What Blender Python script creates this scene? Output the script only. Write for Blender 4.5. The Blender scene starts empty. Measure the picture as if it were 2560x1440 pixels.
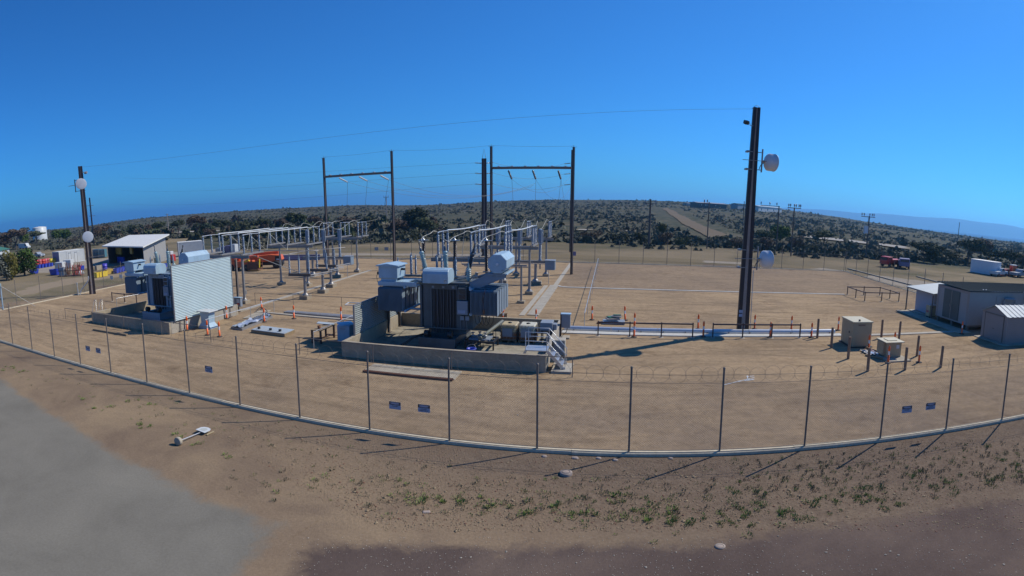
# Electrical substation seen from a height: chain-link yard, two transformers, switchyard bays, scrub hill.
HAZE = 1.8e-4; HAZE_COL = (0.24, 0.60, 1.0, 1); TINT = (0.18, 0.74, 1.45, 1)
AIR, DUST, OZONE, SKY, SUN, EXPO = 1.0, 0.3, 2.0, 0.09, 4.7, 0.0
import bpy, bmesh, math, random
import numpy as np
from mathutils import Vector, Matrix, Quaternion, noise as mnoise
rad = math.radians
rnd = random.Random(7)
D = bpy.data
scene = bpy.context.scene
COL = scene.collection

# ------------------------------------------------------------------ camera model (equirectangular panorama, 2560x1440 frame)
F, PITCH, ROLL, CY, CAMH, TH = 1343.5, -0.1404, 0.0031, -22.31, 8.19, -0.1849
def cam_dir(X, Y, Z):
    cr, sr = math.cos(ROLL), math.sin(ROLL); x = X*cr - Z*sr; z = X*sr + Z*cr
    c, s = math.cos(PITCH), math.sin(PITCH); y, z = Y*c - z*s, Y*s + z*c
    c, s = math.cos(TH), math.sin(TH)
    return Vector((x*c + y*s, -x*s + y*c, z))
def ray(px, py):
    u = (px-1280)/F; v = (720+CY-py)/F
    return cam_dir(math.cos(v)*math.sin(u), math.cos(v)*math.cos(u), math.sin(v))
EYE = Vector((0, 0, CAMH))
def S(px, py, z=0.0):                      # ground point under a sight line
    d = ray(px, py); return EYE + d*((z-CAMH)/d.z)
def SV(px, py, v):                         # point on the vertical plane y = v
    d = ray(px, py); return EYE + d*(v/d.y)
def SU(px, py, u):
    d = ray(px, py); return EYE + d*(u/d.x)
def ZA(b, px, py):                         # height of a sight line above base point b
    d = ray(px, py); return CAMH + d.z*math.hypot(b[0], b[1])/math.hypot(d.x, d.y)

# ------------------------------------------------------------------ materials
def new_mat(name):
    m = D.materials.new(name); m.use_nodes = True
    nt = m.node_tree; b = nt.nodes['Principled BSDF']
    return m, nt, b
def N(nt, t, **kw):
    n = nt.nodes.new(t)
    for k, v in kw.items():
        if k in n.inputs: n.inputs[k].default_value = v
        else: setattr(n, k, v)
    return n
def L(nt, a, b): nt.links.new(a, b)
def ramp(nt, fac, stops):
    r = N(nt, 'ShaderNodeValToRGB'); e = r.color_ramp.elements
    while len(e) < len(stops): e.new(0.5)
    for i, (p, c) in enumerate(stops): e[i].position = p; e[i].color = (*c, 1) if len(c) == 3 else c
    L(nt, fac, r.inputs[0]); return r.outputs[0]
def mixc(nt, fac, a, b, mode='MIX'):
    m = N(nt, 'ShaderNodeMix', data_type='RGBA', blend_type=mode)
    for s, v in ((m.inputs[0], fac), (m.inputs[6], a), (m.inputs[7], b)):
        if isinstance(v, (int, float)): s.default_value = v
        elif isinstance(v, tuple): s.default_value = (*v, 1)
        else: L(nt, v, s)
    return m.outputs[2]
def coords(nt, kind='Object'):
    return N(nt, 'ShaderNodeTexCoord').outputs[kind]
def world_pos(nt): return N(nt, 'ShaderNodeNewGeometry').outputs['Position']
def tex_noise(nt, vec, scale, detail=4, rough=0.55, dist=0.0, sc=None):
    if sc:
        mp = N(nt, 'ShaderNodeMapping'); mp.inputs['Scale'].default_value = sc; L(nt, vec, mp.inputs[0]); vec = mp.outputs[0]
    n = N(nt, 'ShaderNodeTexNoise', Scale=scale, Detail=detail, Roughness=rough, Distortion=dist); L(nt, vec, n.inputs['Vector']); return n.outputs['Fac']
def bump(nt, b, h, strength=0.3, dist=0.02):
    n = N(nt, 'ShaderNodeBump', Strength=strength, Distance=dist); L(nt, h, n.inputs['Height']); L(nt, n.outputs[0], b.inputs['Normal'])
def paint(name, col, rough=0.5, metal=0.0, dirt=0.25, scale=1.2, dirtcol=None, spec=0.5):
    """painted or metal surface with weathering"""
    m, nt, b = new_mat(name)
    p = world_pos(nt)
    f1 = tex_noise(nt, p, scale, 6, 0.65); f2 = tex_noise(nt, p, scale*4, 3, 0.6, sc=(1, 1, 0.15))
    dc = dirtcol or tuple(c*0.55 for c in col)
    f = ramp(nt, f1, [(0.42, (0, 0, 0)), (0.72, (1, 1, 1))])
    mul = N(nt, 'ShaderNodeMath', operation='MULTIPLY'); L(nt, f, mul.inputs[0]); mul.inputs[1].default_value = dirt
    c = mixc(nt, mul.outputs[0], col, dc)
    f3 = ramp(nt, f2, [(0.5, (0, 0, 0)), (0.75, (1, 1, 1))])
    mul2 = N(nt, 'ShaderNodeMath', operation='MULTIPLY'); L(nt, f3, mul2.inputs[0]); mul2.inputs[1].default_value = dirt*0.6
    c = mixc(nt, mul2.outputs[0], c, tuple(min(1, x*1.25+0.02) for x in col))
    L(nt, c, b.inputs['Base Color'])
    b.inputs['Roughness'].default_value = rough; b.inputs['Metallic'].default_value = metal
    b.inputs['Specular IOR Level'].default_value = spec
    return m
def concrete(name, col, stain=(0.12, 0.10, 0.08), amt=0.5):
    m, nt, b = new_mat(name); p = world_pos(nt)
    f1 = tex_noise(nt, p, 0.9, 8, 0.7); f2 = tex_noise(nt, p, 9, 4, 0.6); f3 = tex_noise(nt, p, 2.2, 4, 0.6, sc=(1, 1, 0.25))
    c = mixc(nt, ramp(nt, f2, [(0.3, (0, 0, 0)), (0.7, (1, 1, 1))]), tuple(x*0.86 for x in col), tuple(min(1, x*1.1) for x in col))
    k = N(nt, 'ShaderNodeMath', operation='MULTIPLY'); L(nt, ramp(nt, f1, [(0.45, (0, 0, 0)), (0.75, (1, 1, 1))]), k.inputs[0]); k.inputs[1].default_value = amt
    c = mixc(nt, k.outputs[0], c, stain)
    k2 = N(nt, 'ShaderNodeMath', operation='MULTIPLY'); L(nt, ramp(nt, f3, [(0.5, (0, 0, 0)), (0.8, (1, 1, 1))]), k2.inputs[0]); k2.inputs[1].default_value = amt*0.6
    c = mixc(nt, k2.outputs[0], c, tuple(x*0.5 for x in col))
    L(nt, c, b.inputs['Base Color']); b.inputs['Roughness'].default_value = 0.9
    bump(nt, b, f2, 0.2, 0.01); return m
def foliage(name, cols, scale=1.3):
    m, nt, b = new_mat(name)
    p = world_pos(nt); f = tex_noise(nt, p, scale, 3, 0.6)
    r = N(nt, 'ShaderNodeObjectInfo').outputs['Random']
    add = N(nt, 'ShaderNodeMath', operation='MULTIPLY_ADD'); L(nt, r, add.inputs[0]); add.inputs[1].default_value = 0.25; L(nt, f, add.inputs[2])
    n = len(cols); c = ramp(nt, add.outputs[0], [(0.36 + 0.44*i/(n-1), cl) for i, cl in enumerate(cols)])
    L(nt, c, b.inputs['Base Color']); b.inputs['Roughness'].default_value = 0.85
    b.inputs['Specular IOR Level'].default_value = 0.15
    return m

M = {}
M['paint_blue'] = paint('transformer_paint', (0.33, 0.46, 0.56), 0.42, 0, 0.35, 0.9, (0.15, 0.18, 0.20))
M['paint_dark'] = paint('radiator_paint', (0.19, 0.25, 0.31), 0.45, 0, 0.3, 1.1, (0.07, 0.08, 0.09))
M['tank_grey'] = paint('tank_paint', (0.095, 0.110, 0.118), 0.5, 0, 0.6, 0.8, (0.04, 0.037, 0.033))
M['tank_blue'] = paint('blue_grey_tank', (0.24, 0.31, 0.38), 0.5, 0, 0.4, 0.8, (0.12, 0.14, 0.16))
M['galv'] = paint('galvanised_steel', (0.285, 0.275, 0.265), 0.45, 0.3, 0.4, 2.5)
M['galv_dark'] = paint('weathered_steel', (0.175, 0.150, 0.130), 0.6, 0.2, 0.4, 2.0, (0.09, 0.065, 0.05))
M['sheet_metal'] = paint('corrugated_sheet', (0.42, 0.52, 0.54), 0.38, 0.15, 0.15, 0.7)
M['alu_tube'] = paint('aluminium_tube', (0.66, 0.68, 0.66), 0.35, 0.3, 0.1, 2)
M['alu'] = paint('aluminium', (0.55, 0.56, 0.56), 0.35, 0.6, 0.2, 2)
M['porc_grey'] = paint('grey_porcelain', (0.20, 0.26, 0.33), 0.22, 0, 0.15, 3)
M['porc_green'] = paint('pale_green_porcelain', (0.33, 0.43, 0.43), 0.22, 0, 0.15, 3)
M['porc_brown'] = paint('brown_porcelain', (0.075, 0.045, 0.035), 0.2, 0, 0.15, 3)
M['porc_dark'] = paint('dark_porcelain', (0.06, 0.07, 0.085), 0.22, 0, 0.15, 3)
M['black_steel'] = paint('stobie_steel', (0.020, 0.013, 0.015), 0.5, 0.0, 0.4, 1.5, (0.05, 0.026, 0.018))
M['brown_rail'] = paint('brown_painted_steel', (0.055, 0.030, 0.028), 0.5, 0, 0.3, 2)
M['timber'] = paint('weathered_timber', (0.25, 0.175, 0.125), 0.9, 0, 0.5, 3, (0.13, 0.09, 0.065), 0.1)
M['timber_pole'] = paint('timber_pole', (0.10, 0.085, 0.075), 0.85, 0, 0.4, 2)
M['wire'] = paint('conductor', (0.16, 0.17, 0.18), 0.5, 0.4, 0.1, 2)
M['wire_pale'] = paint('pale_cable', (0.42, 0.42, 0.38), 0.55, 0.2, 0.2, 2)
M['conc'] = concrete('concrete', (0.36, 0.315, 0.24))
M['conc_pale'] = concrete('pale_concrete', (0.36, 0.325, 0.265), (0.22, 0.175, 0.125), 0.5)
M['conc_white'] = concrete('white_concrete', (0.47, 0.46, 0.42), (0.27, 0.23, 0.18), 0.4)
M['conc_grey'] = concrete('stobie_concrete', (0.33, 0.265, 0.225), (0.17, 0.135, 0.11), 0.4)
M['conc_bund'] = concrete('bund_concrete', (0.36, 0.305, 0.22), (0.13, 0.105, 0.08), 0.6)
M['conc_floor'] = concrete('oily_slab', (0.30, 0.265, 0.195), (0.035, 0.03, 0.026), 0.95)
M['foot'] = concrete('footing_concrete', (0.32, 0.265, 0.185), (0.15, 0.115, 0.08), 0.4)
M['dish_white'] = paint('dish_white', (0.60, 0.63, 0.66), 0.4, 0, 0.15, 1.5)
M['white'] = paint('white_paint', (0.52, 0.54, 0.54), 0.45, 0, 0.2, 1.2)
M['white_roof'] = paint('white_roof', (0.66, 0.65, 0.60), 0.6, 0, 0.12, 0.5)
M['pale_wall'] = paint('pale_wall', (0.285, 0.28, 0.27), 0.6, 0, 0.15, 0.8)
M['wall_warm'] = paint('warm_wall', (0.27, 0.235, 0.215), 0.6, 0, 0.15, 0.8)
M['zinc'] = paint('zinc_roof', (0.26, 0.345, 0.41), 0.6, 0.0, 0.2, 0.8)
M['roof_dark'] = paint('dark_roof', (0.040, 0.055, 0.062), 0.9, 0, 0.25, 0.6, None, 0.05)
M['door_green'] = paint('green_door', (0.055, 0.085, 0.085), 0.5, 0, 0.2, 1)
M['beige'] = paint('beige_steel', (0.37, 0.30, 0.185), 0.5, 0, 0.15, 1.5)
M['beige_roof'] = paint('beige_lid', (0.50, 0.44, 0.29), 0.5, 0, 0.1, 1.5)
M['cream'] = paint('cream_plastic', (0.44, 0.36, 0.21), 0.5, 0, 0.5, 2.5, (0.22, 0.13, 0.06))
M['ibc_white'] = paint('ibc_plastic', (0.52, 0.50, 0.39), 0.45, 0, 0.4, 2.5, (0.30, 0.20, 0.10))
M['oil_brown'] = paint('oil_brown', (0.19, 0.08, 0.035), 0.5, 0, 0.4, 2)
M['kerb_conc'] = concrete('kerb_concrete', (0.50, 0.435, 0.32), (0.24, 0.19, 0.13), 0.4)
M['label_grey'] = paint('grey_plate', (0.22, 0.25, 0.29), 0.5, 0, 0.1, 2)
M['orange'] = paint('safety_orange', (0.90, 0.14, 0.015), 0.45, 0, 0.15, 3, (0.5, 0.09, 0.03))
M['refl'] = paint('reflective_white', (0.75, 0.76, 0.76), 0.3, 0, 0.15, 5)
M['rubber'] = paint('black_rubber', (0.035, 0.03, 0.028), 0.8, 0, 0.4, 3, (0.09, 0.07, 0.05))
M['black'] = paint('black_part', (0.02, 0.02, 0.022), 0.5, 0, 0.1, 3)
M['red'] = paint('red_paint', (0.45, 0.035, 0.03), 0.45, 0, 0.3, 2, (0.18, 0.03, 0.03))
M['red_faded'] = paint('faded_red', (0.42, 0.08, 0.09), 0.6, 0, 0.3, 2, (0.55, 0.32, 0.30))
M['machine_orange'] = paint('machine_orange', (0.62, 0.115, 0.03), 0.45, 0, 0.35, 1.6, (0.30, 0.07, 0.03))
M['yellow'] = paint('yellow_paint', (0.68, 0.48, 0.03), 0.5, 0, 0.2, 2)
M['yellow_dull'] = paint('dull_yellow', (0.50, 0.33, 0.06), 0.5, 0, 0.3, 2)
M['blue'] = paint('blue_plastic', (0.03, 0.06, 0.42), 0.5, 0, 0.2, 2)
M['violet'] = paint('violet_blue', (0.07, 0.06, 0.40), 0.45, 0, 0.2, 2)
M['teal'] = paint('teal_plastic', (0.06, 0.17, 0.21), 0.5, 0, 0.3, 3)
M['green_bin'] = paint('green_plastic', (0.05, 0.16, 0.09), 0.5, 0, 0.2, 2)
M['glass'] = paint('dark_glass', (0.03, 0.04, 0.05), 0.08, 0, 0.05, 2)
M['plank'] = paint('timber_plank', (0.26, 0.19, 0.11), 0.85, 0, 0.5, 3)
M['ply'] = paint('bluish_sheet', (0.36, 0.42, 0.46), 0.5, 0.1, 0.6, 2.5, (0.40, 0.33, 0.20))
M['foil'] = paint('crinkled_foil', (0.62, 0.64, 0.66), 0.3, 0.7, 0.3, 6)
M['rust'] = paint('rust', (0.18, 0.08, 0.045), 0.8, 0, 0.5, 3)
M['purple_steel'] = paint('purple_steel', (0.16, 0.14, 0.24), 0.5, 0, 0.3, 2)
M['bark'] = paint('bark', (0.09, 0.07, 0.055), 0.9, 0, 0.4, 2)
M['khaki'] = paint('khaki_pipe', (0.16, 0.16, 0.12), 0.45, 0.1, 0.4, 2)
M['faded'] = paint('faded_print', (0.36, 0.38, 0.36), 0.6, 0, 0.5, 8, (0.5, 0.5, 0.46))
M['sheet_shaded'] = paint('shaded_sheet', (0.25, 0.28, 0.28), 0.45, 0.1, 0.4, 0.9)  # darker copy of the corrugated sheet, shade on the low screen painted in
M['wall_blue'] = paint('enclosure_wall', (0.34, 0.37, 0.44), 0.6, 0, 0.1, 1)
M['grille'] = paint('grille', (0.05, 0.05, 0.055), 0.6, 0, 0.1, 3)
M['fol_dark'] = foliage('foliage_dark', [(0.028, 0.036, 0.020), (0.052, 0.062, 0.034), (0.085, 0.088, 0.052)])
M['fol_green'] = foliage('foliage_green', [(0.025, 0.055, 0.012), (0.060, 0.10, 0.022), (0.11, 0.15, 0.035)])
M['fol_olive'] = foliage('foliage_olive', [(0.035, 0.050, 0.022), (0.070, 0.085, 0.040), (0.12, 0.125, 0.062)])
M['fol_brown'] = foliage('foliage_brown', [(0.055, 0.042, 0.032), (0.095, 0.070, 0.050), (0.14, 0.105, 0.075)])
M['fol_grey'] = foliage('foliage_grey', [(0.050, 0.056, 0.044), (0.090, 0.098, 0.078), (0.15, 0.155, 0.125)])
M['fol_gold'] = foliage('foliage_golden', [(0.060, 0.055, 0.014), (0.12, 0.105, 0.024), (0.17, 0.16, 0.045)])
M['weed'] = foliage('weed_green', [(0.105, 0.165, 0.038), (0.165, 0.235, 0.055), (0.22, 0.265, 0.09)], 6)
M['weed_dry'] = foliage('weed_dry', [(0.095, 0.105, 0.060), (0.15, 0.145, 0.085), (0.21, 0.18, 0.115)], 6)
M['scrub'] = foliage('scrub', [(0.046, 0.056, 0.040), (0.070, 0.080, 0.056), (0.095, 0.098, 0.070), (0.13, 0.115, 0.08)], 0.09)

def verge_color(nt, p):
    """sandy verge that turns to darker pebbly dirt towards the right-hand end and along the fence"""
    f1 = tex_noise(nt, p, 0.25, 8, 0.65, 0.5); f2 = tex_noise(nt, p, 5, 6, 0.75)
    c = ramp(nt, f1, [(0.35, (0.175, 0.126, 0.088)), (0.5, (0.230, 0.167, 0.110)), (0.66, (0.285, 0.208, 0.130))])
    sx = N(nt, 'ShaderNodeSeparateXYZ'); L(nt, p, sx.inputs[0])
    a = N(nt, 'ShaderNodeMath', operation='MULTIPLY_ADD'); L(nt, sx.outputs[0], a.inputs[0]); a.inputs[1].default_value = 0.045; a.inputs[2].default_value = 0.30
    b_ = N(nt, 'ShaderNodeMath', operation='MULTIPLY_ADD'); L(nt, sx.outputs[1], b_.inputs[0]); b_.inputs[1].default_value = 0.10; b_.inputs[2].default_value = -1.55
    ad = N(nt, 'ShaderNodeMath', operation='ADD'); L(nt, a.outputs[0], ad.inputs[0]); L(nt, b_.outputs[0], ad.inputs[1])
    ad2 = N(nt, 'ShaderNodeMath', operation='MULTIPLY_ADD'); L(nt, f1, ad2.inputs[0]); ad2.inputs[1].default_value = 1.6; L(nt, ad.outputs[0], ad2.inputs[2])
    k = ramp(nt, ad2.outputs[0], [(0.55, (0, 0, 0)), (1.0, (1, 1, 1))])
    d = ramp(nt, f2, [(0.35, (0.100, 0.073, 0.057)), (0.55, (0.150, 0.112, 0.084)), (0.72, (0.20, 0.155, 0.115))])
    k2 = N(nt, 'ShaderNodeMath', operation='MULTIPLY'); L(nt, k, k2.inputs[0]); k2.inputs[1].default_value = 0.75
    return mixc(nt, k2.outputs[0], c, d)
def ground_mat(name, cols, scale=0.12, grain=(0.75, 1.2), tracks=None, spots=0.0, rough=0.95):
    m, nt, b = new_mat(name); p = world_pos(nt)
    f1 = tex_noise(nt, p, scale, 8, 0.62, 0.4)
    n = len(cols); c = ramp(nt, f1, [(0.32 + 0.36*i/(n-1), cl) for i, cl in enumerate(cols)])
    if tracks:
        f2 = tex_noise(nt, p, 0.42, 7, 0.72, 2.2, sc=(0.22, 1.0, 1))
        k = ramp(nt, f2, [(0.38, (0.70, 0.69, 0.69)), (0.50, (0.98, 0.98, 0.98)), (0.64, (1.20, 1.18, 1.14))])
        c = mixc(nt, tracks, c, k, 'MULTIPLY')
    f3 = tex_noise(nt, p, 14, 4, 0.7); f4 = tex_noise(nt, p, 60, 2, 0.6)
    k = ramp(nt, f3, [(0.3, (grain[0],)*3), (0.7, (grain[1],)*3)]); c = mixc(nt, 0.7, c, k, 'MULTIPLY')
    if spots:
        v = N(nt, 'ShaderNodeTexVoronoi', Scale=5.5, Randomness=1.0); L(nt, p, v.inputs['Vector'])
        k = ramp(nt, v.outputs['Distance'], [(0.05, (1, 1, 1)), (0.10, (0, 0, 0))])
        g = ramp(nt, v.outputs['Color'], [(0.80, (0, 0, 0)), (0.82, (1, 1, 1))])
        mm = N(nt, 'ShaderNodeMath', operation='MULTIPLY'); L(nt, k, mm.inputs[0]); L(nt, g, mm.inputs[1])
        mm2 = N(nt, 'ShaderNodeMath', operation='MULTIPLY'); L(nt, mm.outputs[0], mm2.inputs[0]); mm2.inputs[1].default_value = spots
        c = mixc(nt, mm2.outputs[0], c, (0.42, 0.38, 0.33))
    L(nt, c, b.inputs['Base Color']); b.inputs['Roughness'].default_value = rough; b.inputs['Specular IOR Level'].default_value = 0.03
    ad = N(nt, 'ShaderNodeMath', operation='ADD'); L(nt, f3, ad.inputs[0]); L(nt, f4, ad.inputs[1])
    bump(nt, b, ad.outputs[0], 0.5, 0.03)
    return m, nt, b, c
def yard_mat():
    m, nt, b, c = ground_mat('yard_dirt', [(0.235, 0.176, 0.120), (0.285, 0.208, 0.132), (0.330, 0.240, 0.148), (0.370, 0.272, 0.170)], 0.085, (0.72, 1.22), tracks=0.7)
    p = world_pos(nt); sx = N(nt, 'ShaderNodeSeparateXYZ'); L(nt, p, sx.inputs[0])
    # greyer, redder gravel beyond the edging strip in the empty half, and along the front fence
    def step(o, lo, hi):
        r = N(nt, 'ShaderNodeMapRange'); L(nt, o, r.inputs[0]); r.inputs[1].default_value = lo; r.inputs[2].default_value = hi; return r.outputs[0]
    f = tex_noise(nt, p, 0.22, 6, 0.65)
    def mul(a_, b_):
        q = N(nt, 'ShaderNodeMath', operation='MULTIPLY'); L(nt, a_, q.inputs[0])
        if isinstance(b_, float): q.inputs[1].default_value = b_
        else: L(nt, b_, q.inputs[1])
        return q.outputs[0]
    wob = N(nt, 'ShaderNodeMath', operation='MULTIPLY_ADD'); L(nt, f, wob.inputs[0]); wob.inputs[1].default_value = 3.0; L(nt, sx.outputs[1], wob.inputs[2])
    wob2 = N(nt, 'ShaderNodeMath', operation='MULTIPLY_ADD'); L(nt, f, wob2.inputs[0]); wob2.inputs[1].default_value = 8.0; L(nt, sx.outputs[0], wob2.inputs[2])
    far = mul(step(wob.outputs[0], 52.8, 54.0), step(sx.outputs[0], -5.6, -4.6))
    near = mul(mul(step(wob.outputs[0], 27.0, 21.0), step(wob2.outputs[0], -8.0, 4.0)), ramp(nt, f, [(0.40, (1, 1, 1)), (0.62, (0.35, 0.35, 0.35))]))
    g1 = ramp(nt, tex_noise(nt, p, 1.1, 7, 0.7), [(0.35, (0.165, 0.126, 0.096)), (0.65, (0.225, 0.172, 0.126))])
    c2 = mixc(nt, mul(far, 0.5), c, g1); c2 = mixc(nt, mul(near, 0.7), c2, g1)
    d = tex_noise(nt, p, 0.4, 8, 0.72, 1.0); k = ramp(nt, d, [(0.54, (1, 1, 1)), (0.70, (0.66, 0.63, 0.62))]); c2 = mixc(nt, 0.85, c2, k, 'MULTIPLY')
    v = tex_noise(nt, p, 2.6, 5, 0.7, 0.8); k = ramp(nt, v, [(0.32, (0.80, 0.79, 0.78)), (0.5, (1, 1, 1)), (0.68, (1.17, 1.16, 1.14))]); c2 = mixc(nt, 0.8, c2, k, 'MULTIPLY')
    v = tex_noise(nt, p, 28, 2, 0.8); k = ramp(nt, v, [(0.28, (0.62, 0.60, 0.58)), (0.38, (1, 1, 1)), (0.66, (1, 1, 1)), (0.76, (1.28, 1.25, 1.2))]); c2 = mixc(nt, 0.75, c2, k, 'MULTIPLY')
    L(nt, c2, b.inputs['Base Color']); return m
M['yard'] = yard_mat()

def road_mat(name, cols, dirt, spots=0.0, scale=0.2):
    """sealed surface that fades into dirt where the vertex attribute 'edge' falls to 0"""
    m, nt, b, c = ground_mat(name, cols, scale, (0.85, 1.12), None, spots)
    at = N(nt, 'ShaderNodeAttribute', attribute_name='edge')
    p = world_pos(nt); f = tex_noise(nt, p, 0.8, 8, 0.75, 0.6)
    ad = N(nt, 'ShaderNodeMath', operation='SUBTRACT'); L(nt, f, ad.inputs[0]); L(nt, at.outputs['Fac'], ad.inputs[1])
    k = ramp(nt, ad.outputs[0], [(0.0, (0, 0, 0)), (0.28, (1, 1, 1))])
    f2 = tex_noise(nt, p, 3.0, 6, 0.7)
    dc = verge_color(nt, p) if dirt is None else ramp(nt, f2, [(0.3, tuple(x*0.85 for x in dirt)), (0.7, tuple(x*1.1 for x in dirt))])
    if dirt is None: dc = mixc(nt, 0.6, dc, ramp(nt, tex_noise(nt, p, 12, 4, 0.7), [(0.3, (0.7,)*3), (0.7, (1.2,)*3)]), 'MULTIPLY')
    L(nt, mixc(nt, k, c, dc), b.inputs['Base Color'])
    return m
M['asphalt'] = road_mat('grey_asphalt', [(0.160, 0.148, 0.122), (0.186, 0.172, 0.142), (0.208, 0.192, 0.157)], None, 0.1, 0.35)
M['gravel_road'] = road_mat('dark_gravel', [(0.080, 0.058, 0.050), (0.108, 0.080, 0.068), (0.160, 0.118, 0.092)], None, 0.9)
M['back_road'] = road_mat('back_road', [(0.26, 0.225, 0.18), (0.29, 0.25, 0.20), (0.32, 0.275, 0.215)], (0.19, 0.15, 0.09))
M['dirt_track'] = road_mat('dirt_track', [(0.25, 0.195, 0.135), (0.28, 0.22, 0.15)], (0.19, 0.155, 0.09))
M['hill_road'] = road_mat('hill_road', [(0.175, 0.15, 0.125), (0.20, 0.172, 0.14)], (0.15, 0.12, 0.085))

def terrain_mat():
    m, nt, b = new_mat('ground_surface'); p = world_pos(nt)
    at = N(nt, 'ShaderNodeAttribute', attribute_name='zone')     # 0 verge dirt, 1 dry grass, 2 scrub hill
    f1 = tex_noise(nt, p, 0.25, 8, 0.65, 0.5); f2 = tex_noise(nt, p, 12, 4, 0.7); f0 = tex_noise(nt, p, 0.035, 6, 0.6)
    verge = verge_color(nt, p)
    g0 = tex_noise(nt, p, 0.05, 7, 0.65, 0.8, sc=(0.45, 1.0, 1))
    grass = ramp(nt, g0, [(0.34, (0.105, 0.098, 0.056)), (0.46, (0.170, 0.138, 0.086)), (0.58, (0.235, 0.185, 0.118)), (0.7, (0.145, 0.125, 0.076))])
    v = N(nt, 'ShaderNodeTexVoronoi', Scale=0.30, Randomness=1.0); L(nt, p, v.inputs['Vector'])
    sc = ramp(nt, v.outputs['Distance'], [(0.25, (0.044, 0.052, 0.037)), (0.5, (0.070, 0.073, 0.050)), (0.8, (0.110, 0.098, 0.068))])
    hill = mixc(nt, ramp(nt, f0, [(0.50, (0, 0, 0)), (0.68, (1, 1, 1))]), sc, (0.115, 0.095, 0.060))
    a = N(nt, 'ShaderNodeMath', operation='ADD'); L(nt, at.outputs['Fac'], a.inputs[0])
    w = N(nt, 'ShaderNodeMath', operation='MULTIPLY_ADD'); L(nt, f1, w.inputs[0]); w.inputs[1].default_value = 0.8; w.inputs[2].default_value = -0.4; L(nt, w.outputs[0], a.inputs[1])
    k1 = ramp(nt, a.outputs[0], [(0.35, (0, 0, 0)), (0.6, (1, 1, 1))])
    h = N(nt, 'ShaderNodeMath', operation='SUBTRACT'); L(nt, a.outputs[0], h.inputs[0]); h.inputs[1].default_value = 1.0
    k2 = ramp(nt, h.outputs[0], [(0.3, (0, 0, 0)), (0.7, (1, 1, 1))])
    c = mixc(nt, k1, verge, grass); c = mixc(nt, k2, c, hill)
    k = ramp(nt, f2, [(0.3, (0.7,)*3), (0.7, (1.2,)*3)]); c = mixc(nt, 0.6, c, k, 'MULTIPLY')
    L(nt, c, b.inputs['Base Color']); b.inputs['Roughness'].default_value = 0.95; b.inputs['Specular IOR Level'].default_value = 0.03
    f3 = tex_noise(nt, p, 30, 3, 0.7); ad = N(nt, 'ShaderNodeMath', operation='ADD'); L(nt, f2, ad.inputs[0]); L(nt, f3, ad.inputs[1])
    bump(nt, b, ad.outputs[0], 0.6, 0.04)
    return m
M['terrain'] = terrain_mat()
def mesh_fence_mat(name, pitch=0.06, wire=0.0021):
    """chain link: diamonds of wire on object coordinates (x along the run, z up), open between the wires"""
    m, nt, b = new_mat(name)
    at = N(nt, 'ShaderNodeUVMap').outputs[0]
    sx = N(nt, 'ShaderNodeSeparateXYZ'); L(nt, at, sx.inputs[0])
    ws = []
    for sgn in (1, -1):
        a = N(nt, 'ShaderNodeMath', operation='MULTIPLY_ADD'); L(nt, sx.outputs[1], a.inputs[0]); a.inputs[1].default_value = sgn; L(nt, sx.outputs[0], a.inputs[2])
        d = N(nt, 'ShaderNodeMath', operation='PINGPONG'); L(nt, a.outputs[0], d.inputs[0]); d.inputs[1].default_value = pitch*0.7
        l = N(nt, 'ShaderNodeMath', operation='LESS_THAN'); L(nt, d.outputs[0], l.inputs[0]); l.inputs[1].default_value = wire
        ws.append(l)
    mx = N(nt, 'ShaderNodeMath', operation='MAXIMUM'); L(nt, ws[0].outputs[0], mx.inputs[0]); L(nt, ws[1].outputs[0], mx.inputs[1])
    b.inputs['Base Color'].default_value = (0.20, 0.19, 0.18, 1); b.inputs['Roughness'].default_value = 0.6; b.inputs['Metallic'].default_value = 0.2
    L(nt, mx.outputs[0], b.inputs['Alpha'])
    return m
M['chain'] = mesh_fence_mat('chain_link')
def water_mat():
    m, nt, b = new_mat('sea_water'); p = world_pos(nt)
    b.inputs['Base Color'].default_value = (0.015, 0.06, 0.15, 1); b.inputs['Roughness'].default_value = 0.9; b.inputs['Specular IOR Level'].default_value = 0.05
    bump(nt, b, tex_noise(nt, p, 0.05, 4), 0.4, 1.0); return m
M['sea'] = water_mat()
M['mountain'] = paint('mountain_rock', (0.055, 0.052, 0.050), 0.95, 0, 0.5, 0.004, None, 0.0)
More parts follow.
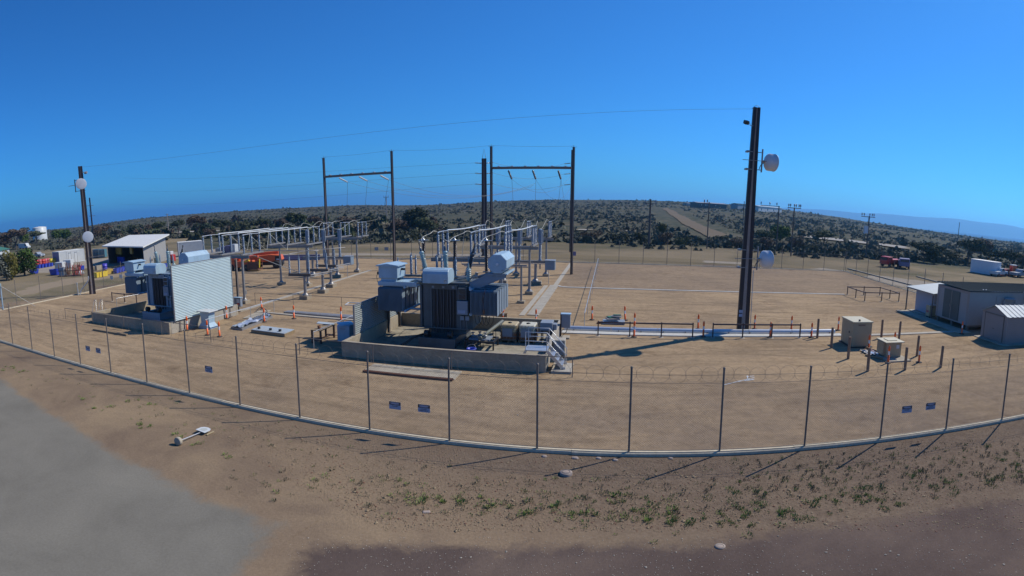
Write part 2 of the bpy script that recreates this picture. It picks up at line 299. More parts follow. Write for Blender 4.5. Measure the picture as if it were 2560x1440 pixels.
# ------------------------------------------------------------------ mesh helpers
V3 = Vector
WLOC = {}
class MB:
    def __init__(s): s.v = []; s.f = []; s.sm = []; s.uv = None
    def add(s, vs, fs, smooth=False):
        o = len(s.v); s.v.extend([tuple(p) for p in vs]); s.f.extend([tuple(i+o for i in f) for f in fs]); s.sm.extend([smooth]*len(fs)); return s
    def box(s, x0, x1, y0, y1, z0, z1):
        vs = [(x, y, z) for x in (x0, x1) for y in (y0, y1) for z in (z0, z1)]
        return s.add(vs, [(0, 1, 3, 2), (4, 6, 7, 5), (0, 4, 5, 1), (2, 3, 7, 6), (0, 2, 6, 4), (1, 5, 7, 3)])
    def obox(s, c, sx, sy, sz, rz=0, rx=0, ry=0):
        R = Matrix.Rotation(rz, 3, 'Z') @ Matrix.Rotation(ry, 3, 'Y') @ Matrix.Rotation(rx, 3, 'X'); c = V3(c)
        vs = [c + R @ V3((x*sx/2, y*sy/2, z*sz/2)) for x in (-1, 1) for y in (-1, 1) for z in (-1, 1)]
        return s.add(vs, [(0, 1, 3, 2), (4, 6, 7, 5), (0, 4, 5, 1), (2, 3, 7, 6), (0, 2, 6, 4), (1, 5, 7, 3)])
    def frame(s, a, b, up=None):
        d = (V3(b)-V3(a)).normalized(); up = V3(up or (0, 0, 1))
        if abs(d.dot(up)) > 0.98: up = V3((1, 0, 0)) if abs(d.x) < 0.9 else V3((0, 1, 0))
        x = d.cross(up).normalized(); y = x.cross(d).normalized(); return d, x, y
    def bar(s, a, b, w, h, up=None):
        a, b = V3(a), V3(b); d, x, y = s.frame(a, b, up)
        vs = [p + x*(i*w/2) + y*(j*h/2) for p in (a, b) for i in (-1, 1) for j in (-1, 1)]
        return s.add(vs, [(0, 1, 3, 2), (4, 6, 7, 5), (0, 4, 5, 1), (2, 3, 7, 6), (0, 2, 6, 4), (1, 5, 7, 3)])
    def ibeam(s, a, b, w, h, t=0.02, up=None):
        """I section: two flanges and a web"""
        a, b = V3(a), V3(b); d, x, y = s.frame(a, b, up)
        s.bar(a + y*(h/2-t/2), b + y*(h/2-t/2), w, t, up); s.bar(a - y*(h/2-t/2), b - y*(h/2-t/2), w, t, up)
        return s.bar(a, b, t, h-2*t, up)
    def tube(s, pts, r, n=8, cap=True):
        pts = [V3(p) for p in pts]; rs = r if isinstance(r, (list, tuple)) else [r]*len(pts); rings = []; px = None
        for i, p in enumerate(pts):
            d = (pts[min(i+1, len(pts)-1)] - pts[max(i-1, 0)]).normalized()
            if px is None: _, x, y = s.frame(p, p+d)
            else: x = (px - d*px.dot(d)).normalized(); y = x.cross(d).normalized()
            px = x
            rings.append([p + (x*math.cos(2*math.pi*k/n) + y*math.sin(2*math.pi*k/n))*rs[i] for k in range(n)])
        vs = [q for R in rings for q in R]; fs = []
        for i in range(len(rings)-1):
            for k in range(n): fs.append((i*n+k, i*n+(k+1) % n, (i+1)*n+(k+1) % n, (i+1)*n+k))
        s.add(vs, fs, True)
        if cap: s.add(rings[0], [tuple(range(n-1, -1, -1))]); s.add(rings[-1], [tuple(range(n))])
        return s
    def lathe(s, prof, base, axis=(0, 0, 1), n=12, smooth=True):
        base = V3(base); d, x, y = s.frame(base, base+V3(axis)); rings = []
        vs = [base + d*h + (x*math.cos(2*math.pi*k/n)+y*math.sin(2*math.pi*k/n))*r for r, h in prof for k in range(n)]; fs = []
        for i in range(len(prof)-1):
            for k in range(n): fs.append((i*n+k, i*n+(k+1) % n, (i+1)*n+(k+1) % n, (i+1)*n+k))
        s.add(vs, fs, smooth)
        s.add(vs[:n], [tuple(range(n-1, -1, -1))]); s.add(vs[-n:], [tuple(range(n))]); return s
    def prism(s, poly, a, b):
        """polygon of 3-D points swept from offset a to offset b"""
        a, b = V3(a), V3(b); n = len(poly); vs = [V3(p)+a for p in poly] + [V3(p)+b for p in poly]
        fs = [tuple(range(n-1, -1, -1)), tuple(range(n, 2*n))] + [(i, (i+1) % n, n+(i+1) % n, n+i) for i in range(n)]
        return s.add(vs, fs)
    def corr(s, p0, dx, dy, length, height, pitch=0.13, amp=0.03, axis_n=(1, 0, 0), n=2):
        """corrugated sheet: ribs run along dx (unit), waves stack along dy (unit), bulge along axis_n; closed thin sheet"""
        p0, dx, dy, nn = V3(p0), V3(dx), V3(dy), V3(axis_n); k = max(2, int(height/pitch)); st = []
        for i in range(k*4+1):
            t = i/4*height/k; st.append((t, amp*(0, 1, 1, 0)[i % 4] if n == 2 else amp*math.sin(i*math.pi/2)))
        vs = []; th = 0.004
        for off in (th, -th):
            for t, h in st: vs += [p0 + dy*t + nn*(h+off), p0 + dy*t + nn*(h+off) + dx*length]
        m = len(st); fs = []
        for i in range(m-1): fs += [(2*i, 2*i+1, 2*i+3, 2*i+2), (2*m+2*i, 2*m+2*i+2, 2*m+2*i+3, 2*m+2*i+1), (2*i, 2*i+2, 2*m+2*i+2, 2*m+2*i), (2*i+1, 2*m+2*i+1, 2*m+2*i+3, 2*i+3)]
        fs += [(0, 2*m, 2*m+1, 1), (2*m-2, 2*m-1, 4*m-1, 4*m-2)]
        return s.add(vs, fs)
    def torus(s, c, R, r, nx, ny, a=(1, 0, 0), b=(0, 0, 1)):
        c, a, b = V3(c), V3(a), V3(b); nn = a.cross(b); vs = []; fs = []
        for i in range(nx):
            t = 2*math.pi*i/nx; d = a*math.cos(t)+b*math.sin(t)
            for j in range(ny): q = 2*math.pi*j/ny; vs.append(c + d*(R + r*math.cos(q)) + nn*r*math.sin(q))
        for i in range(nx):
            for j in range(ny): fs.append((i*ny+j, ((i+1) % nx)*ny+j, ((i+1) % nx)*ny+(j+1) % ny, i*ny+(j+1) % ny))
        return s.add(vs, fs, True)
    def build(s, name, mat, parent=None, origin=None, bev=0.0, uv=None):
        me = D.meshes.new(name)
        o0 = WLOC.get(parent.name, V3((0, 0, 0))) if parent else V3(origin or (0, 0, 0))
        me.from_pydata([V3(p)-o0 for p in s.v], [], s.f)
        me.polygons.foreach_set('use_smooth', s.sm)
        if uv:
            l = me.uv_layers.new(name='UVMap')
            for lp in me.loops: l.data[lp.index].uv = uv(s.v[lp.vertex_index])
        me.update()
        me.materials.append(M[mat] if isinstance(mat, str) else mat)
        o = D.objects.new(name, me); COL.objects.link(o)
        if parent: o.parent = parent; WLOC[o.name] = o0
        else: o.location = o0; WLOC[o.name] = o0
        if bev:
            b = o.modifiers.new('bevel', 'BEVEL'); b.width = bev; b.segments = 1; b.limit_method = 'ANGLE'; b.angle_limit = rad(50)
        return o
def tag(o, label=None, cat=None, group=None, kind=None):
    if label: o['label'] = label
    if cat: o['category'] = cat
    if group: o['group'] = group
    if kind: o['kind'] = kind
    return o
def thing(name, loc, label, cat, group=None):
    o = D.objects.new(name, None); COL.objects.link(o); o.location = loc; o.empty_display_size = 0.2; WLOC[o.name] = V3(loc)
    return tag(o, label, cat, group)
KIDS = {}
def dup(root, loc, rz=None, label=None, group=None, rx=None, scale=None):
    def cp(o, parent):
        c = o.copy(); COL.objects.link(c)
        if parent: c.parent = parent
        for ch in o.children: cp(ch, c)
        return c
    r = cp(root, None); r.location = loc
    if rz is not None or rx is not None: r.rotation_euler = (rx or 0, 0, rz or 0)
    if scale: r.scale = (scale,)*3 if isinstance(scale, (int, float)) else scale
    if label: r['label'] = label
    if group: r['group'] = group
    WLOC[r.name] = V3(loc)
    return r
def series(proto_fn, spots):
    """spots: dicts with loc and optional rz, rx, label, scale; the first moves the prototype itself, the rest are copies"""
    root = proto_fn(); out = [root]
    for d in spots[1:]:
        out.append(dup(root, d['loc'], d.get('rz'), d.get('label'), None, d.get('rx'), d.get('scale')))
    d = spots[0]; root.location = d['loc']; root.rotation_euler = (d.get('rx', 0), 0, d.get('rz', 0)); root['label'] = d['label']
    if d.get('scale'): sc = d['scale']; root.scale = (sc,)*3 if isinstance(sc, (int, float)) else sc
    return out
def insul_prof(h, r, core=0.55, n=12, cap=0.06, capr=None):
    """sheds of a porcelain insulator"""
    capr = capr or r*0.62; p = [(capr, 0), (capr, cap)]; hh = h-2*cap
    for i in range(n):
        z0 = cap + hh*i/n; p += [(r*core, z0+0.01), (r*core, z0+hh/n*0.35), (r, z0+hh/n*0.5), (r*0.9, z0+hh/n*0.62), (r*core, z0+hh/n*0.85)]
    return p + [(capr, h-cap), (capr, h)]
def catenary(a, b, sag, n=14):
    a, b = V3(a), V3(b); return [a.lerp(b, t/n) - V3((0, 0, sag*4*(t/n)*(1-t/n))) for t in range(n+1)]
def spline(pts, n=6):
    pts = [V3(p) for p in pts]; out = []
    for i in range(len(pts)-1):
        p0, p1, p2, p3 = pts[max(i-1, 0)], pts[i], pts[i+1], pts[min(i+2, len(pts)-1)]
        for k in range(n):
            t = k/n; out.append(0.5*((2*p1)+(p2-p0)*t+(2*p0-5*p1+4*p2-p3)*t*t+(3*p1-p0-3*p2+p3)*t**3))
    return out+[pts[-1]]
def text_part(name, body, loc, size, parent, mat, rot=(rad(90), 0, 0), ext=0.002, align='CENTER'):
    cu = D.curves.new(name, 'FONT'); cu.body = body; cu.size = size; cu.align_x = align; cu.align_y = 'CENTER'; cu.extrude = ext; cu.materials.append(M[mat])
    tmp = D.objects.new('tmp', cu); COL.objects.link(tmp)
    bpy.context.view_layer.update(); dg = bpy.context.evaluated_depsgraph_get()
    me = D.meshes.new_from_object(tmp.evaluated_get(dg)); D.objects.remove(tmp)
    o = D.objects.new(name, me); COL.objects.link(o)
    o.location = V3(loc) - (WLOC.get(parent.name, V3((0, 0, 0))) if parent else V3((0, 0, 0))); o.rotation_euler = rot
    if parent: o.parent = parent
    return o
def sheet(name, poly, z, mat, step=1.0, jag=0.0, fade=3.0, seed=0):
    """flat ground sheet with a jagged outline; 'edge' attribute rises from 0 at the outline to 1 inside"""
    pts = []
    for i in range(len(poly)):
        a, b = V3((*poly[i], 0)), V3((*poly[(i+1) % len(poly)], 0)); k = max(1, int((b-a).length/step))
        nn = V3((-(b-a).y, (b-a).x, 0)).normalized()
        for j in range(k):
            p = a.lerp(b, j/k); pts.append(p + nn*jag*(mnoise.noise(p*0.35+V3((seed, 0, 0)))+0.6*mnoise.noise(p*1.3+V3((seed, 5, 0)))))
    bm = bmesh.new(); vs = [bm.verts.new((p.x, p.y, z(p.x, p.y) if callable(z) else z)) for p in pts]
    es = [bm.edges.new((vs[i], vs[(i+1) % len(vs)])) for i in range(len(vs))]
    inner = []
    arr = np.array([(p.x, p.y) for p in pts]); x0, y0 = arr.min(0); x1, y1 = arr.max(0)
    g = max(step*1.5, (max(x1-x0, y1-y0))/70)
    def inside(x, y):
        r = False; j = len(arr)-1
        for i in range(len(arr)):
            if (arr[i, 1] > y) != (arr[j, 1] > y) and x < (arr[j, 0]-arr[i, 0])*(y-arr[i, 1])/(arr[j, 1]-arr[i, 1])+arr[i, 0]: r = not r
            j = i
        return r
    y = y0+g/2
    while y < y1:
        x = x0+g/2
        while x < x1:
            if inside(x, y) and np.min(np.hypot(arr[:, 0]-x, arr[:, 1]-y)) > g*0.45: inner.append((x, y))
            x += g
        y += g
    bm.free()
    from mathutils import geometry
    allp = [V3((p.x, p.y)).to_2d() if False else Vector((p.x, p.y)) for p in pts] + [Vector(q) for q in inner]
    cv, ce, cf, _, _, _ = geometry.delaunay_2d_cdt(allp, [(i, (i+1) % len(pts)) for i in range(len(pts))], [list(range(len(pts)))], 1, 1e-5)
    me = D.meshes.new(name)
    me.from_pydata([(p.x, p.y, z(p.x, p.y) if callable(z) else z) for p in cv], [], [tuple(f) for f in cf])
    e = me.attributes.new('edge', 'FLOAT', 'POINT')
    ca = np.array([(p.x, p.y) for p in cv]); d = np.min(np.hypot(ca[:, None, 0]-arr[None, :, 0], ca[:, None, 1]-arr[None, :, 1]), axis=1)
    e.data.foreach_set('value', np.clip(d/fade, 0, 1).astype(np.float32))
    bm = bmesh.new(); bm.from_mesh(me); bmesh.ops.recalc_face_normals(bm, faces=bm.faces)
    for f in bm.faces:
        if f.normal.z < 0: f.normal_flip()
    bm.to_mesh(me); bm.free(); me.materials.append(M[mat])
    o = D.objects.new(name, me); COL.objects.link(o); return o

# ------------------------------------------------------------------ terrain
def cam_az(x, y):                            # azimuth from the view axis, degrees
    c, s = math.cos(TH), math.sin(TH); return math.degrees(math.atan2(x*c-y*s, x*s+y*c))
def _az_el(px, py):
    d = ray(px, py); c, s = math.cos(TH), math.sin(TH)
    return math.degrees(math.atan2(d.x*c-d.y*s, d.x*s+d.y*c)), d.z/math.hypot(d.x, d.y)
SKYLINE = [(0, 582), (60, 579), (120, 575), (210, 566), (250, 560), (320, 550), (420, 540), (480, 535), (640, 525), (780, 517.5), (905, 512.5), (992, 513.5), (1062, 512.5), (1120, 510), (1200, 505), (1300, 501), (1370, 499), (1425, 499.5), (1624, 501), (1740, 506), (1846, 512), (1946, 522), (2054, 537), (2100, 543), (2172, 555.5), (2290, 572), (2397, 587), (2491, 600), (2558, 607)]
_sk = sorted(_az_el(*p) for p in SKYLINE); SKA = np.array([a for a, _ in _sk]); SKE = np.array([e for _, e in _sk])
RS = 760.0
def h0(x, y):                                # without the small lumps
    r = math.hypot(x, y); az = cam_az(x, y)
    el = float(np.interp(az, SKA, SKE)); zr = CAMH + RS*el
    if abs(az) > 62: zr *= max(0, 1-(abs(az)-62)/30)
    base = -0.09
    o = max(y-75.0, x-35.4, -55.5-x if y > 16 else -9)
    if o > 0: base = -0.09 + 0.06*min(1, o/3)
    if y <= 17 and x < -55: base = -0.09 + 0.06*max(0, min(1, (y-14)/3))*min(1, max(0, (-55.5-x)/3))
    if r <= 125: return base
    if r <= RS: t = (r-125)/(RS-125); return base + (zr-base)*(t**1.25)
    return zr - (r-RS)*0.028
def terrain_z(x, y):
    r = math.hypot(x, y); z = h0(x, y)
    if r > 130: z += min(1, (r-130)/150)*(0.5*mnoise.noise(V3((x*0.02, y*0.02, 0))) + 0.25*mnoise.noise(V3((x*0.07, y*0.07, 3))))*(1 if r < RS*0.93 else 0.35)
    return z
def make_terrain():
    na = 360; rs = [0, 3, 6, 9, 11, 13, 14.5, 15.5, 16.2, 17, 18.5, 21, 25, 30, 36, 43, 51, 60, 68, 76, 84, 92, 100, 108, 116, 124]
    r = 132.0
    while r < RS: rs.append(r); r *= 1.035
    rs += [RS, RS*1.03, RS*1.08, RS*1.2, RS*1.5, RS*2.0, 2600]
    verts = [(0, 0, -0.09)]; zone = [0.0]
    for rr in rs[1:]:
        for k in range(na):
            a = 2*math.pi*k/na; x, y = rr*math.sin(a), rr*math.cos(a); verts.append((x, y, terrain_z(x, y)))
            zn = 0.0
            if y > 16.5 and (x > 36 or x < -56 or y > 75): zn = 1.0
            if rr > 112 + 6*mnoise.noise(V3((x*.03, y*.03, 0))): zn = min(2.0, 1.0+(rr-108)/14)
            if cam_az(x, y) < -33: zn = min(zn, 1.0 + max(0, (rr-170)/60)) if rr < 240 else 2.0
            zone.append(zn)
    faces = [(0, 1+(k+1) % na, 1+k) for k in range(na)]
    for i in range(len(rs)-2):
        for k in range(na):
            a = 1+i*na+k; b = 1+i*na+(k+1) % na; faces.append((a, b, b+na, a+na))
    me = D.meshes.new('ground'); me.from_pydata(verts, [], faces); me.polygons.foreach_set('use_smooth', [True]*len(faces))
    at = me.attributes.new('zone', 'FLOAT', 'POINT'); at.data.foreach_set('value', zone)
    bm = bmesh.new(); bm.from_mesh(me)
    for f in bm.faces:
        f.normal_update()
        if f.normal.z < 0: f.normal_flip()
    bm.to_mesh(me); bm.free(); me.materials.append(M['terrain'])
    o = D.objects.new('ground', me); COL.objects.link(o); tag(o, kind='structure')
make_terrain()
yard = sheet('yard', [(-55, 16.6), (35.6, 16.6), (35.6, 75.2), (-55, 75.2)], 0.0, 'yard', 4.0); tag(yard, kind='structure')
def gp(px, py): p = S(px, py, -0.09); return (p.x, p.y)
def at(px, py, it=6):                        # terrain point under a sight line
    z = 0.0
    for _ in range(it):
        p = S(px, py, z) if ray(px, py).z < -1e-4 and z < CAMH-0.1 else None
        if p is None or p.length > 900: break
        z2 = terrain_z(p.x, p.y)
        if abs(z2-z) < 0.01: break
        z = 0.5*z + 0.5*z2
    # fall back: march
    d = ray(px, py); prev = 0
    for k in range(1, 1200):
        q = EYE + d*(k*0.7); 
        if q.z < terrain_z(q.x, q.y): return V3((q.x, q.y, terrain_z(q.x, q.y)))
    q = EYE + d*700; return V3((q.x, q.y, terrain_z(q.x, q.y)))
# roads
asph = [gp(-40, 915), gp(0, 930), gp(60, 965), gp(150, 1022), gp(280, 1098), gp(400, 1160), gp(550, 1228), gp(700, 1272), gp(800, 1296)]
asph += [gp(765, 1318), gp(720, 1340), gp(695, 1372), gp(665, 1436), (-4.3, 4), (-4.2, -12), (-60, -12), (-60, 22)]
o = sheet('road', asph, -0.080, 'asphalt', 0.4, 0.22, 1.7, 1); tag(o, kind='structure')
grav = [gp(640, 1440), gp(690, 1372), gp(760, 1322), gp(860, 1318), gp(1000, 1328), gp(1280, 1336), gp(1480, 1330), gp(1730, 1322), gp(1980, 1302), gp(2180, 1272), gp(2330, 1246), gp(2558, 1222), (34, 4), (34, -12), (-4.9, -12), (-4.9, 5)]
o = sheet('gravel_road', grav, -0.085, 'gravel_road', 0.4, 0.22, 1.9, 4); tag(o, kind='structure')
bk = [S(x, y) for x, y in [(480, 640), (700, 632), (930, 632), (1250, 633), (1500, 639), (1700, 646), (1900, 657), (2050, 668), (2180, 683), (2290, 697), (2350, 706), (2560, 745)]]
bk2 = [S(x, y) for x, y in [(2560, 790), (2350, 745), (2270, 725), (2200, 707), (2110, 681), (2000, 671), (1800, 659), (1600, 651), (1400, 645.5), (1100, 641), (800, 640), (480, 650)]]
o = sheet('back_road', [(p.x, p.y) for p in bk+bk2], -0.022, 'back_road', 3, 0.3, 2.0, 9); tag(o, kind='structure')
trk = [S(x, y) for x, y in [(20, 735), (80, 712), (150, 698), (225, 689), (300, 683), (430, 668)]] + [S(x, y) for x, y in [(430, 676), (300, 693), (225, 703), (160, 715), (110, 728), (50, 752)]]
o = sheet('dirt_track', [(p.x, p.y) for p in trk], -0.022, 'dirt_track', 2, 0.3, 1.5, 12); tag(o, kind='structure')
lot = [S(x, y) for x, y in [(30, 650), (100, 632), (240, 622), (420, 616), (640, 610)]] + [S(x, y) for x, y in [(640, 622), (430, 650), (300, 664), (230, 670), (150, 682), (60, 688)]]
o = sheet('storage_lot', [(p.x, p.y) for p in lot], -0.024, 'back_road', 3, 0.4, 2.5, 15); tag(o, kind='structure')
hr = [at(*p) for p in [(1655, 522), (1668, 520), (1690, 530), (1740, 557), (1785, 577), (1822, 590)]]; hr2 = [at(*p) for p in [(1775, 598), (1745, 580), (1705, 560), (1672, 535)]]
o = sheet('hill_road', [(p.x, p.y) for p in hr+hr2], lambda x, y: terrain_z(x, y)+0.25, 'hill_road', 6, 0.6, 3, 20); tag(o, kind='structure')
def lane(px_pts, wpx, label=None):
    up_ = [at(x, y) for x, y in px_pts]; lo = [at(x, y+wpx) for x, y in reversed(px_pts)]
    o = sheet('gravel_lane', [(p.x, p.y) for p in up_+lo], lambda x, y: terrain_z(x, y)+0.35, 'lane', 3, 0.3, 1.2, 31); tag(o, kind='structure')
M['lane'] = road_mat('pale_lane', [(0.30, 0.285, 0.26), (0.34, 0.32, 0.285)], (0.19, 0.16, 0.11))
lane([(1990, 588), (2060, 595), (2130, 602), (2200, 610), (2275, 620)], 6)
lane([(1440, 575), (1510, 576), (1590, 579)], 3); lane([(420, 582), (500, 579), (560, 577)], 3); lane([(1180, 573), (1260, 571)], 3)
# sea and the ranges across the gulf
mb = MB(); n = 48; RSEA = 8200
mb.add([(0, 0, -24)] + [(RSEA*math.sin(2*math.pi*k/n), RSEA*math.cos(2*math.pi*k/n), -24) for k in range(n)], [(0, 1+(k+1) % n, 1+k) for k in range(n)])
o = mb.build('sea', 'sea'); tag(o, kind='structure')
MT = [(1940, 524), (1960, 519), (2007, 522), (2060, 524), (2102, 528), (2161, 534), (2190, 533), (2220, 535), (2302, 542.6), (2361, 545), (2397, 547), (2425, 552), (2456, 555.5), (2515, 561.5), (2560, 571)]
mt = sorted(_az_el(*p) for p in MT); az0 = mt[0][0]-6; az1 = mt[-1][0]+22; mb = MB(); rows = []
for i in range(121):
    az = az0 + (az1-az0)*i/120; el = float(np.interp(az, [mt[0][0]-6]+[a for a, _ in mt]+[mt[-1][0]+20], [0.001]+[e for _, e in mt]+[0.004]))
    a = rad(az); c, s = math.cos(TH), math.sin(TH); dx, dy = math.sin(a)*c + math.cos(a)*s, -math.sin(a)*s + math.cos(a)*c
    top = CAMH + 8000*el + 3*mnoise.noise(V3((i*0.6, 0, 0)))
    for rr, z in ((7300, -26), (7600, -26+(top+26)*0.42*(1+0.3*mnoise.noise(V3((i*.35, 2, 0))))), (7800, -26+(top+26)*0.75), (8000, top), (8150, -26)): rows.append((dx*rr, dy*rr, z))
mb.add(rows, [(i*5+j, i*5+j+1, (i+1)*5+j+1, (i+1)*5+j) for i in range(120) for j in range(4)], True)
o = mb.build('mountain_range', 'mountain'); tag(o, kind='structure')
# ------------------------------------------------------------------ perimeter fences
FV = 16.55
def fence(name, label, p0, p1, nposts, h=3.05, mesh_h=2.55, razor=True, mesh=True, kerb=True, post_r=0.035, rail=True, kz=(-0.2, 0.045), razor_pitch=0.53):
    p0, p1 = V3(p0), V3(p1); root = thing(name, p0, label, 'fence'); d = (p1-p0); Ln = d.length; d.normalize(); nn = V3((-d.y, d.x, 0))
    for i in range(nposts):
        p = p0 + d*(Ln*i/(nposts-1)); lean = V3((rnd.uniform(-.02, .02), rnd.uniform(-.02, .02), 0))
        m = MB(); m.tube([p+V3((0, 0, 0)), p+lean+V3((0, 0, h))], post_r, 8); m.lathe([(post_r*1.25, 0), (post_r*1.25, 0.04), (0.01, 0.06)], p+lean+V3((0, 0, h-0.02)), n=8)
        m.build('post', 'galv_dark', root)
    if kerb:
        m = MB(); t = 0.0
        while t < Ln+1.4:                                           # cast in lengths that do not quite line up
            e = min(t+rnd.uniform(6, 9), Ln+1.5); off = rnd.uniform(-.02, .02); dz = rnd.uniform(-.012, .012)
            a = p0+d*(t-1.5 if t == 0 else t); b = p0+d*e
            prof = [(-0.125, kz[0]), (-0.125, kz[1]-0.04+dz), (-0.105, kz[1]-0.02+dz), (-0.055, kz[1]-0.02+dz), (-0.05, kz[1]-0.05+dz), (-0.035, kz[1]-0.05+dz), (-0.03, kz[1]+dz), (0.11, kz[1]+dz), (0.11, kz[0])]
            m.prism([a + nn*(x+off) + V3((0, 0, z)) for x, z in prof], (0, 0, 0), b-a); t = e+0.012
        m.build('kerb', 'kerb_conc', root)
    zs = [0.11, mesh_h] + ([mesh_h+0.28] if razor else [])
    m = MB()
    for z in zs: m.tube([p0+V3((0, 0, z))+nn*-.04, p1+V3((0, 0, z))+nn*-.04], 0.007 if z > 0.2 else 0.012, 5)
    m.build('tension_wire', 'galv_dark', root)
    if mesh:
        m = MB(); a = p0+nn*-.045+V3((0, 0, 0.10)); b = p1+nn*-.045+V3((0, 0, 0.10)); H = V3((0, 0, mesh_h-0.10)); t = nn*0.004
        m.add([a, b, b+H, a+H], [(0, 1, 2, 3)])
        m.build('mesh_panel', 'chain', root, uv=lambda p: ((V3(p)-p0).dot(d), p[2]))
    if razor:
        m = MB(); k = int(Ln/razor_pitch)
        for i in range(k):
            c = p0 + d*(razor_pitch*(i+0.5)) + V3((0, 0, mesh_h+0.28+rnd.uniform(-.02, .02))) + nn*rnd.uniform(-.03, .03)
            m.torus(c, 0.275, 0.0036, 20, 4, d, (0, 0, 1))
        m.build('razor_wire', 'galv_dark', root)
    return root
x0 = -23.29 - 3*7.0
fence('perimeter_fence', 'long chain-link perimeter fence with flat razor coils on a concrete kerb, nearest the road', (-38.3, FV, 0), (18.8, FV, 0), 20)
fence('perimeter_fence', 'chain-link fence along the far back edge of the gravel yard', (-50, 75.6, 0), (35.2, 75.6, 0), 26, h=3.1, razor=False, kz=(-0.2, 0.06))
fence('perimeter_fence', 'chain-link fence down the right edge of the yard behind the pale sheds', (35.2, 75.0, 0), (35.2, 38, 0), 11, h=3.1, razor=False, kz=(-0.2, 0.08))
lf = [S(10, 775), S(172, 740), S(300, 712), S(480, 686)]
fence('perimeter_fence', 'chain-link fence on a pale kerb behind the leftmost dish pole', (-52.3, 22.5, 0), (-56.2, 52, 0), 10, h=3.0, razor=False, kz=(-0.2, 0.10))
# kerb lines outside the right fence
m = MB(); a, b = S(2120, 672), S(2360, 735); m.bar(a+V3((0, 0, .06)), b+V3((0, 0, .06)), 0.25, 0.16)
tag(m.build('kerb', 'conc', origin=a), 'pale concrete kerb outside the right-hand yard fence beside the bitumen', 'kerb')
m = MB(); a, b = S(2292, 692), S(2356, 709); m.bar(a+V3((0, 0, .06)), b+V3((0, 0, .06)), 0.25, 0.16)
tag(m.build('kerb', 'conc', origin=a), 'short pale kerb beyond the dark-roofed hut next to brown gravel', 'kerb')
# gate post at the far left
m = MB(); p = S(8, 775); r = thing('gate', p, 'blue-grey steel gate frame cut by the left edge of the photo', 'gate')
m.tube([p, p+V3((0, 0, 2.9))], 0.07, 8); m.build('gate_post', 'paint_blue', r)
m = MB(); q = p+V3((-2.2, 0.3, 0)); m.tube([p+V3((-.1, 0, .2)), q+V3((0, 0, .2)), q+V3((0, 0, 2.5)), p+V3((-.1, 0, 2.5)), p+V3((-.1, 0, .2))], 0.04, 8); m.tube([p+V3((-.1, 0, 1.3)), q+V3((0, 0, 1.3))], 0.03, 8); m.build('gate_leaf', 'paint_blue', r)
m = MB(); m.tube([p+V3((0.1, 0, 2.6)), p+V3((1.8, 3.0, 0.05))], 0.03, 6); m.build('brace', 'galv', r)

# warning plates on the front fence
def sign_plate(u, z, label, lines, w=0.44, h=0.29, v=FV-0.06, plain=False):
    r = thing('warning_sign', (u, v, z), label, 'sign', 'warning plates on the fences')
    m = MB(); m.box(u-w/2, u+w/2, v-0.006, v, z-h/2, z+h/2); m.build('plate', 'sign_face', r)
    m = MB(); m.box(u-w/2+.004, u+w/2-.004, v-0.010, v-0.0065, z+h*0.08, z+h/2-.004); m.build('header', 'black', r)
    m = MB(); m.prism([(u+w*0.42*math.cos(k*math.pi/12), v, z+h*0.29+h*0.135*math.sin(k*math.pi/12)) for k in range(24)], (0, -0.0105, 0), (0, -0.014, 0)); m.build('oval', 'sign_oval', r)
    for i, (t, s) in enumerate(lines): text_part('lettering', t, (u, v-0.0075, z-0.025-i*0.065), s, r, 'black')
    return r
M['sign_face'] = paint('sign_face', (0.30, 0.35, 0.46), 0.4, 0, 0.15, 6)
M['sign_oval'] = paint('sign_oval', (0.36, 0.35, 0.42), 0.4, 0, 0.1, 6)
KO = [('DANGER', 0.05), ('KEEP OUT', 0.07)]
sign_plate(-7.2, 1.15, 'black-topped warning plate on the front fence below the big transformer, left of its twin', [('DANGER', 0.055)])
sign_plate(-6.12, 1.17, 'black-topped warning plate lettered KEEP OUT on the front fence below the big transformer', KO)
sign_plate(-25.25, 1.15, 'small warning plate on the front fence, leftmost of all', [('DANGER', 0.055)])
sign_plate(-24.22, 1.17, 'small warning plate second from the left on the front fence', KO)
sign_plate(-15.88, 1.42, 'single warning plate mounted higher on the front fence between two pairs', KO)
sign_plate(10.79, 1.15, 'warning plate on the front fence below the small beige kiosk, left of its twin', [('DANGER', 0.055)])
sign_plate(11.87, 1.17, 'warning plate nearest the right end of the front fence', KO)
for px, lab in ((941, 'dark plate on the far fence behind the left gantry pole, left of its twin'), (966, 'dark plate on the far fence behind the left gantry pole, right of its twin')):
    p = SV(px, 622, 75.5); m = MB(); m.box(p.x-.33, p.x+.33, 75.5, 75.52, p.z-.25, p.z+.25); tag(m.build('warning_sign', 'label_grey', origin=p), lab, 'sign', 'warning plates on the fences')
p = SV(1433, 634, 75.5); m = MB(); m.box(p.x-.4, p.x+.4, 75.5, 75.52, p.z-.3, p.z+.3); tag(m.build('warning_sign', 'purple_steel', origin=p), 'purple-grey plate on the far fence beside the right gantry pole', 'sign', 'warning plates on the fences')
p0 = S(279, 699); 
for px, py, lab in ((279, 694, 'blank white plate on the left fence below the yellow bins'), (302, 691, 'blank white plate on the left fence half hidden by the left radiator')):
    p = SV(px, py, 41.5); m = MB(); m.obox(p, 0.55, 0.02, 0.5, rad(8)); tag(m.build('warning_sign', 'white', origin=p), lab, 'sign', 'warning plates on the fences')

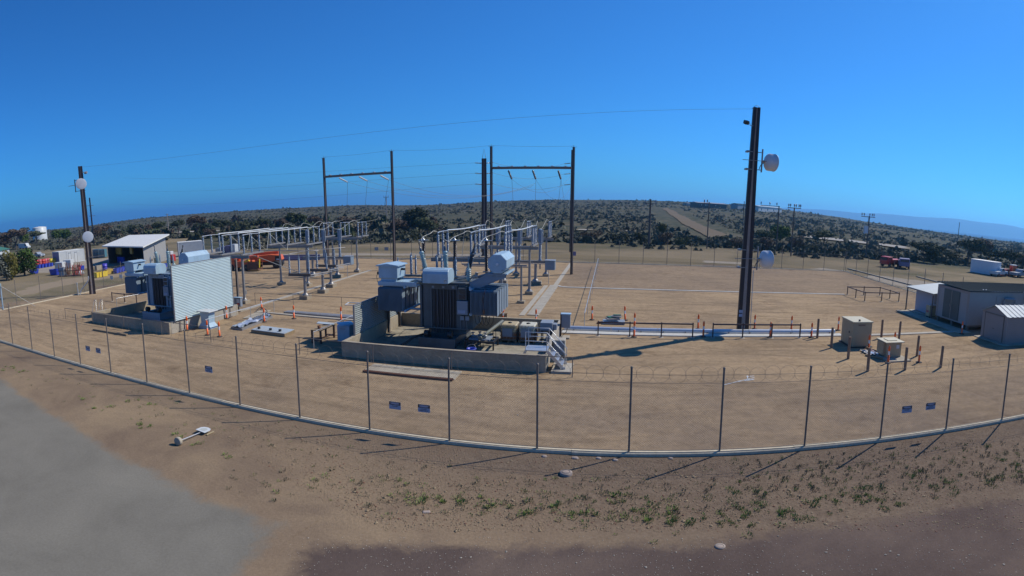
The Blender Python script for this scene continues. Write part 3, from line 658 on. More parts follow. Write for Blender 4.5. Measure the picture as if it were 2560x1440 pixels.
# ------------------------------------------------------------------ traffic posts (orange, reflective band, rubber foot)
def traffic_post():
    r = thing('traffic_post', (0, 0, 0), '', 'traffic post', 'orange traffic posts in the yard')
    m = MB(); m.lathe([(0.20, 0), (0.20, 0.03), (0.16, 0.055), (0.07, 0.065), (0.05, 0.09)], (0, 0, 0), n=8); m.build('foot', 'rubber', r)
    m = MB(); m.lathe([(0.066, 0.06), (0.062, 0.48), (0.052, 0.48), (0.052, 0.72), (0.06, 0.73), (0.068, 0.92), (0.05, 0.97), (0.035, 1.03), (0.012, 1.05)], (0, 0, 0), n=10); m.build('post', 'orange', r)
    m = MB(); m.lathe([(0.056, 0.49), (0.056, 0.71)], (0, 0, 0), n=10); m.build('reflective_band', 'refl', r)
    return r
TP = [((1480, 800), 'orange post left of the green machine frame in the yard'), ((1563, 801), 'leaning orange post behind the green machine frame'), ((1586, 820), 'orange post just behind the left brown barrier'),
 ((1585, 843), 'orange post standing in front of the left brown barrier'), ((1745, 823), 'orange post behind the silver duct between the two brown barriers'), ((1758, 842), 'orange post in front of the silver duct in the gap between the brown barriers'),
 ((1886, 823), 'orange post beside the foot of the tall right dish pole'), ((1925, 843), 'orange post against the right brown barrier'), ((1978, 825), 'orange post behind the right end of the right brown barrier'),
 ((2028, 844), 'orange post just past the right end of the right brown barrier'), ((2095, 826), 'orange post behind the tall beige cabinet'), ((2171, 877), 'orange post at the front corner of the tall beige cabinet'),
 ((2220, 907), 'orange post at the left front corner of the small beige kiosk'), ((2297, 906), 'orange post to the right of the small beige kiosk'), ((2235, 868), 'orange post mostly hidden behind the small beige kiosk'),
 ((2404, 835), 'orange post in shade in front of the dark-roofed hut'), ((468, 826), 'orange post in front of the tall corrugated wall, near its left end'), ((519, 838), 'orange post before the white-lidded pillar, left of a close pair'),
 ((549, 842), 'orange post before the white-lidded pillar, right of a close pair'), ((567, 797), 'orange post at the far end of the tall corrugated wall'), ((655, 773), 'leaning orange post behind the silver crate'),
 ((661, 805), 'orange post in front of the silver crate'), ((735, 797), 'orange post alone by the kerb left of the middle'), ((853, 802), 'orange post beyond the work table'),
 ((1258, 806), 'orange post behind the left oil cube'), ((1340, 810), 'orange post behind the right oil cube')]
LEAN = {1563: (-0.07, 0.05), 655: (-0.08, 0.1), 468: (0.05, 0.06), 567: (-0.03, 0)}
series(traffic_post, [dict(loc=S(*b), label=l, rz=rnd.uniform(0, 6), rx=LEAN.get(b[0], (0.0, 0))[0]) for b, l in TP])

# ------------------------------------------------------------------ timber bollards round the kiosks
def timber_bollard():
    m = MB(); k = 10; pr = [(0.085, -0.05), (0.083, 0.5), (0.08, 1.27), (0.07, 1.34)]; m.lathe(pr, (0, 0, 0), n=k)
    o = m.build('timber_bollard', 'timber'); return tag(o, '', 'bollard', 'timber bollards round the beige kiosks')
TB = [((2043, 845), 'timber bollard nearest the right brown barrier'), ((2078, 870), 'timber bollard left of the tall beige cabinet'), ((2120, 897), 'timber bollard before the tall beige cabinet, left front'),
 ((2169, 928), 'timber bollard nearest the camera, left front corner of the ring'), ((2262, 925), 'timber bollard in front of the small beige kiosk'), ((2351, 919), 'timber bollard at the right front corner of the ring'),
 ((2292, 890), 'timber bollard right of the small beige kiosk'), ((2203, 845), 'timber bollard behind the tall beige cabinet, by the path'), ((2247, 849), 'timber bollard on the far side of the path, rightmost at the back')]
series(timber_bollard, [dict(loc=S(*b), label=l, rz=rnd.uniform(0, 6), rx=rnd.uniform(-.02, .02)) for b, l in TB])

# ------------------------------------------------------------------ brown pipe barriers
def barrier(pts, label, h=0.95, closed=False, foot=True, w=0.075):
    pts = [V3(p) for p in pts]; r = thing('barrier_rail', pts[0], label, 'barrier')
    for p in pts:
        m = MB(); m.box(p.x-w/2, p.x+w/2, p.y-w/2, p.y+w/2, 0, h); m.lathe([(w*.62, 0), (w*.5, .02), (.01, .05)], p+V3((0, 0, h)), n=6); m.build('post', 'brown_rail', r)
        if foot: m = MB(); m.lathe([(0.16, 0), (0.14, 0.02), (0.05, 0.035)], p, n=9); m.build('footing', 'conc_pale', r)
    q = pts + ([pts[0]] if closed else [])
    for a, b in zip(q, q[1:]):
        m = MB(); d = (b-a).normalized()*w/2; m.bar(a+d+V3((0, 0, h-.06)), b-d+V3((0, 0, h-.06)), 0.07, 0.085); m.build('rail', 'brown_rail', r)
    return r
barrier([(-0.68, 32.92, 0), (1.31, 32.93, 0), (3.30, 32.95, 0), (5.30, 32.97, 0)], 'low brown barrier of four posts before the silver duct, left of the dish pole')
barrier([(6.61, 33.0, 0), (8.58, 33.0, 0), (10.55, 33.0, 0), (12.53, 33.0, 0)], 'low brown barrier of four posts in front of the tall dish pole')
sq = [(24.80, 51.9, 0), (24.85, 49.9, 0), (24.95, 48.0, 0), (26.9, 48.0, 0), (28.95, 47.95, 0), (28.9, 49.8, 0), (28.8, 51.9, 0), (26.8, 51.9, 0)]
barrier(sq, 'square enclosure of brown rails standing alone near the right sheds', closed=True)
barrier([S(281, 753), S(312, 757), S(342, 759)], 'short brown barrier of three posts under the left transformer radiator')

# pipe handrails
def handrail(pts, label, h=1.0, mat='galv_dark', r0=0.024, posts=None):
    pts = [V3(p) for p in pts]; r = thing('handrail', pts[0], label, 'handrail')
    m = MB(); m.tube([p+V3((0, 0, h)) for p in pts], r0, 8); m.build('rail', mat, r)
    for p in (posts or pts): p = V3(p); m = MB(); m.tube([p, p+V3((0, 0, h))], r0, 8); m.build('post', mat, r)
    return r
handrail([(-16.6, 24.5, 0), (-1.67, 24.5, 0)], 'thin rail on posts before the main bund wall', posts=[(-16.43, 24.5, 0), (-11.87, 24.5, 0), (-7.6, 24.5, 0), (-1.67, 24.5, 0)])
handrail([(-16.35, 25.9, 0), (-16.35, 33.2, 0)], 'pale rail running back past the work table and grey bin', mat='alu', posts=[(-16.35, 25.9, 0), (-16.35, 29.6, 0), (-16.35, 33.2, 0)])
handrail([(-40.6, 24.5, 0), (-23.2, 24.5, 0)], 'thin rail on posts before the left bund wall', posts=[(-40.6, 24.5, 0), (-36.4, 24.5, 0), (-32.2, 24.5, 0), (-27.9, 24.5, 0), (-23.2, 24.5, 0)])
handrail([(-25.2, 26.2, 0), (-25.2, 34.2, 0)], 'pale rail running back past the white-lidded pillar', mat='alu', posts=[(-25.2, 31.2, 0), (-25.2, 34.2, 0)])
handrail([S(293, 772), S(293, 772)+V3((0.4, 8.5, 0))], 'pale rail running back beside the left radiator', mat='alu')
handrail([(-1.65, 35.0, 0), (-1.72, 72, 0)], 'long pale rail running back across the yard to the far fence', mat='alu', posts=[(-1.65, 35+i*4.62, 0) for i in range(9)])
handrail([(-29.2, 36.9, 0), (-15.3, 37.2, 0)], 'low dark rail running across the yard between the two transformers', h=1.0, r0=0.02, posts=[(-29.2, 36.9, 0), (-25.2, 37, 0), (-20.6, 37.1, 0), (-15.3, 37.2, 0)])

# ------------------------------------------------------------------ cable duct, trench lids, strips of concrete
m = MB(); m.box(-3.0, 15.9, 33.25, 33.95, -0.05, 0.06); tag(m.build('concrete_strip', 'conc_white'), 'white concrete strip under the silver duct behind the brown barriers', 'concrete strip')
r = thing('cable_duct', (-3, 34.2, 0), 'long shiny galvanised duct behind the brown barriers', 'cable duct')
m = MB(); L0, L1 = -2.9, 15.6
prof = [(33.98, 0.0), (33.98, .16), (34.05, .27), (34.2, .31), (34.36, .27), (34.44, .16), (34.44, 0.0)]
x = L0
while x < L1: e = min(x+3.05, L1); m.prism([(x, a, b) for a, b in prof], (0, 0, 0), (e-x-.03, 0, 0)); x = e
m.build('cover', 'alu', r)
for i in range(13): m = MB(); x = L0+0.6+i*1.45; m.box(x, x+.05, 33.93, 33.978, .05, .16); m.build('bracket', 'galv_dark', r)
m = MB(); a, b = S(590, 792), S(885, 805); a = V3((-26.8, 34.3, 0)); b = V3((-15.2, 34.0, 0)); m.bar(a+V3((0, -.45, .02)), b+V3((0, -.45, .02)), 0.35, 0.1); tag(m.build('concrete_strip', 'conc_pale', origin=a), 'pale kerb strip before the grey duct between the transformers', 'concrete strip')
m = MB(); m.bar(a+V3((2.6, .1, .08)), b+V3((0, .1, .08)), 0.6, 0.16)
for i in range(9): m.bar(a+V3((2.8+i*1.0, .1, .165)), a+V3((3.7+i*1.0, .1, .165)), 0.5, 0.02)
tag(m.build('cable_duct', 'galv', origin=a), 'low grey metal duct between the two transformers', 'cable duct')
m = MB(); m.prism([(16.5, 33.1, 0), (26.2, 33.45, 0), (26.2, 33.95, 0), (16.5, 33.6, 0)], (0, 0, -.04), (0, 0, .05)); tag(m.build('concrete_strip', 'conc_pale'), 'narrow pale strip from the beige cabinet to the dark-roofed hut', 'concrete strip')
m = MB()
for i in range(24): y = 38.4+i*0.62; m.box(-6.05, -5.2, y, y+.58, -.03, .05+rnd.uniform(0, .012))
tag(m.build('trench_lid', 'conc_pale'), 'row of pale concrete trench lids running back beside the main transformer bay', 'trench lid')
m = MB(); m.box(-6.62, -6.22, 38.2, 53, -.03, .035); tag(m.build('concrete_strip', 'conc_pale'), 'plain strip of concrete alongside the trench lids', 'concrete strip')
m = MB(); m.box(-5.75, -5.3, 53.35, 74, -.03, .03); tag(m.build('concrete_strip', 'conc_pale'), 'thin strip continuing from the trench lids to the far fence', 'concrete strip')
pts = [(-5.25, 53.2), (-4.9, 52.6), (-4.2, 52.35), (4, 52.3), (14, 52.3), (24.6, 52.2)]; m = MB()
for a, b in zip(pts, pts[1:]): m.bar((*a, .015), (*b, .015), 0.30, 0.06)
tag(m.build('concrete_strip', 'conc_white'), 'thin pale edging strip crossing the empty half of the yard', 'concrete strip')
a, b = S(600, 778), S(925, 676); m = MB(); m.bar(a+V3((0, 0, .005)), b+V3((0, 0, .005)), 0.5, 0.06); tag(m.build('concrete_strip', 'conc_pale', origin=a), 'pale strip running back through the left switchyard bay', 'concrete strip')
a, b = S(620, 797), S(665, 776); m = MB(); m.bar(a+V3((0, 0, .01)), b+V3((0, 0, .01)), 0.9, 0.07); tag(m.build('trench_lid', 'conc', origin=a), 'grey trench lids beside the meter box at the left transformer', 'trench lid')
m = MB(); m.box(-11.7, -7.0, 23.0, 24.3, -.05, .05); tag(m.build('concrete_pad', 'conc', bev=.01), 'stained concrete pad in front of the main bund wall', 'concrete pad')
m = MB()
for i in range(70): x = -11.6+i*0.065; m.box(x, x+.028, 22.84, 22.96, .0, .10)
m.box(-11.65, -7.05, 22.82, 22.84, 0, .11); m.box(-11.65, -7.05, 22.96, 22.98, 0, .11)
tag(m.build('drain_grate', 'rust'), 'long dark slotted grate along the edge of the concrete pad', 'grate')
a, b = S(234, 826), S(318, 840); m = MB(); m.bar(a+V3((0, 0, .07)), b+V3((0, 0, .07)), 0.18, 0.14); tag(m.build('timber_beam', 'plank', origin=a), 'single timber beam lying before the left bund wall', 'timber beam')
# ------------------------------------------------------------------ bunds and screen walls
def bund(name, label, u0, u1, v0, v1, h=0.88, t=0.2, fl='conc_floor'):
    r = thing(name, (u0, v0, 0), label, 'bund wall')
    m = MB(); m.box(u0, u1, v0, v0+t, -.1, h); m.build('front_wall', 'conc_bund', r, bev=.012)
    m = MB(); m.box(u0, u1, v1-t, v1, -.1, h-.003); m.build('back_wall', 'conc_bund', r, bev=.012)
    m = MB(); m.box(u0, u0+t, v0+t, v1-t, -.1, h-.006); m.build('side_wall', 'conc_bund', r, bev=.012)
    m = MB(); m.box(u1-t, u1, v0+t, v1-t, -.1, h-.006); m.build('side_wall', 'conc_pale', r, bev=.012)
    m = MB(); m.box(u0+t, u1-t, v0+t, v1-t, -.05, 0.05); m.build('floor', fl, r)
    return r
bund('bund_wall', 'long concrete bund wall around the main dark transformer', -14.0, -3.0, 25.0, 33.4)
bund('bund_wall', 'concrete bund wall around the left transformer beside the corrugated screen', -37.0, -27.45, 24.85, 32.4, 0.85)
def screen(label, u, v0, v1, z0, z1, faces=1, posts=(), post_side=1, mat='sheet_metal'):
    r = thing('screen_wall', (u, v0, 0), label, 'screen wall')
    m = MB(); m.corr((u, v0, z0), (0, 1, 0), (0, 0, 1), v1-v0, z1-z0, 0.115, 0.028, (1, 0, 0)); m.build('sheeting', mat, r)
    m = MB(); m.box(u-.05, u+.05, v0-.06, v0-.002, z0, z1+.02); m.box(u-.05, u+.05, v1+.002, v1+.06, z0, z1+.02); m.box(u-.04, u+.04, v0, v1, z1+.003, z1+.03); m.build('edge_trim', 'galv', r)
    for pv in posts:
        m = MB(); x = u + post_side*.14; m.ibeam((x, pv, 0.05), (x, pv, z1-.1), .16, .16, .014, (1, 0, 0)); m.box(x-.18, x+.18, pv-.16, pv+.16, .05, .09); m.build('post', 'galv_dark', r)
    return r
screen('tall pale corrugated metal screen beside the left transformer, sunlit', -27.36, 25.4, 31.75, 0.86, 4.80, posts=(25.9, 28.6, 31.4), post_side=-1)
screen('lower ribbed metal screen on the left edge of the main bund, mostly shaded', -13.9, 26.45, 33.2, 0.89, 2.62, posts=(30.9, 32.7), mat='sheet_shaded')

# ------------------------------------------------------------------ power transformer
def transformer(label):
    O = V3((-9.4, 30.0, 0.05)); r = thing('power_transformer', O, label, 'transformer', 'power transformers in the two bunds')
    m = MB()
    for u in (-10.45, -8.65): m.ibeam((u, 27.95, .35), (u, 32.0, .35), .3, .55, .04)
    for v in (28.1, 29.3, 30.5, 31.8): m.box(-10.3, -8.8, v-.12, v+.12, .2, .62)
    m.box(-10.6, -8.45, 27.9, 27.945, .06, .66)
    m.build('skid', 'tank_grey', r)
    m = MB(); c = .35; u0, u1, v0, v1 = -10.95, -7.75, 28.85, 31.6
    foot = [(u0+c, v0), (u1-c, v0), (u1, v0+c), (u1, v1-c), (u1-c, v1), (u0+c, v1), (u0, v1-c), (u0, v0+c)]
    m.prism([(a, b, 0) for a, b in foot], (0, 0, 1.0), (0, 0, 3.66))
    low = [(-9.35+(a+9.35)*.72, 30.2+(b-30.2)*.8) for a, b in foot]; m.prism([(a, b, 0) for a, b in low], (0, 0, .63), (0, 0, .998))
    m.build('tank', 'tank_grey', r, bev=.02)
    m = MB()
    for u in (-10.72, -10.1, -8.35, -8.0):
        m.box(u-.05, u+.05, v0-.10, v0+.3, 1.05, 3.55)
    m.box(u0+.1, u1-.1, v0-.13, v0-.105, 1.05, 1.12); m.build('stiffener', 'tank_grey', r)
    m = MB(); m.prism([(-9.35+(a+9.35)*1.06, 30.2+(b-30.2)*1.05, 0) for a, b in foot], (0, 0, 3.662), (0, 0, 3.75)); m.build('cover', 'tank_grey', r, bev=.015)
    # cable recess on the front with a run of conduits
    m = MB(); m.box(-10.0, -8.62, v0-.02, v0-.004, 1.1, 3.45); m.build('cable_recess', 'black', r)
    m = MB()
    for i, u in enumerate((-9.9, -9.72, -9.5, -9.33, -9.1, -8.95, -8.72)):
        m.tube([(u, v0-.05, 3.5), (u+.02*((i*7) % 3-1), v0-.09, 2.4), (u+.04*((i*5) % 3-1), v0-.09, 1.3), (u+.1*((i*3) % 3-1), v0+.05, .8)], .028+.012*(i % 2), 6)
    m.build('conduits', 'porc_dark', r)
    m = MB(); m.box(-10.15, -8.5, v0-.14, v0-.03, 3.36, 3.62); m.build('gland_plate', 'tank_grey', r)
    for u in (-9.95, -9.33, -8.75): m = MB(); m.box(u-.07, u+.07, v0-.16, v0-.145, 3.43, 3.55); m.build('tag_plate', 'label_grey', r)
    m = MB(); m.box(-8.42, -7.93, v0-.30, v0-.12, 2.82, 3.48); m.build('cubicle', 'tank_grey', r, bev=.01)
    m = MB(); m.box(-8.37, -7.98, v0-.315, v0-.302, 3.18, 3.42); m.box(-8.37, -7.98, v0-.315, v0-.302, 2.88, 3.13); m.build('window', 'glass', r)
    m = MB(); m.box(-8.48, -7.86, v0-.36, v0-.12, 1.98, 2.76); m.build('cubicle', 'label_grey', r, bev=.01)
    m = MB(); m.box(-8.42, -7.98, v0-.375, v0-.362, 2.06, 2.24); m.build('name_plate', 'sign_face', r)
    for q in (0, 1): m = MB(); m.box(-8.35+q*.3, -8.12+q*.3, v0-.16, v0-.115, 1.62, 1.86); m.build('terminal_box', 'label_grey', r)
    # instrument housing with rounded front edge
    m = MB(); poly = [(28.25, 3.74), (28.25, 4.28), (28.30, 4.42), (28.42, 4.52), (28.58, 4.55), (29.1, 4.55), (29.28, 4.50), (29.4, 4.36), (29.45, 4.18), (29.45, 3.95), (29.3, 3.74)]
    m.prism([(0, a, b) for a, b in poly], (-10.42, 0, 0), (-8.9, 0, 0)); hv = m.build('instrument_housing', 'paint_blue', r, bev=.02)
    m = MB(); m.box(-10.1, -9.2, 28.6, 29.0, 4.552, 4.565); m.build('lid', 'paint_blue', r)
    m = MB(); m.box(-9.14, -8.95, 28.236, 28.248, 3.82, 4.0); lp = m.build('label_plate', 'white', r)
    text_part('lettering', 'VT', (-9.045, 28.233, 3.91), .15, r, 'black')
    m = MB(); m.box(-10.3, -9.0, 28.6, 29.3, 3.64, 3.738); m.build('housing_base', 'tank_grey', r)
    # marshalling box over the left radiators
    m = MB(); m.box(-13.3, -12.1, 28.6, 29.9, 3.92, 4.62); m.build('marshalling_box', 'paint_blue', r, bev=.015)
    m = MB(); m.prism([(-13.42, 0, 4.622), (-12.0, 0, 4.622), (-12.0, 0, 4.68), (-12.7, 0, 4.78), (-13.42, 0, 4.68)], (0, 28.48, 0), (0, 30.02, 0)); m.build('lid', 'paint_blue', r)
    m = MB(); m.tube([(-12.08, 29.2, 4.4), (-11.85, 29.2, 4.4)], .07, 8); m.build('cable_gland', 'black', r); m = MB(); m.tube([(-13.33, 29.0, 4.15), (-13.55, 29.0, 4.15)], .09, 8); m.tube([(-13.55, 29.0, 4.15), (-13.62, 29.0, 3.95), (-13.6, 29.05, 3.6), (-13.3, 29.1, 3.55)], .015, 5); m.build('cable_gland', 'black', r)
    m = MB()
    for v in (28.62, 29.86): m.bar((-13.35, v, 3.62), (-10.9, v, 3.62), .1, .2)
    m.box(-13.2, -12.2, 28.7, 28.8, 3.72, 3.918); m.box(-13.2, -12.2, 29.7, 29.8, 3.72, 3.918); m.box(-13.35, -11.5, 28.75, 29.75, 3.68, 3.715); m.build('platform', 'paint_blue', r)
    # radiator banks: fins perpendicular to the line of the two bays
    for s, (a, b) in ((-1, (-13.36, -11.78)), (1, (-7.72, -6.13))):
        for k in range(5):
            v = 28.5 + k*.66; m = MB(); n = 22
            for i in range(n):
                u = a + (b-a)*(i+.5)/n; z0, z1, w = 1.95, 3.38, .50
                m.prism([(u, v, z0+.06), (u, v+.07, z0), (u, v+w-.07, z0), (u, v+w, z0+.06), (u, v+w, z1-.1), (u, v+w-.1, z1), (u, v+.1, z1), (u, v, z1-.1)], (-.011, 0, 0), (.011, 0, 0))
            m.tube([(a+.02, v+.25, z1-.06), (b-.02, v+.25, z1-.06)], .055, 8); m.tube([(a+.02, v+.25, z0+.08), (b-.02, v+.25, z0+.08)], .055, 8)
            m.build('radiator', 'paint_dark', r)
        e = -11.5 if s < 0 else -7.7
        m = MB()
        for z in (3.42, 2.0):
            m.tube([(e-(.15 if s < 0 else -.0), 28.55, z), (e-(.15 if s < 0 else 0), 31.6, z)], .08, 8)
            for v in (29.4, 30.9): m.tube([(e-(.15 if s < 0 else 0), v, z), (-10.9 if s < 0 else -7.8, v, z)], .07, 8)
        for v in (28.7, 31.4):
            m.bar((a, v, 3.50), (-10.9 if s < 0 else -7.8, v, 3.50), .09, .12)
        m.build('header_pipe', 'paint_blue', r)
    m = MB(); u = -6.9
    for v in (28.44,): m.tube([(u+.1, v, 3.5), (u-.05, v-.03, 2.9), (u, v-.02, 2.35)], .012, 5); m.box(u-.05, u+.05, v-.07, v-.01, 2.08, 2.34)
    m.build('hanging_sensor', 'rust', r)
    m = MB()
    for i in range(4): u = -7.5+i*.22; m.tube([(u, 28.7, 1.95), (u+.1, 28.6, 1.5+.1*(i % 2)), (u+.25, 28.75, 1.35), (u+.4, 28.7, 1.6), (u+.42, 28.75, 1.95)], .018, 5)
    m.build('loose_hoses', 'black', r)
    # conservator drum on its sloping bracket
    def octa(cx, cz, R): return [(cx+R*math.cos(rad(22.5+45*k)), 0, cz+R*math.sin(rad(22.5+45*k))) for k in range(8)]
    m = MB(); m.prism(octa(-6.22, 4.86, .57), (0, 28.8, 0), (0, 31.25, 0)); cons = m.build('conservator', 'paint_blue', r, bev=.03)
    m = MB(); m.tube([(-6.22, 28.79, 4.86), (-6.22, 28.74, 4.86)], .08, 12); m.build('gauge', 'dish_white', r)
    m = MB(); m.box(-6.0, -5.75, 28.786, 28.797, 4.50, 4.54); m.build('tag_plate', 'label_grey', r)
    m = MB()
    for v in (29.0, 31.0):
        m.prism([(-7.85, v, 3.52), (-7.3, v, 3.45), (-5.75, v, 4.12), (-5.75, v, 4.30), (-6.7, v, 4.33), (-7.85, v, 3.76)], (0, -.03, 0), (0, .03, 0))
    m.box(-6.75, -5.8, 28.9, 31.1, 4.20, 4.30); m.bar((-7.8, 28.96, 3.6), (-5.8, 28.96, 4.2), .03, .28); m.build('conservator_bracket', 'paint_dark', r)
    m = MB(); m.bar((-5.72, 28.8, 4.30), (-5.72, 31.2, 4.30), .1, .08); m.build('rail', 'paint_blue', r)
    # bushings
    for (bx, bz), (tx, tz), mat in (((-10.95, 3.95), (-11.32, 5.40), 'porc_green'), ((-9.72, 3.95), (-9.78, 5.45), 'porc_green'), ((-8.45, 3.85), (-8.05, 5.35), 'porc_dark')):
        b0 = V3((bx, 30.5, bz)); d = V3((tx-bx, 0.02, tz-bz)); h = d.length; d.normalize(); m = MB()
        m.lathe([(.21, -.3), (.21, -.02), (.25, -.02), (.25, .02)] + [(q, z) for q, z in insul_prof(h*.86, .185, .6, 15, .04, .13)] + [(.15, h*.87), (.15, h*.93), (.10, h*.96)], b0, d, 14)
        bs = m.build('bushing', mat, r)
        m = MB(); m.lathe([(.075, h*.96), (.06, h*1.12), (.03, h*1.14), (.03, h*1.27), (.05, h*1.28), (.02, h*1.34)], b0, d, 10); m.build('terminal', 'black' if mat == 'porc_dark' else 'porc_dark', r)
    for u, v, h, rr, mat in ((-12.35, 31.5, 1.25, .10, 'porc_grey'), (-12.12, 31.7, 1.1, .08, 'porc_grey'), (-10.62, 31.45, 1.2, .09, 'porc_grey'), (-10.35, 31.6, 1.1, .08, 'porc_grey'), (-9.42, 31.5, 1.05, .09, 'porc_grey'), (-13.3, 31.6, .95, .08, 'porc_grey')):
        m = MB(); m.lathe(insul_prof(h, rr, .7, 12, .08), (u, v, 3.76)); m.lathe([(.03, h), (.03, h+.12), (.01, h+.14)], (u, v, 3.76), n=6); m.build('bushing', mat, r)
    m = MB(); m.bar((-13.5, 31.55, 3.70), (-7.7, 31.55, 3.70), .3, .1); m.build('bushing_beam', 'tank_grey', r)
    m = MB(); m.lathe(insul_prof(.75, .17, .7, 6, .06), (-8.05, 29.5, 3.76)); m.lathe([(.05, .75), (.04, .9), (.02, 1.05)], (-8.05, 29.5, 3.76), n=8); m.build('bushing', 'porc_green', r)
    m = MB(); m.lathe(insul_prof(.42, .09, .7, 5, .05), (-10.75, 29.2, 3.76)); m.build('bushing', 'black', r)
    m = MB(); m.tube([(-8.7, 29.6, 3.85), (-7.6, 29.4, 4.0), (-6.7, 29.1, 4.3)], .06, 8); m.tube([(-10.8, 29.9, 3.9), (-8.0, 29.9, 3.9)], .09, 8); m.tube([(-7.6, 29.3, 4.0), (-7.5, 29.3, 4.3)], .09, 8)
    m.lathe([(.02, 0), (.11, .02), (.11, .07), (.02, .09)], (-7.45, 29.0, 4.1), (0, -1, 0), 10); m.build('pipework', 'galv', r)
    for u in (-10.2, -8.8): m = MB(); m.tube([(u-.12, 28.2, .86), (u+.12, 28.2, .86)], .2, 12); m.build('wheel', 'black', r)
    return r
T2 = transformer('big dark power transformer in the middle bund with drum tank on top')
def repaint(o, frm, to):
    for c in [o]+list(o.children_recursive):
        if c.type == 'MESH' and c.data.materials and c.data.materials[0] == M[frm]: c.data = c.data.copy(); c.data.materials[0] = M[to]
T1 = dup(T2, T2.location + V3((-23.2, -0.15, 0)), label='blue-grey power transformer partly hidden by the tall corrugated screen'); repaint(T1, 'tank_grey', 'tank_blue')

# things standing in and around the main bund
def ibc(m_, label, u, v, mat):
    r = thing('oil_cube', (u, v, .05), label, 'oil container', 'caged oil cubes in the main bund')
    m = MB(); m.box(u-.47, u+.47, v-.55, v+.55, .20, 1.13); m.build('tank', mat, r, bev=.06)
    m = MB(); m.box(u-.475, u+.475, v-.555, v+.555, .22, .74); m.build('oil_level', 'oil_brown', r, bev=.05)
    m = MB()
    for k in range(5):
        z = .24+k*.21
        m.tube([(u-.5, v-.58, z), (u+.5, v-.58, z), (u+.5, v+.58, z), (u-.5, v+.58, z), (u-.5, v-.58, z)], .011, 5)
    for k in range(6):
        x = u-.5+k*.2
        for y in (v-.58, v+.58): m.tube([(x, y, .2), (x, y, 1.14)], .011, 5)
        y = v-.58+k*.232
        for x2 in (u-.5, u+.5): m.tube([(x2, y, .2), (x2, y, 1.14)], .011, 5)
    m.build('cage', 'galv', r)
    m = MB(); m.box(u-.36, u+.24, v-.60, v-.592, .42, .92); m.build('label_plate', 'label_grey', r)
    m = MB(); m.lathe([(.12, 0), (.12, .04), (.05, .06)], (u, v, 1.13), n=12); m.build('cap', 'black', r)
    m = MB(); m.box(u-.5, u+.5, v-.6, v+.6, .17, .2)
    for x in (-.43, 0, .43): m.box(u+x-.06, u+x+.06, v-.58, v+.58, .05, .17)
    m.build('pallet', 'plank', r)
ibc(None, 'tan caged oil cube with brown oil, left of the pair in the main bund', -5.85, 30.75, 'cream')
ibc(None, 'whiter caged oil cube with pale top, right of the pair in the main bund', -4.75, 30.75, 'ibc_white')
p = S(1203, 873, .05); q = V3((p.x+.15, p.y+5.4, 0)); r = thing('pipe_run', p, 'khaki pipe on thin legs sloping beside the oil cubes', 'pipe')
m = MB(); a = SV(1200, 846, p.y); b = SV(1256, 803, p.y+4.2); m.tube([a, b], .11, 10); m.build('pipe', 'khaki', r)
for t in (0.03, .12, .55, .68): c = a.lerp(b, t); m = MB(); m.tube([(c.x, c.y, .05), (c.x, c.y, c.z-.08)], .022, 6); m.build('leg', 'black', r)
r = thing('pump_skid', (-7.6, 29.4, .05), 'dark filter skid with valves right of the main transformer base', 'pump')
m = MB(); m.box(-8.0, -6.3, 28.3, 28.4, .45, .55); m.box(-8.0, -6.3, 29.5, 29.6, .45, .55); m.box(-8.0, -7.9, 28.4, 29.5, .45, .55); m.box(-6.4, -6.3, 28.4, 29.5, .45, .55)
for u in (-7.95, -6.35):
    for v in (28.35, 29.55): m.box(u-.04, u+.04, v-.04, v+.04, .05, .45)
m.build('frame', 'black', r)
m = MB(); m.box(-7.8, -6.6, 28.5, 29.4, .55, .62); m.build('tray', 'label_grey', r)
for u, v, z in ((-7.6, 28.7, .62), (-7.25, 28.9, .62), (-6.9, 28.75, .62)): m = MB(); m.lathe([(.06, 0), (.06, .12), (.13, .13), (.13, .17), (.04, .18), (.04, .3), (.1, .31), (.1, .34)], (u, v, z), n=10); m.build('valve', 'galv', r)
r = thing('blue_drum', (-7.3, 27.2, .05), 'small bright blue tub on the floor of the main bund', 'tub'); m = MB(); m.lathe([(.2, 0), (.26, .34), (.28, .34), (.28, .38), (.2, .38), (.17, .05)], (-7.3, 27.2, .05), n=14); m.build('tub', 'blue', r); m = MB(); m.torus((-7.3, 27.2, .42), .25, .012, 16, 5, (1, 0, 0), (0, .5, .8)); m.build('handle', 'galv', r)
m = MB(); m.tube(spline([(-11.9, 26.6, .14), (-11.3, 27.4, .35), (-10.9, 28.0, .62), (-10.5, 28.5, .72)], 6), .07, 8); tag(m.build('hose', 'rubber', origin=(-11.9, 26.6, .1)), 'thick black hose arching from the bund floor to the main transformer base', 'hose')
m = MB(); m.tube(spline([(-6.9, 26.3, .08), (-6.0, 26.9, .08), (-5.2, 26.7, .08), (-4.2, 27.3, .08), (-3.6, 26.8, .08)], 6), .02, 6); tag(m.build('hose', 'rubber', origin=(-6, 26.6, .1)), 'thin black hose lying on the bund floor before the oil cubes', 'hose')
m = MB(); vs = [(-12.6, 26.0, .06), (-10.9, 26.0, .06), (-10.7, 28.3, .06), (-11.6, 28.6, .06)]
m.lathe([(.62, 0), (.62, 1.5)], (-12.0, 27.0, .06-.3), (0.55, .35, 0), 20); 
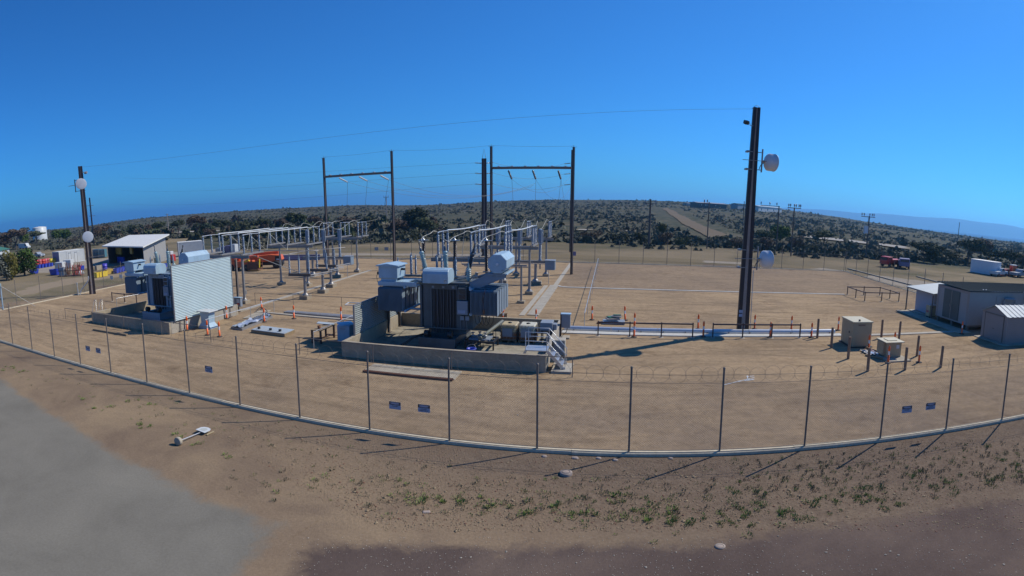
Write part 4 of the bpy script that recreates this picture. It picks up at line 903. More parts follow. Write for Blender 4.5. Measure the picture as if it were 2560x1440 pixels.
# pump cabinet inside the right wall
r = thing('pump_cabinet', (-3.9, 30.7, .05), 'grey pump cabinet on legs behind the step stairs', 'cabinet')
m = MB(); m.box(-4.0, -3.28, 30.3, 31.2, .85, 1.32); m.build('body', 'label_grey', r, bev=.02); m = MB(); m.box(-3.275, -3.05, 30.5, 31.0, .75, 1.2); m.build('side_box', 'label_grey', r, bev=.01)
for u in (-3.93, -3.36):
    for v in (30.4, 31.1): m = MB(); m.box(u-.03, u+.03, v-.03, v+.03, .05, .85); m.build('leg', 'black', r)
r = thing('equipment_cabinet', (-2.75, 27.85, 0), 'pale-rimmed grey cabinet outside the right end of the main bund', 'cabinet')
m = MB(); m.box(-2.96, -2.32, 27.7, 28.4, .1, .98); m.build('body', 'conc_pale', r, bev=.03); m = MB(); m.box(-2.88, -2.4, 27.67, 27.698, .18, .86); m.build('front_panel', 'label_grey', r, bev=.01)
m = MB(); m.box(-2.95, -2.33, 27.75, 28.35, 0, .098); m.build('base', 'black', r)
# step stairs over the bund wall
r = thing('step_stairs', (-2.4, 25.7, 0), 'aluminium step stairs over the right end of the main bund wall', 'stairs')
m = MB(); m.box(-4.1, -2.98, 25.35, 26.3, .98, 1.03); m.build('landing', 'alu', r)
m = MB(); P0, P1 = (-2.98, 1.0), (-2.12, .08)
for v in (25.35, 26.28): m = MB(); m.bar((P0[0], v, P0[1]), (P1[0], v, P1[1]), .04, .16); m.build('stringer', 'alu', r)
for v in (25.35, 26.28): m = MB(); m.bar((-4.05, v, 1.0), (-4.5, v, .06), .04, .1); m.build('leg', 'alu', r)
for t in (.25, .5, .75): m = MB(); x = P0[0]+(P1[0]-P0[0])*t; z = P0[1]+(P1[1]-P0[1])*t; m.box(x-.14, x+.14, 25.37, 26.26, z-.02, z+.02); m.build('tread', 'alu', r)
for v in (25.33, 26.3):
    m = MB(); m.tube([(-4.05, v, 1.03), (-4.05, v, 1.95), (-3.0, v, 1.95), (-2.1, v, .95), (-2.1, v, .1)], .022, 6); m.tube([(-3.0, v, 1.03), (-3.0, v, 1.95)], .022, 6); m.tube([(-4.05, v, 1.5), (-3.0, v, 1.5), (-2.1, v, .55)], .018, 6); m.build('handrail', 'alu', r)
m = MB(); m.box(-2.75, -1.75, 24.95, 26.45, -.03, .12); tag(m.build('concrete_pad', 'conc_pale', bev=.01), 'pale concrete pad at the foot of the step stairs', 'concrete pad')
# post-mounted control box right of the bund
p = V3((-2.75, 32.1, 0)); r = thing('control_box', p, 'grey control box on a dark post behind the right end of the main bund', 'control box')
m = MB(); m.box(p.x-.24, p.x-.16, p.y-.06, p.y+.06, .1, 1.55); m.build('post', 'brown_rail', r); m = MB(); m.box(p.x-.15, p.x+.38, p.y-.16, p.y+.16, .68, 1.5); m.build('box', 'label_grey', r, bev=.01); m = MB(); m.box(p.x-.2, p.x+.42, p.y-.22, p.y+.2, 1.502, 1.56); m.build('lid', 'paint_blue', r); m = MB(); m.tube([(p.x+.2, p.y, .68), (p.x+.15, p.y, .4), (p.x-.1, p.y, .15)], .02, 5); m.build('cable', 'black', r)
m = MB(); m.box(p.x-.4, p.x+.35, p.y-.3, p.y+.3, -.02, .1); m.build('base', 'conc_pale', r, bev=.01)
# work table, grey bin, boards
p = V3((-16.8, 27.7, 0)); r = thing('work_table', p, 'low wooden work table on dark legs left of the grey bin', 'table')
m = MB(); m.box(p.x-.4, p.x+.32, 26.95, 28.75, .80, .85); m.build('tabletop', 'plank', r)
for u in (p.x-.34, p.x+.26):
    for v in (27.02, 28.65): m = MB(); m.box(u-.05, u+.05, v-.05, v+.05, 0, .8); m.build('leg', 'brown_rail', r)
m = MB(); m.box(p.x-.34, p.x+.26, 26.99, 27.04, .15, .21); m.box(p.x-.34, p.x+.26, 28.63, 28.68, .15, .21); m.bar((p.x-.3, 27.05, .2), (p.x+.2, 28.6, .2), .05, .06); m.build('stretcher', 'brown_rail', r)
m = MB(); m.lathe([(.07, 0), (.1, .2), (.11, .2), (.09, .02)], (p.x-.02, 27.35, .852), n=12); tag(m.build('pot', 'rust', origin=(p.x, 27.35, .85)), 'small rusty pot standing on the work table', 'pot')
m = MB(); m.obox((p.x-.25, 28.55, .92), 1.1, .5, .03, .3, 0, .08); tag(m.build('metal_sheet', 'ply', origin=(p.x, 28.5, .9)), 'loose bluish metal sheet on the far end of the work table', 'metal sheet')
r = thing('grey_bin', (-15.35, 28.1, 0), 'big grey plastic bin with domed lid between table and ribbed screen', 'bin')
m = MB(); m.prism([(-15.78, 27.7, 0), (-14.92, 27.7, 0), (-14.92, 28.5, 0), (-15.78, 28.5, 0)], (0, 0, 0), (0, 0, 1.08)); m.build('body', 'paint_blue', r, bev=.03)
m = MB(); m.lathe([(.66, 0), (.66, .05), (.5, .10), (.1, .14)], (-15.35, 28.1, 1.081), n=4); o = m.build('lid', 'paint_blue', r, bev=.02)
m = MB(); m.box(-15.55, -15.2, 27.68, 27.698, .85, .89); m.build('handle', 'galv', r)
p = S(683, 830); r = thing('sheet_stack', p, 'flat pallet of bluish sheets with black blocks on the bare ground', 'pallet')
m = MB(); c = [S(628, 832), S(712, 843), S(737, 832), S(655, 822)]; m.prism([V3((q.x, q.y, 0)) for q in c], (0, 0, .0), (0, 0, .20)); m.build('base', 'plank', r); cc = sum(c, V3())/4
m = MB(); m.prism([cc+(V3((q.x, q.y, 0))-cc)*.98 for q in c], (0, 0, .202), (0, 0, .24)); m.build('sheets', 'ply', r)
for t in (.15, .5, .78): q = c[0].lerp(c[1], t).lerp(c[3].lerp(c[2], t), .3); m = MB(); m.box(q.x-.07, q.x+.07, q.y-.07, q.y+.07, .24, .38); m.build('block', 'black', r)
r = thing('silver_crate', S(620, 810), 'long silver-wrapped tray of crumpled foil lying on the ground', 'tray')
c = [S(577, 822), S(606, 827), S(682, 795), S(665, 788)]; m = MB(); m.prism([V3((q.x, q.y, 0)) for q in c], (0, 0, 0), (0, 0, .14)); m.build('tray', 'galv', r)
me = MB(); k = 16; g = []
for i in range(k+1):
    for j in range(6):
        q = c[0].lerp(c[3], i/k).lerp(c[1].lerp(c[2], i/k), .1+.8*j/5); q = V3((q.x, q.y, .15+max(0, .2*mnoise.noise(V3((i*.7, j*.9, 1)))+.10*(1 if i < 9 else .3)))); g.append(q)
me.add(g, [(i*6+j, i*6+j+1, (i+1)*6+j+1, (i+1)*6+j) for i in range(k) for j in range(5)]); me.build('foil', 'foil', r)
for i in range(7): a = c[0].lerp(c[3], .55+i*.06); b = c[1].lerp(c[2], .55+i*.06); m = MB(); m.bar(a.lerp(b, .15)+V3((0, 0, .26)), a.lerp(b, .75)+V3((0, 0, .26)), .07, .05); m.build('slat', 'galv', r)
m = MB(); m.tube(spline([S(640, 782)+V3((0, 0, .1)), S(652, 776)+V3((0, 0, .25)), S(668, 782)+V3((0, 0, .15)), S(662, 790)+V3((0, 0, .1))]), .03, 6); tag(m.build('cable', 'black', origin=S(652, 780)), 'coil of black cable behind the silver tray', 'cable')
# white-lidded pillar before the screen
p = S(521, 819); r = thing('pillar_kiosk', p, 'grey waisted pillar with flat white lid before the tall corrugated screen', 'kiosk')
m = MB(); w, d = .52, .42
for z0, z1, a, b in ((0, .12, 1.05, 1.05), (.12, .42, 1.05, .72), (.42, 1.22, .72, .80)):
    m.add([(p.x+sx*w*a, p.y+sy*d*a, z0) for sx, sy in ((-1, -1), (1, -1), (1, 1), (-1, 1))] + [(p.x+sx*w*b, p.y+sy*d*b, z1) for sx, sy in ((-1, -1), (1, -1), (1, 1), (-1, 1))], [(0, 1, 5, 4), (1, 2, 6, 5), (2, 3, 7, 6), (3, 0, 4, 7), (4, 5, 6, 7), (3, 2, 1, 0)])
m.build('body', 'paint_blue', r); m = MB(); m.box(p.x-.62, p.x+.62, p.y-.5, p.y+.5, 1.221, 1.29); m.build('lid', 'white', r, bev=.01)
# meter box on a post at the far end of the screen
p = S(598, 777); r = thing('control_box', p, 'meter box with white label and red sticker on a tall steel post', 'control box')
m = MB(); m.ibeam(p+V3((-.1, .1, 0)), p+V3((-.12, .12, 4.35)), .16, .16, .015, (1, 0, 0)); m.build('post', 'galv_dark', r); m = MB(); m.box(p.x-.33, p.x+.42, p.y-.28, p.y+.0, .42, 1.15); m.build('box', 'label_grey', r, bev=.01)
m = MB(); m.box(p.x-.38, p.x+.47, p.y-.34, p.y+.04, 1.152, 1.19); m.build('lid', 'paint_blue', r); m = MB(); m.box(p.x+.02, p.x+.34, p.y-.295, p.y-.282, .74, 1.06); m.build('label_plate', 'white', r); m = MB(); m.box(p.x+.05, p.x+.30, p.y-.295, p.y-.282, .58, .70); m.build('sticker', 'red', r)
m = MB(); m.box(p.x-.5, p.x+.5, p.y-.4, p.y+.4, -.02, .08); m.build('base', 'conc', r)
# trestles in the left bund and lying pieces
for px, lab in ((241, 'thin metal trestle beside the left bund, left of two'), (256, 'thin metal trestle beside the left bund, right of two')):
    b = S(px, 783); m = MB(); 
    for sx in (-.3, .3): m.tube([(b.x+sx*1.2, b.y-.25, 0), (b.x+sx*.4, b.y, 1.25), (b.x+sx*1.2, b.y+.3, 0)], .022, 5)
    m.tube([(b.x-.13, b.y, 1.25), (b.x+.13, b.y, 1.25)], .022, 5); tag(m.build('trestle', 'alu', origin=b), lab, 'trestle')
p = S(1535, 808); r = thing('machine_frame', p, 'small green and grey machine frame lying behind the left brown barrier', 'machine')
m = MB(); m.box(p.x-.8, p.x+.75, p.y-.5, p.y+.6, .02, .16); m.build('base', 'label_grey', r, bev=.02)
m = MB(); m.obox(p+V3((-.1, 0, .32)), .9, .6, .10, .3); m.obox(p+V3((.15, .1, .46)), .7, .35, .08, -.2); m.build('frame', 'galv', r); m = MB(); m.obox(p+V3((-.2, .15, .40)), .5, .5, .09, .5); m.obox(p+V3((.2, .2, .56)), .55, .14, .06, .1); m.build('cover', 'green_bin', r)
m = MB(); m.obox(p+V3((-1.05, -.3, .06)), .26, .18, .12, .3); tag(m.build('tool_case', 'rust', origin=p+V3((-1.05, -.3, 0))), 'small orange-brown case beside the green machine frame', 'case')
# litter and white scrape on the gravel
m = MB(); q = S(1860, 948)
for i in range(7): a = S(1810+i*11, 962-i*2.6); b = S(1820+i*11, 960-i*2.6); m.bar(a+V3((0, 0, .006)), b+V3((0, 0, .006)), .05+.03*(i % 2), .01)
m.bar(S(1866, 942)+V3((0, 0, .006)), S(1885, 940)+V3((0, 0, .006)), .05, .01); m.bar(S(1862, 952)+V3((0, 0, .008)), S(1885, 949)+V3((0, 0, .008)), .08, .014); m.bar(S(1868, 939)+V3((0, 0, .006)), S(1870, 950)+V3((0, 0, .006)), .04, .01)
tag(m.build('plastic_strip', 'white', origin=q), 'torn strip of white plastic on the gravel just inside the front fence', 'litter')
c = S(1252, 806); m = MB(); m.obox(c+V3((0, .3, .3)), .75, .5, .6, .2); m.obox(c+V3((0, .3, .62)), .8, .55, .04, .2); tag(m.build('wooden_box', 'plank', origin=c), 'tan wooden box just behind the main bund under the right radiator', 'box')
m = MB(); q = [S(863, 763), S(872, 757), S(900, 758), S(892, 764)]
for i in range(4): m.bar(q[i]+V3((0, 0, .03)), q[(i+1) % 4]+V3((0, 0, .03)), .09, .05)
tag(m.build('ground_frame', 'white', origin=q[0]), 'white rectangular frame lying on the dirt behind the ribbed screen', 'frame')
# fallen road sign on the verge
a, b = S(446, 1104, .05), S(500, 1081, .0); r = thing('fallen_sign', (a.x, a.y, -.09), 'fallen white sign with round concrete foot lying on the verge', 'sign')
d = (b-a).normalized(); m = MB(); m.lathe([(.02, -.07), (.145, -.07), (.16, -.055), (.16, .055), (.145, .07), (.02, .07)], V3((a.x, a.y, .065)), d, 22); m.build('foot', 'conc', r)
m = MB(); m.tube([V3((a.x, a.y, .065)), V3((b.x, b.y, -.01))+d*.08], .02, 8); m.build('pole', 'alu', r)
n2 = V3((-d.y, d.x, 0)).normalized(); o0 = V3((b.x, b.y, .02))
pl = [o0-n2*.23, o0+n2*.21, o0+n2*.21+d*.30, o0+n2*.13+d*.42, o0-n2*.02+d*.47, o0-n2*.16+d*.43, o0-n2*.23+d*.30]
m = MB(); m.prism([V3(q)+V3((0, 0, .10*((q-o0).dot(n2)+.25))) for q in pl], (0, 0, .0), (0, 0, .015)); m.build('plate', 'white', r)
m = MB(); m.prism([V3((0, 0, .017)) + o0 + (V3(q)-o0-d*.22)*.55 + d*.22 + V3((0, 0, .10*((q-o0).dot(n2)*.55+.25))) for q in pl], (0, 0, 0), (0, 0, .003)); m.build('faded_print', 'faded', r)
m = MB(); m.bar(o0-n2*.30+d*.03+V3((0, 0, -.06)), o0-n2*.29+d*.44+V3((0, 0, -.06)), .05, .025); m.build('batten', 'cream', r)
# access covers on the verge
c = S(1415, 1186, -.09); r = thing('pit_cover', c, 'raised grey pit lid on the verge below the front fence', 'pit cover'); m = MB(); m.lathe([(.19, -.02), (.19, .08), (.16, .10), (.02, .105)], c, n=20); m.build('lid', 'conc_grey', r); m = MB(); m.torus(c+V3((0, 0, .102)), .12, .012, 20, 5, (1, 0, 0), (0, 1, 0)); m.build('ring', 'galv_dark', r)
c = S(1800, 1366, -.08); r = thing('pit_cover', c, 'flat round pale lid set in the dark gravel road', 'pit cover'); m = MB(); m.lathe([(.13, 0), (.13, .012), (.02, .014)], c, n=20); m.build('lid', 'conc_grey', r); m = MB(); m.torus(c+V3((0, 0, .014)), .09, .008, 20, 5, (1, 0, 0), (0, 1, 0)); m.build('ring', 'conc', r)
c = S(1066, 1280, -.085); m = MB(); m.obox(c, .2, .13, .05, .4); tag(m.build('concrete_lump', 'conc_grey', origin=c, bev=.02), 'small flat lump of concrete on the sand at the asphalt edge', 'stone')
for i, (px, py, s, lab) in enumerate([(1360, 1141, .075, 'grey stone against the kerb, leftmost of five'), (1438, 1145, .085, 'flat stone against the kerb, second of five'), (1497, 1146, .07, 'flat stone against the kerb, third of five'), (1538, 1150, .07, 'stone against the kerb, fourth of five'), (1677, 1146, .06, 'small stone against the kerb, rightmost of five')]):
    c = S(px, py, -.08); m = MB(); vs = []
    bm = bmesh.new(); bmesh.ops.create_icosphere(bm, subdivisions=2, radius=s)
    m.add([c + V3((v.co.x*1.3, v.co.y, v.co.z*.65))*(1+.35*mnoise.noise(v.co*9+V3((i*3, 0, 0)))) for v in bm.verts], [tuple(v.index for v in f.verts) for f in bm.faces]); bm.free()
    tag(m.build('stone', 'conc_grey', origin=c), lab, 'stone', 'stones along the fence kerb')
# ------------------------------------------------------------------ switchyard structures (local axes: beam along x, phases at PH)
PH = (-2.45, 0.0, 2.45)
def shared_mesh(fn):
    return fn
def isolator():
    r = thing('isolator', (0, 0, 0), '', 'isolator', 'isolator switches in the switchyard bays'); Z = 4.35
    m = MB(); m.ibeam((-3.0, 0, Z-.14), (3.0, 0, Z-.14), .2, .28, .02); m.build('beam', 'galv', r)
    for x in (-1.25, 2.2):
        m = MB(); m.tube([(x, 0, .3), (x, 0, Z-.285)], [.13, .10], 8); m.lathe([(.3, .02), (.3, .05), (.15, .22), (.13, .34)], (x, 0, .26), n=4); m.build('leg', 'galv', r)
        m = MB(); m.box(x-.36, x+.36, -.36, .36, -.1, .28); m.build('footing', 'foot', r, bev=.02)
    for x in PH:
        m = MB(); m.box(x-.13, x-.05, -.35, 2.75, Z+.002, Z+.14); m.box(x+.05, x+.13, -.35, 2.75, Z+.002, Z+.14); m.box(x-.13, x+.13, -.35, -.30, Z+.14, Z+.16); m.build('rail', 'galv', r)
        for k in range(3):
            m = MB(); m.lathe(insul_prof(1.5, .105, .68, 14, .05, .07), (x, .05+k*1.15, Z+.15), n=10); m.lathe([(.05, 1.5), (.04, 1.58), (.09, 1.59), (.09, 1.62), (.02, 1.66)], (x, .05+k*1.15, Z+.15), n=8); m.build('insulator', 'porc_grey', r)
        m = MB(); m.tube([(x, -.05, Z+1.80), (x, 1.2, Z+1.84), (x, 2.45, Z+1.80)], .035, 6); m.build('blade', 'alu', r)
    m = MB(); m.bar((-2.9, .6, Z-.02), (2.7, .6, Z-.02), .06, .06); m.tube([(2.2, .16, .9), (2.2, .16, Z-.1)], .025, 6); m.box(2.08, 2.32, .1, .25, .8, 1.15); m.build('drive_rod', 'galv', r)
    return r
XR, XL = -9.5, -32.6
series(isolator, [dict(loc=(XR-.3, 36.6, 0), label='isolator nearest the main transformer, carrying nine ribbed insulators'), dict(loc=(XR, 47.6, 0), label='isolator in the middle of the right switchyard bay'), dict(loc=(XR, 60.0, 0), label='isolator at the back of the right bay by the gantry'),
 dict(loc=(XL, 36.9, 0), label='isolator behind the tall corrugated screen'), dict(loc=(XL, 47.6, 0), label='isolator in the middle of the left switchyard bay'), dict(loc=(XL, 59.2, 0), label='isolator at the back of the left bay by the gantry')])
def breaker():
    r = thing('circuit_breaker', (0, 0, 0), '', 'circuit breaker', 'circuit breakers in the switchyard bays')
    m = MB(); m.ibeam((-3.0, 0, 2.28), (2.95, 0, 2.28), .26, .24, .02); m.box(-3.0, 2.95, -.13, .13, 2.05, 2.09); m.build('beam', 'galv', r)
    for x, w in ((-1.6, .4), (1.75, .62)):
        m = MB(); m.tube([(x, 0, .3), (x, 0, 2.05)], [.16, .14], 8); m.lathe([(.36, 0), (.36, .03), (.18, .25)], (x, 0, .3), n=4); m.build('leg', 'galv', r)
        m = MB(); m.box(x-w, x+w, -.4, .4, -.1, .30); m.build('footing', 'foot', r, bev=.02)
    for x in (-2.2, 0.05, 2.2):
        m = MB(); m.lathe([(.17, 0), (.17, .12), (.12, .16)] + insul_prof(1.75, .17, .72, 12, .02, .14), (x, 0, 2.41), n=10); m.build('support_insulator', 'porc_grey', r)
        m = MB(); m.lathe([(.12, 0), (.22, .02), (.22, .07), (.17, .1)] + [(a, b+.1) for a, b in insul_prof(1.2, .24, .8, 10, .02, .18)] + [(.22, 1.31), (.22, 1.38), (.10, 1.42)], (x, 0, 4.18), n=12); m.build('interrupter', 'porc_grey', r)
        m = MB(); m.box(x+.2, x+.3, -.03, .03, 4.2, 5.55); m.box(x-.1, x+.3, -.03, .03, 5.60, 5.63); m.build('terminal_bar', 'alu', r)
        m = MB(); m.tube([(x, 0, 1.55), (x, 0, 2.04)], .07, 8); m.build('drive_tube', 'galv', r)
    m = MB(); m.box(2.75, 3.75, -.35, .45, 1.5, 2.46); m.build('control_box', 'paint_dark', r, bev=.02)
    m = MB(); m.box(2.7, 3.8, -.40, .5, 2.462, 2.5); m.build('lid', 'alu', r); m = MB(); m.box(3.1, 3.35, -.365, -.352, 1.9, 2.05); m.build('name_plate', 'label_grey', r)
    m = MB(); m.tube([(3.1, 0, 0), (3.1, 0, 1.5)], .03, 6); m.build('conduit', 'alu', r)
    return r
series(breaker, [dict(loc=(-9.4, 54.0, 0), label='circuit breaker with grey control box in the right bay'), dict(loc=(-32.4, 54.5, 0), label='circuit breaker with grey control box in the left bay')])
def busstand():
    r = thing('busbar_stand', (0, 0, 0), '', 'busbar stand', 'low three-insulator stands in the left bay')
    m = MB(); m.ibeam((-1.2, 0, 2.2), (1.2, 0, 2.2), .2, .26, .03); m.build('beam', 'galv_dark', r)
    m = MB(); m.tube([(.55, 0, .3), (.55, 0, 2.06)], [.15, .13], 8); m.lathe([(.36, 0), (.36, .03), (.17, .25)], (.55, 0, .32), n=4); m.build('leg', 'galv', r)
    m = MB(); m.box(.13, .97, -.42, .42, -.1, .34); m.build('footing', 'foot', r, bev=.02)
    for x in (-1.05, 0.0, 1.05):
        m = MB(); m.lathe(insul_prof(1.5, .105, .68, 13, .06, .08), (x, 0, 2.34), n=10); m.lathe([(.04, 1.5), (.03, 1.68), (.05, 1.7), (.01, 1.72)], (x, 0, 2.34), n=6); m.build('insulator', 'porc_grey', r)
    m = MB(); m.bar((1.15, .1, 2.2), (1.05, 3.4, 2.1), .06, .07); m.bar((1.15, .1, 2.02), (1.05, 3.4, 1.95), .04, .04); m.build('tie_rod', 'alu', r)
    return r
series(busstand, [dict(loc=(-26.75, 40.5, 0), label='low stand with three grey insulators, nearest of three in the left bay'), dict(loc=(-26.95, 44.0, 0), label='low stand with three grey insulators, middle of three in the left bay'), dict(loc=(-28.0, 47.4, 0), label='low stand with three grey insulators, rearmost of three in the left bay')])
def arrester():
    r = thing('surge_arrester', (0, 0, 0), '', 'surge arrester', 'brown surge arresters behind the main transformer')
    m = MB(); m.tube([(0, 0, 0), (0, 0, 3.6)], .10, 8); m.box(-.22, .22, -.22, .22, 3.6, 3.64); m.build('post', 'galv', r); m = MB(); m.box(-.35, .35, -.35, .35, -.1, .2); m.build('footing', 'foot', r)
    m = MB(); m.lathe(insul_prof(2.05, .155, .62, 18, .05, .11), (0, 0, 3.64), n=12); m.build('insulator', 'porc_brown', r)
    m = MB(); m.box(-.36, .36, -.05, .05, 5.69, 5.74); m.lathe([(.12, 0), (.12, .08), (.04, .1), (.03, .25)], (0, 0, 5.69), n=8); m.build('cap', 'alu', r)
    return r
series(arrester, [dict(loc=(SV(1059, 620, 35.0).x, 35.0, 0), label='brown ribbed surge arrester, left of three behind the main transformer'), dict(loc=(SV(1137, 620, 35.0).x, 35.0, 0), label='brown ribbed surge arrester, middle of three behind the main transformer'), dict(loc=(SV(1216, 620, 35.0).x, 35.0, 0), label='brown ribbed surge arrester beside the drum of the main transformer')])

# tubular busbars between the first and second isolators, with vee droppers
def tube_bar(a, b, label, bow=.10, mat='alu_tube'):
    a, b = V3(a), V3(b); m = MB(); m.tube(catenary(a, b, bow, 8), .052, 8); return tag(m.build('busbar_tube', mat, origin=a), label, 'busbar', 'tubular busbars')
for i, x in enumerate(PH):
    w = ('left', 'middle', 'right')[i]
    tube_bar((XR-.3+x, 38.9, 6.22), (XR+x, 47.6, 6.22), f'pale tubular busbar in the right bay, {w} of three')
    tube_bar((XL+x, 39.2, 6.22), (XL+x, 47.6, 6.22), f'long pale tubular busbar in the left bay, {w} of three', .03)
def cable(pts, label, r=.02, mat='wire_pale', group='loose conductors in the switchyard', smooth=True):
    pts = spline(pts, 7) if smooth else pts; m = MB(); m.tube(pts, r, 5); return tag(m.build('cable', mat, origin=pts[0]), label, 'cable', group)
xs = [SV(1059, 620, 35.0).x, SV(1137, 620, 35.0).x, SV(1216, 620, 35.0).x]; tb = [(-11.45, 30.55, 5.95), (-9.8, 30.55, 6.05), (-7.9, 30.55, 5.9)]
for i, w in enumerate(('left', 'middle', 'right')):
    t = V3(tb[i]); a = V3((xs[i], 35, 5.95)); b = V3((XR-.3+PH[i], 36.5, 6.22))
    cable([t, t+V3((.1, .6, -.15)), t.lerp(a, .55)+V3((0, 0, -.1)), a, a.lerp(b, .5)+V3((0, 0, .05)), b+V3((-.2, -.3, .05)), b], f'pale looping cable from the {w} bushing of the main transformer')
for i, x in enumerate(PH):
    w = ('left', 'middle', 'right')[i]
    for X0, bay, dv in ((XR, 'right', 0), (XL, 'left', 0)):
        a = V3((X0+x, 50.1, 6.2)); b = V3((X0+(-2.2, .05, 2.2)[i], 54, 5.65)); cable([a, a+V3((0, .7, .35)), a.lerp(b, .6)+V3((0, 0, .3)), b], f'short arching cable onto the {w} pole of the {bay} breaker')
        a = b; b = V3((X0+x, 59.3 if bay == 'left' else 60.0, 6.2)); cable([a, a.lerp(b, .3)+V3((0, 0, -.12)), a.lerp(b, .75)+V3((0, 0, .4)), b], f'rising cable from the {w} pole of the {bay} breaker to the rear isolator')
for i, (tx, bx, bz) in enumerate(((-31.7, -31.0, 4.3), (-29.9, -28.4, 4.45), (-35.2, -33.9, 4.2))):
    w = ('middle', 'right', 'left')[i]; v = 42.2; x0 = XL + (0, 2.45, -2.45)[i]
    m = MB(); q = V3((x0+.9, v+.2, 4.25)); m.tube([(x0, v-1.6, 6.15), q, (x0, v+2.0, 6.17)], .022, 5); tag(m.build('cable', 'wire_pale', origin=q), f'vee of dropper cable under the {w} left-bay busbar', 'cable', 'loose conductors in the switchyard')
    e = V3(((-26.7-.0), (40.5, 44.0, 47.4)[i], 4.08)); 
    m = MB(); m.tube([q, (e.x-.5, q.y, 4.2), (e.x+(-1.05, 0, 1.05)[i], e.y, 4.1)], .035, 6); tag(m.build('busbar_tube', 'galv', origin=q), f'thin horizontal tube running from the {w} vee to the low stands', 'busbar', 'thin tubes above the low stands')
cable([SV(621, 633, 39.0), SV(690, 660, 39.8), SV(748, 681, 40.4)], 'straight pale cable slanting down to the nearest low stand', .03, smooth=False)
for i, (px, py) in enumerate(((848, 0), (1325, 0))): pass
m = MB(); a = V3((XR-.3, 43.0, 6.1)); 
for i, x in enumerate(PH):
    m = MB(); m.tube([(XR-.15+x, 43.2, 6.12), (XR-.3+x-.1, 43.0, 3.2)], .022, 5); tag(m.build('cable', 'wire_pale', origin=(XR+x, 43, 3.2)), f"single dropper cable under the {('left', 'middle', 'right')[i]} right-bay busbar", 'cable', 'loose conductors in the switchyard')
r = thing('insulator_stand', (-8.5, 42.8, 0), 'low frame of horizontal tubes behind the main transformer under the busbars', 'frame')
m = MB(); m.bar((-12.3, 43.0, 3.15), (-6.8, 43.0, 3.15), .12, .12); m.bar((-12.3, 43.6, 2.95), (-6.8, 43.6, 2.95), .08, .08); m.build('beam', 'galv', r)
for x in (-11.8, -7.3): m = MB(); m.tube([(x, 43.2, 0), (x, 43.2, 3.1)], .09, 8); m.build('leg', 'galv', r); m = MB(); m.box(x-.3, x+.3, 42.9, 43.5, -.1, .2); m.build('footing', 'foot', r)
for x in (-10.8, -9.4, -8.2): m = MB(); m.lathe(insul_prof(1.0, .11, .68, 9, .05), (x, 43.0, 3.22), n=8); m.build('insulator', 'porc_grey', r)

# ------------------------------------------------------------------ gantries with strain strings
def stobie(root, base, h, w0=.72, w1=.42, ang=0.0, th=.22, steel=.2):
    """two steel channels with a concrete core that narrows upward"""
    c, s = math.cos(ang), math.sin(ang); X = V3((c, s, 0)); Y = V3((-s, c, 0)); base = V3(base)
    for sg in (-1, 1):
        m = MB(); vs = []
        for z, w in ((-.2, w0), (h, w1)):
            for a, b in ((w/2, -th/2), (w/2, th/2), (w/2-steel*(.62+.38*(1-z/h)) if False else w/2-min(steel, w/2-.03), th/2), (w/2-min(steel, w/2-.03), -th/2)): vs.append(base + X*(sg*a) + Y*b + V3((0, 0, z)))
        m.add(vs, [(0, 1, 5, 4), (1, 2, 6, 5), (2, 3, 7, 6), (3, 0, 4, 7), (4, 5, 6, 7), (3, 2, 1, 0)]); m.build('steel_channel', 'black_steel', root)
    m = MB(); vs = []
    for z, w in ((-.2, w0), (h-.02, w1)):
        q = max(w/2-steel-.003, .03) ; t = th/2-.025
        for a, b in ((q, -t), (q, t), (-q, t), (-q, -t)): vs.append(base + X*a + Y*b + V3((0, 0, z)))
    m.add(vs, [(0, 1, 5, 4), (1, 2, 6, 5), (2, 3, 7, 6), (3, 0, 4, 7), (4, 5, 6, 7), (3, 2, 1, 0)]); m.build('concrete_core', 'conc_grey', root)
    k = int(h/1.6)
    for i in range(k):
        m = MB(); z = .8+i*1.6; w = w0+(w1-w0)*z/h; a = base-X*(w/2+.02)+V3((0, 0, z)); b = base+X*(w/2+.02)+V3((0, 0, z)); m.tube([a, b], .018, 5); m.build('bolt', 'galv_dark', root)
def gantry(uL, uR, v, label, hL=14.8, hR=14.9, zb=12.38):
    r = thing('gantry', ((uL+uR)/2, v, 0), label, 'gantry', 'stobie-pole gantries')
    for u, h in ((uL, hL), (uR, hR)): stobie(r, (u, v, 0), h, .36, .26, rad(70), .2, .12)
    m = MB(); m.bar((uL+.2, v, zb), (uR-.2, v, zb), .34, .28); 
    m.build('crossbar', 'galv_dark', r)
    n = 6
    for i in range(n): 
        m = MB(); u = uL+.9+(uR-uL-1.8)*i/(n-1); m.box(u-.12, u+.12, v-.18, v+.18, zb+.142, zb+.24); m.build('clamp', 'alu', r)
    for u, h in ((uL, hL), (uR, hR)): m = MB(); m.tube([(u, v, h-.05), (u+.0, v, h+.25)], .02, 5); m.box(u-.35, u+.35, v-.02, v+.02, h+.02, h+.05); m.build('earth_peak', 'galv_dark', r)
    return r
gantry(-36.4, -26.68, 62.3, 'left gantry of two dark poles and a crossbar over the yard', 14.85, 15.0, 12.3)
gantry(-14.15, -4.58, 62.3, 'right gantry of two dark poles and a crossbar over the yard', 15.0, 14.85, 12.42)
ENDS = []
def strain(u, z, dirn, label, v=62.3):
    a = V3((u, v+.18, z-.16)); d = V3(dirn).normalized(); m = MB(); L0 = 1.35
    m.lathe(insul_prof(L0, .125, .45, 11, .05, .04), a, d, 10); o = m.build('strain_insulator', 'porc_dark' if u > -20 else 'dish_white', origin=a); tag(o, label, 'insulator string', 'insulator strings under the gantries'); return a+d*L0
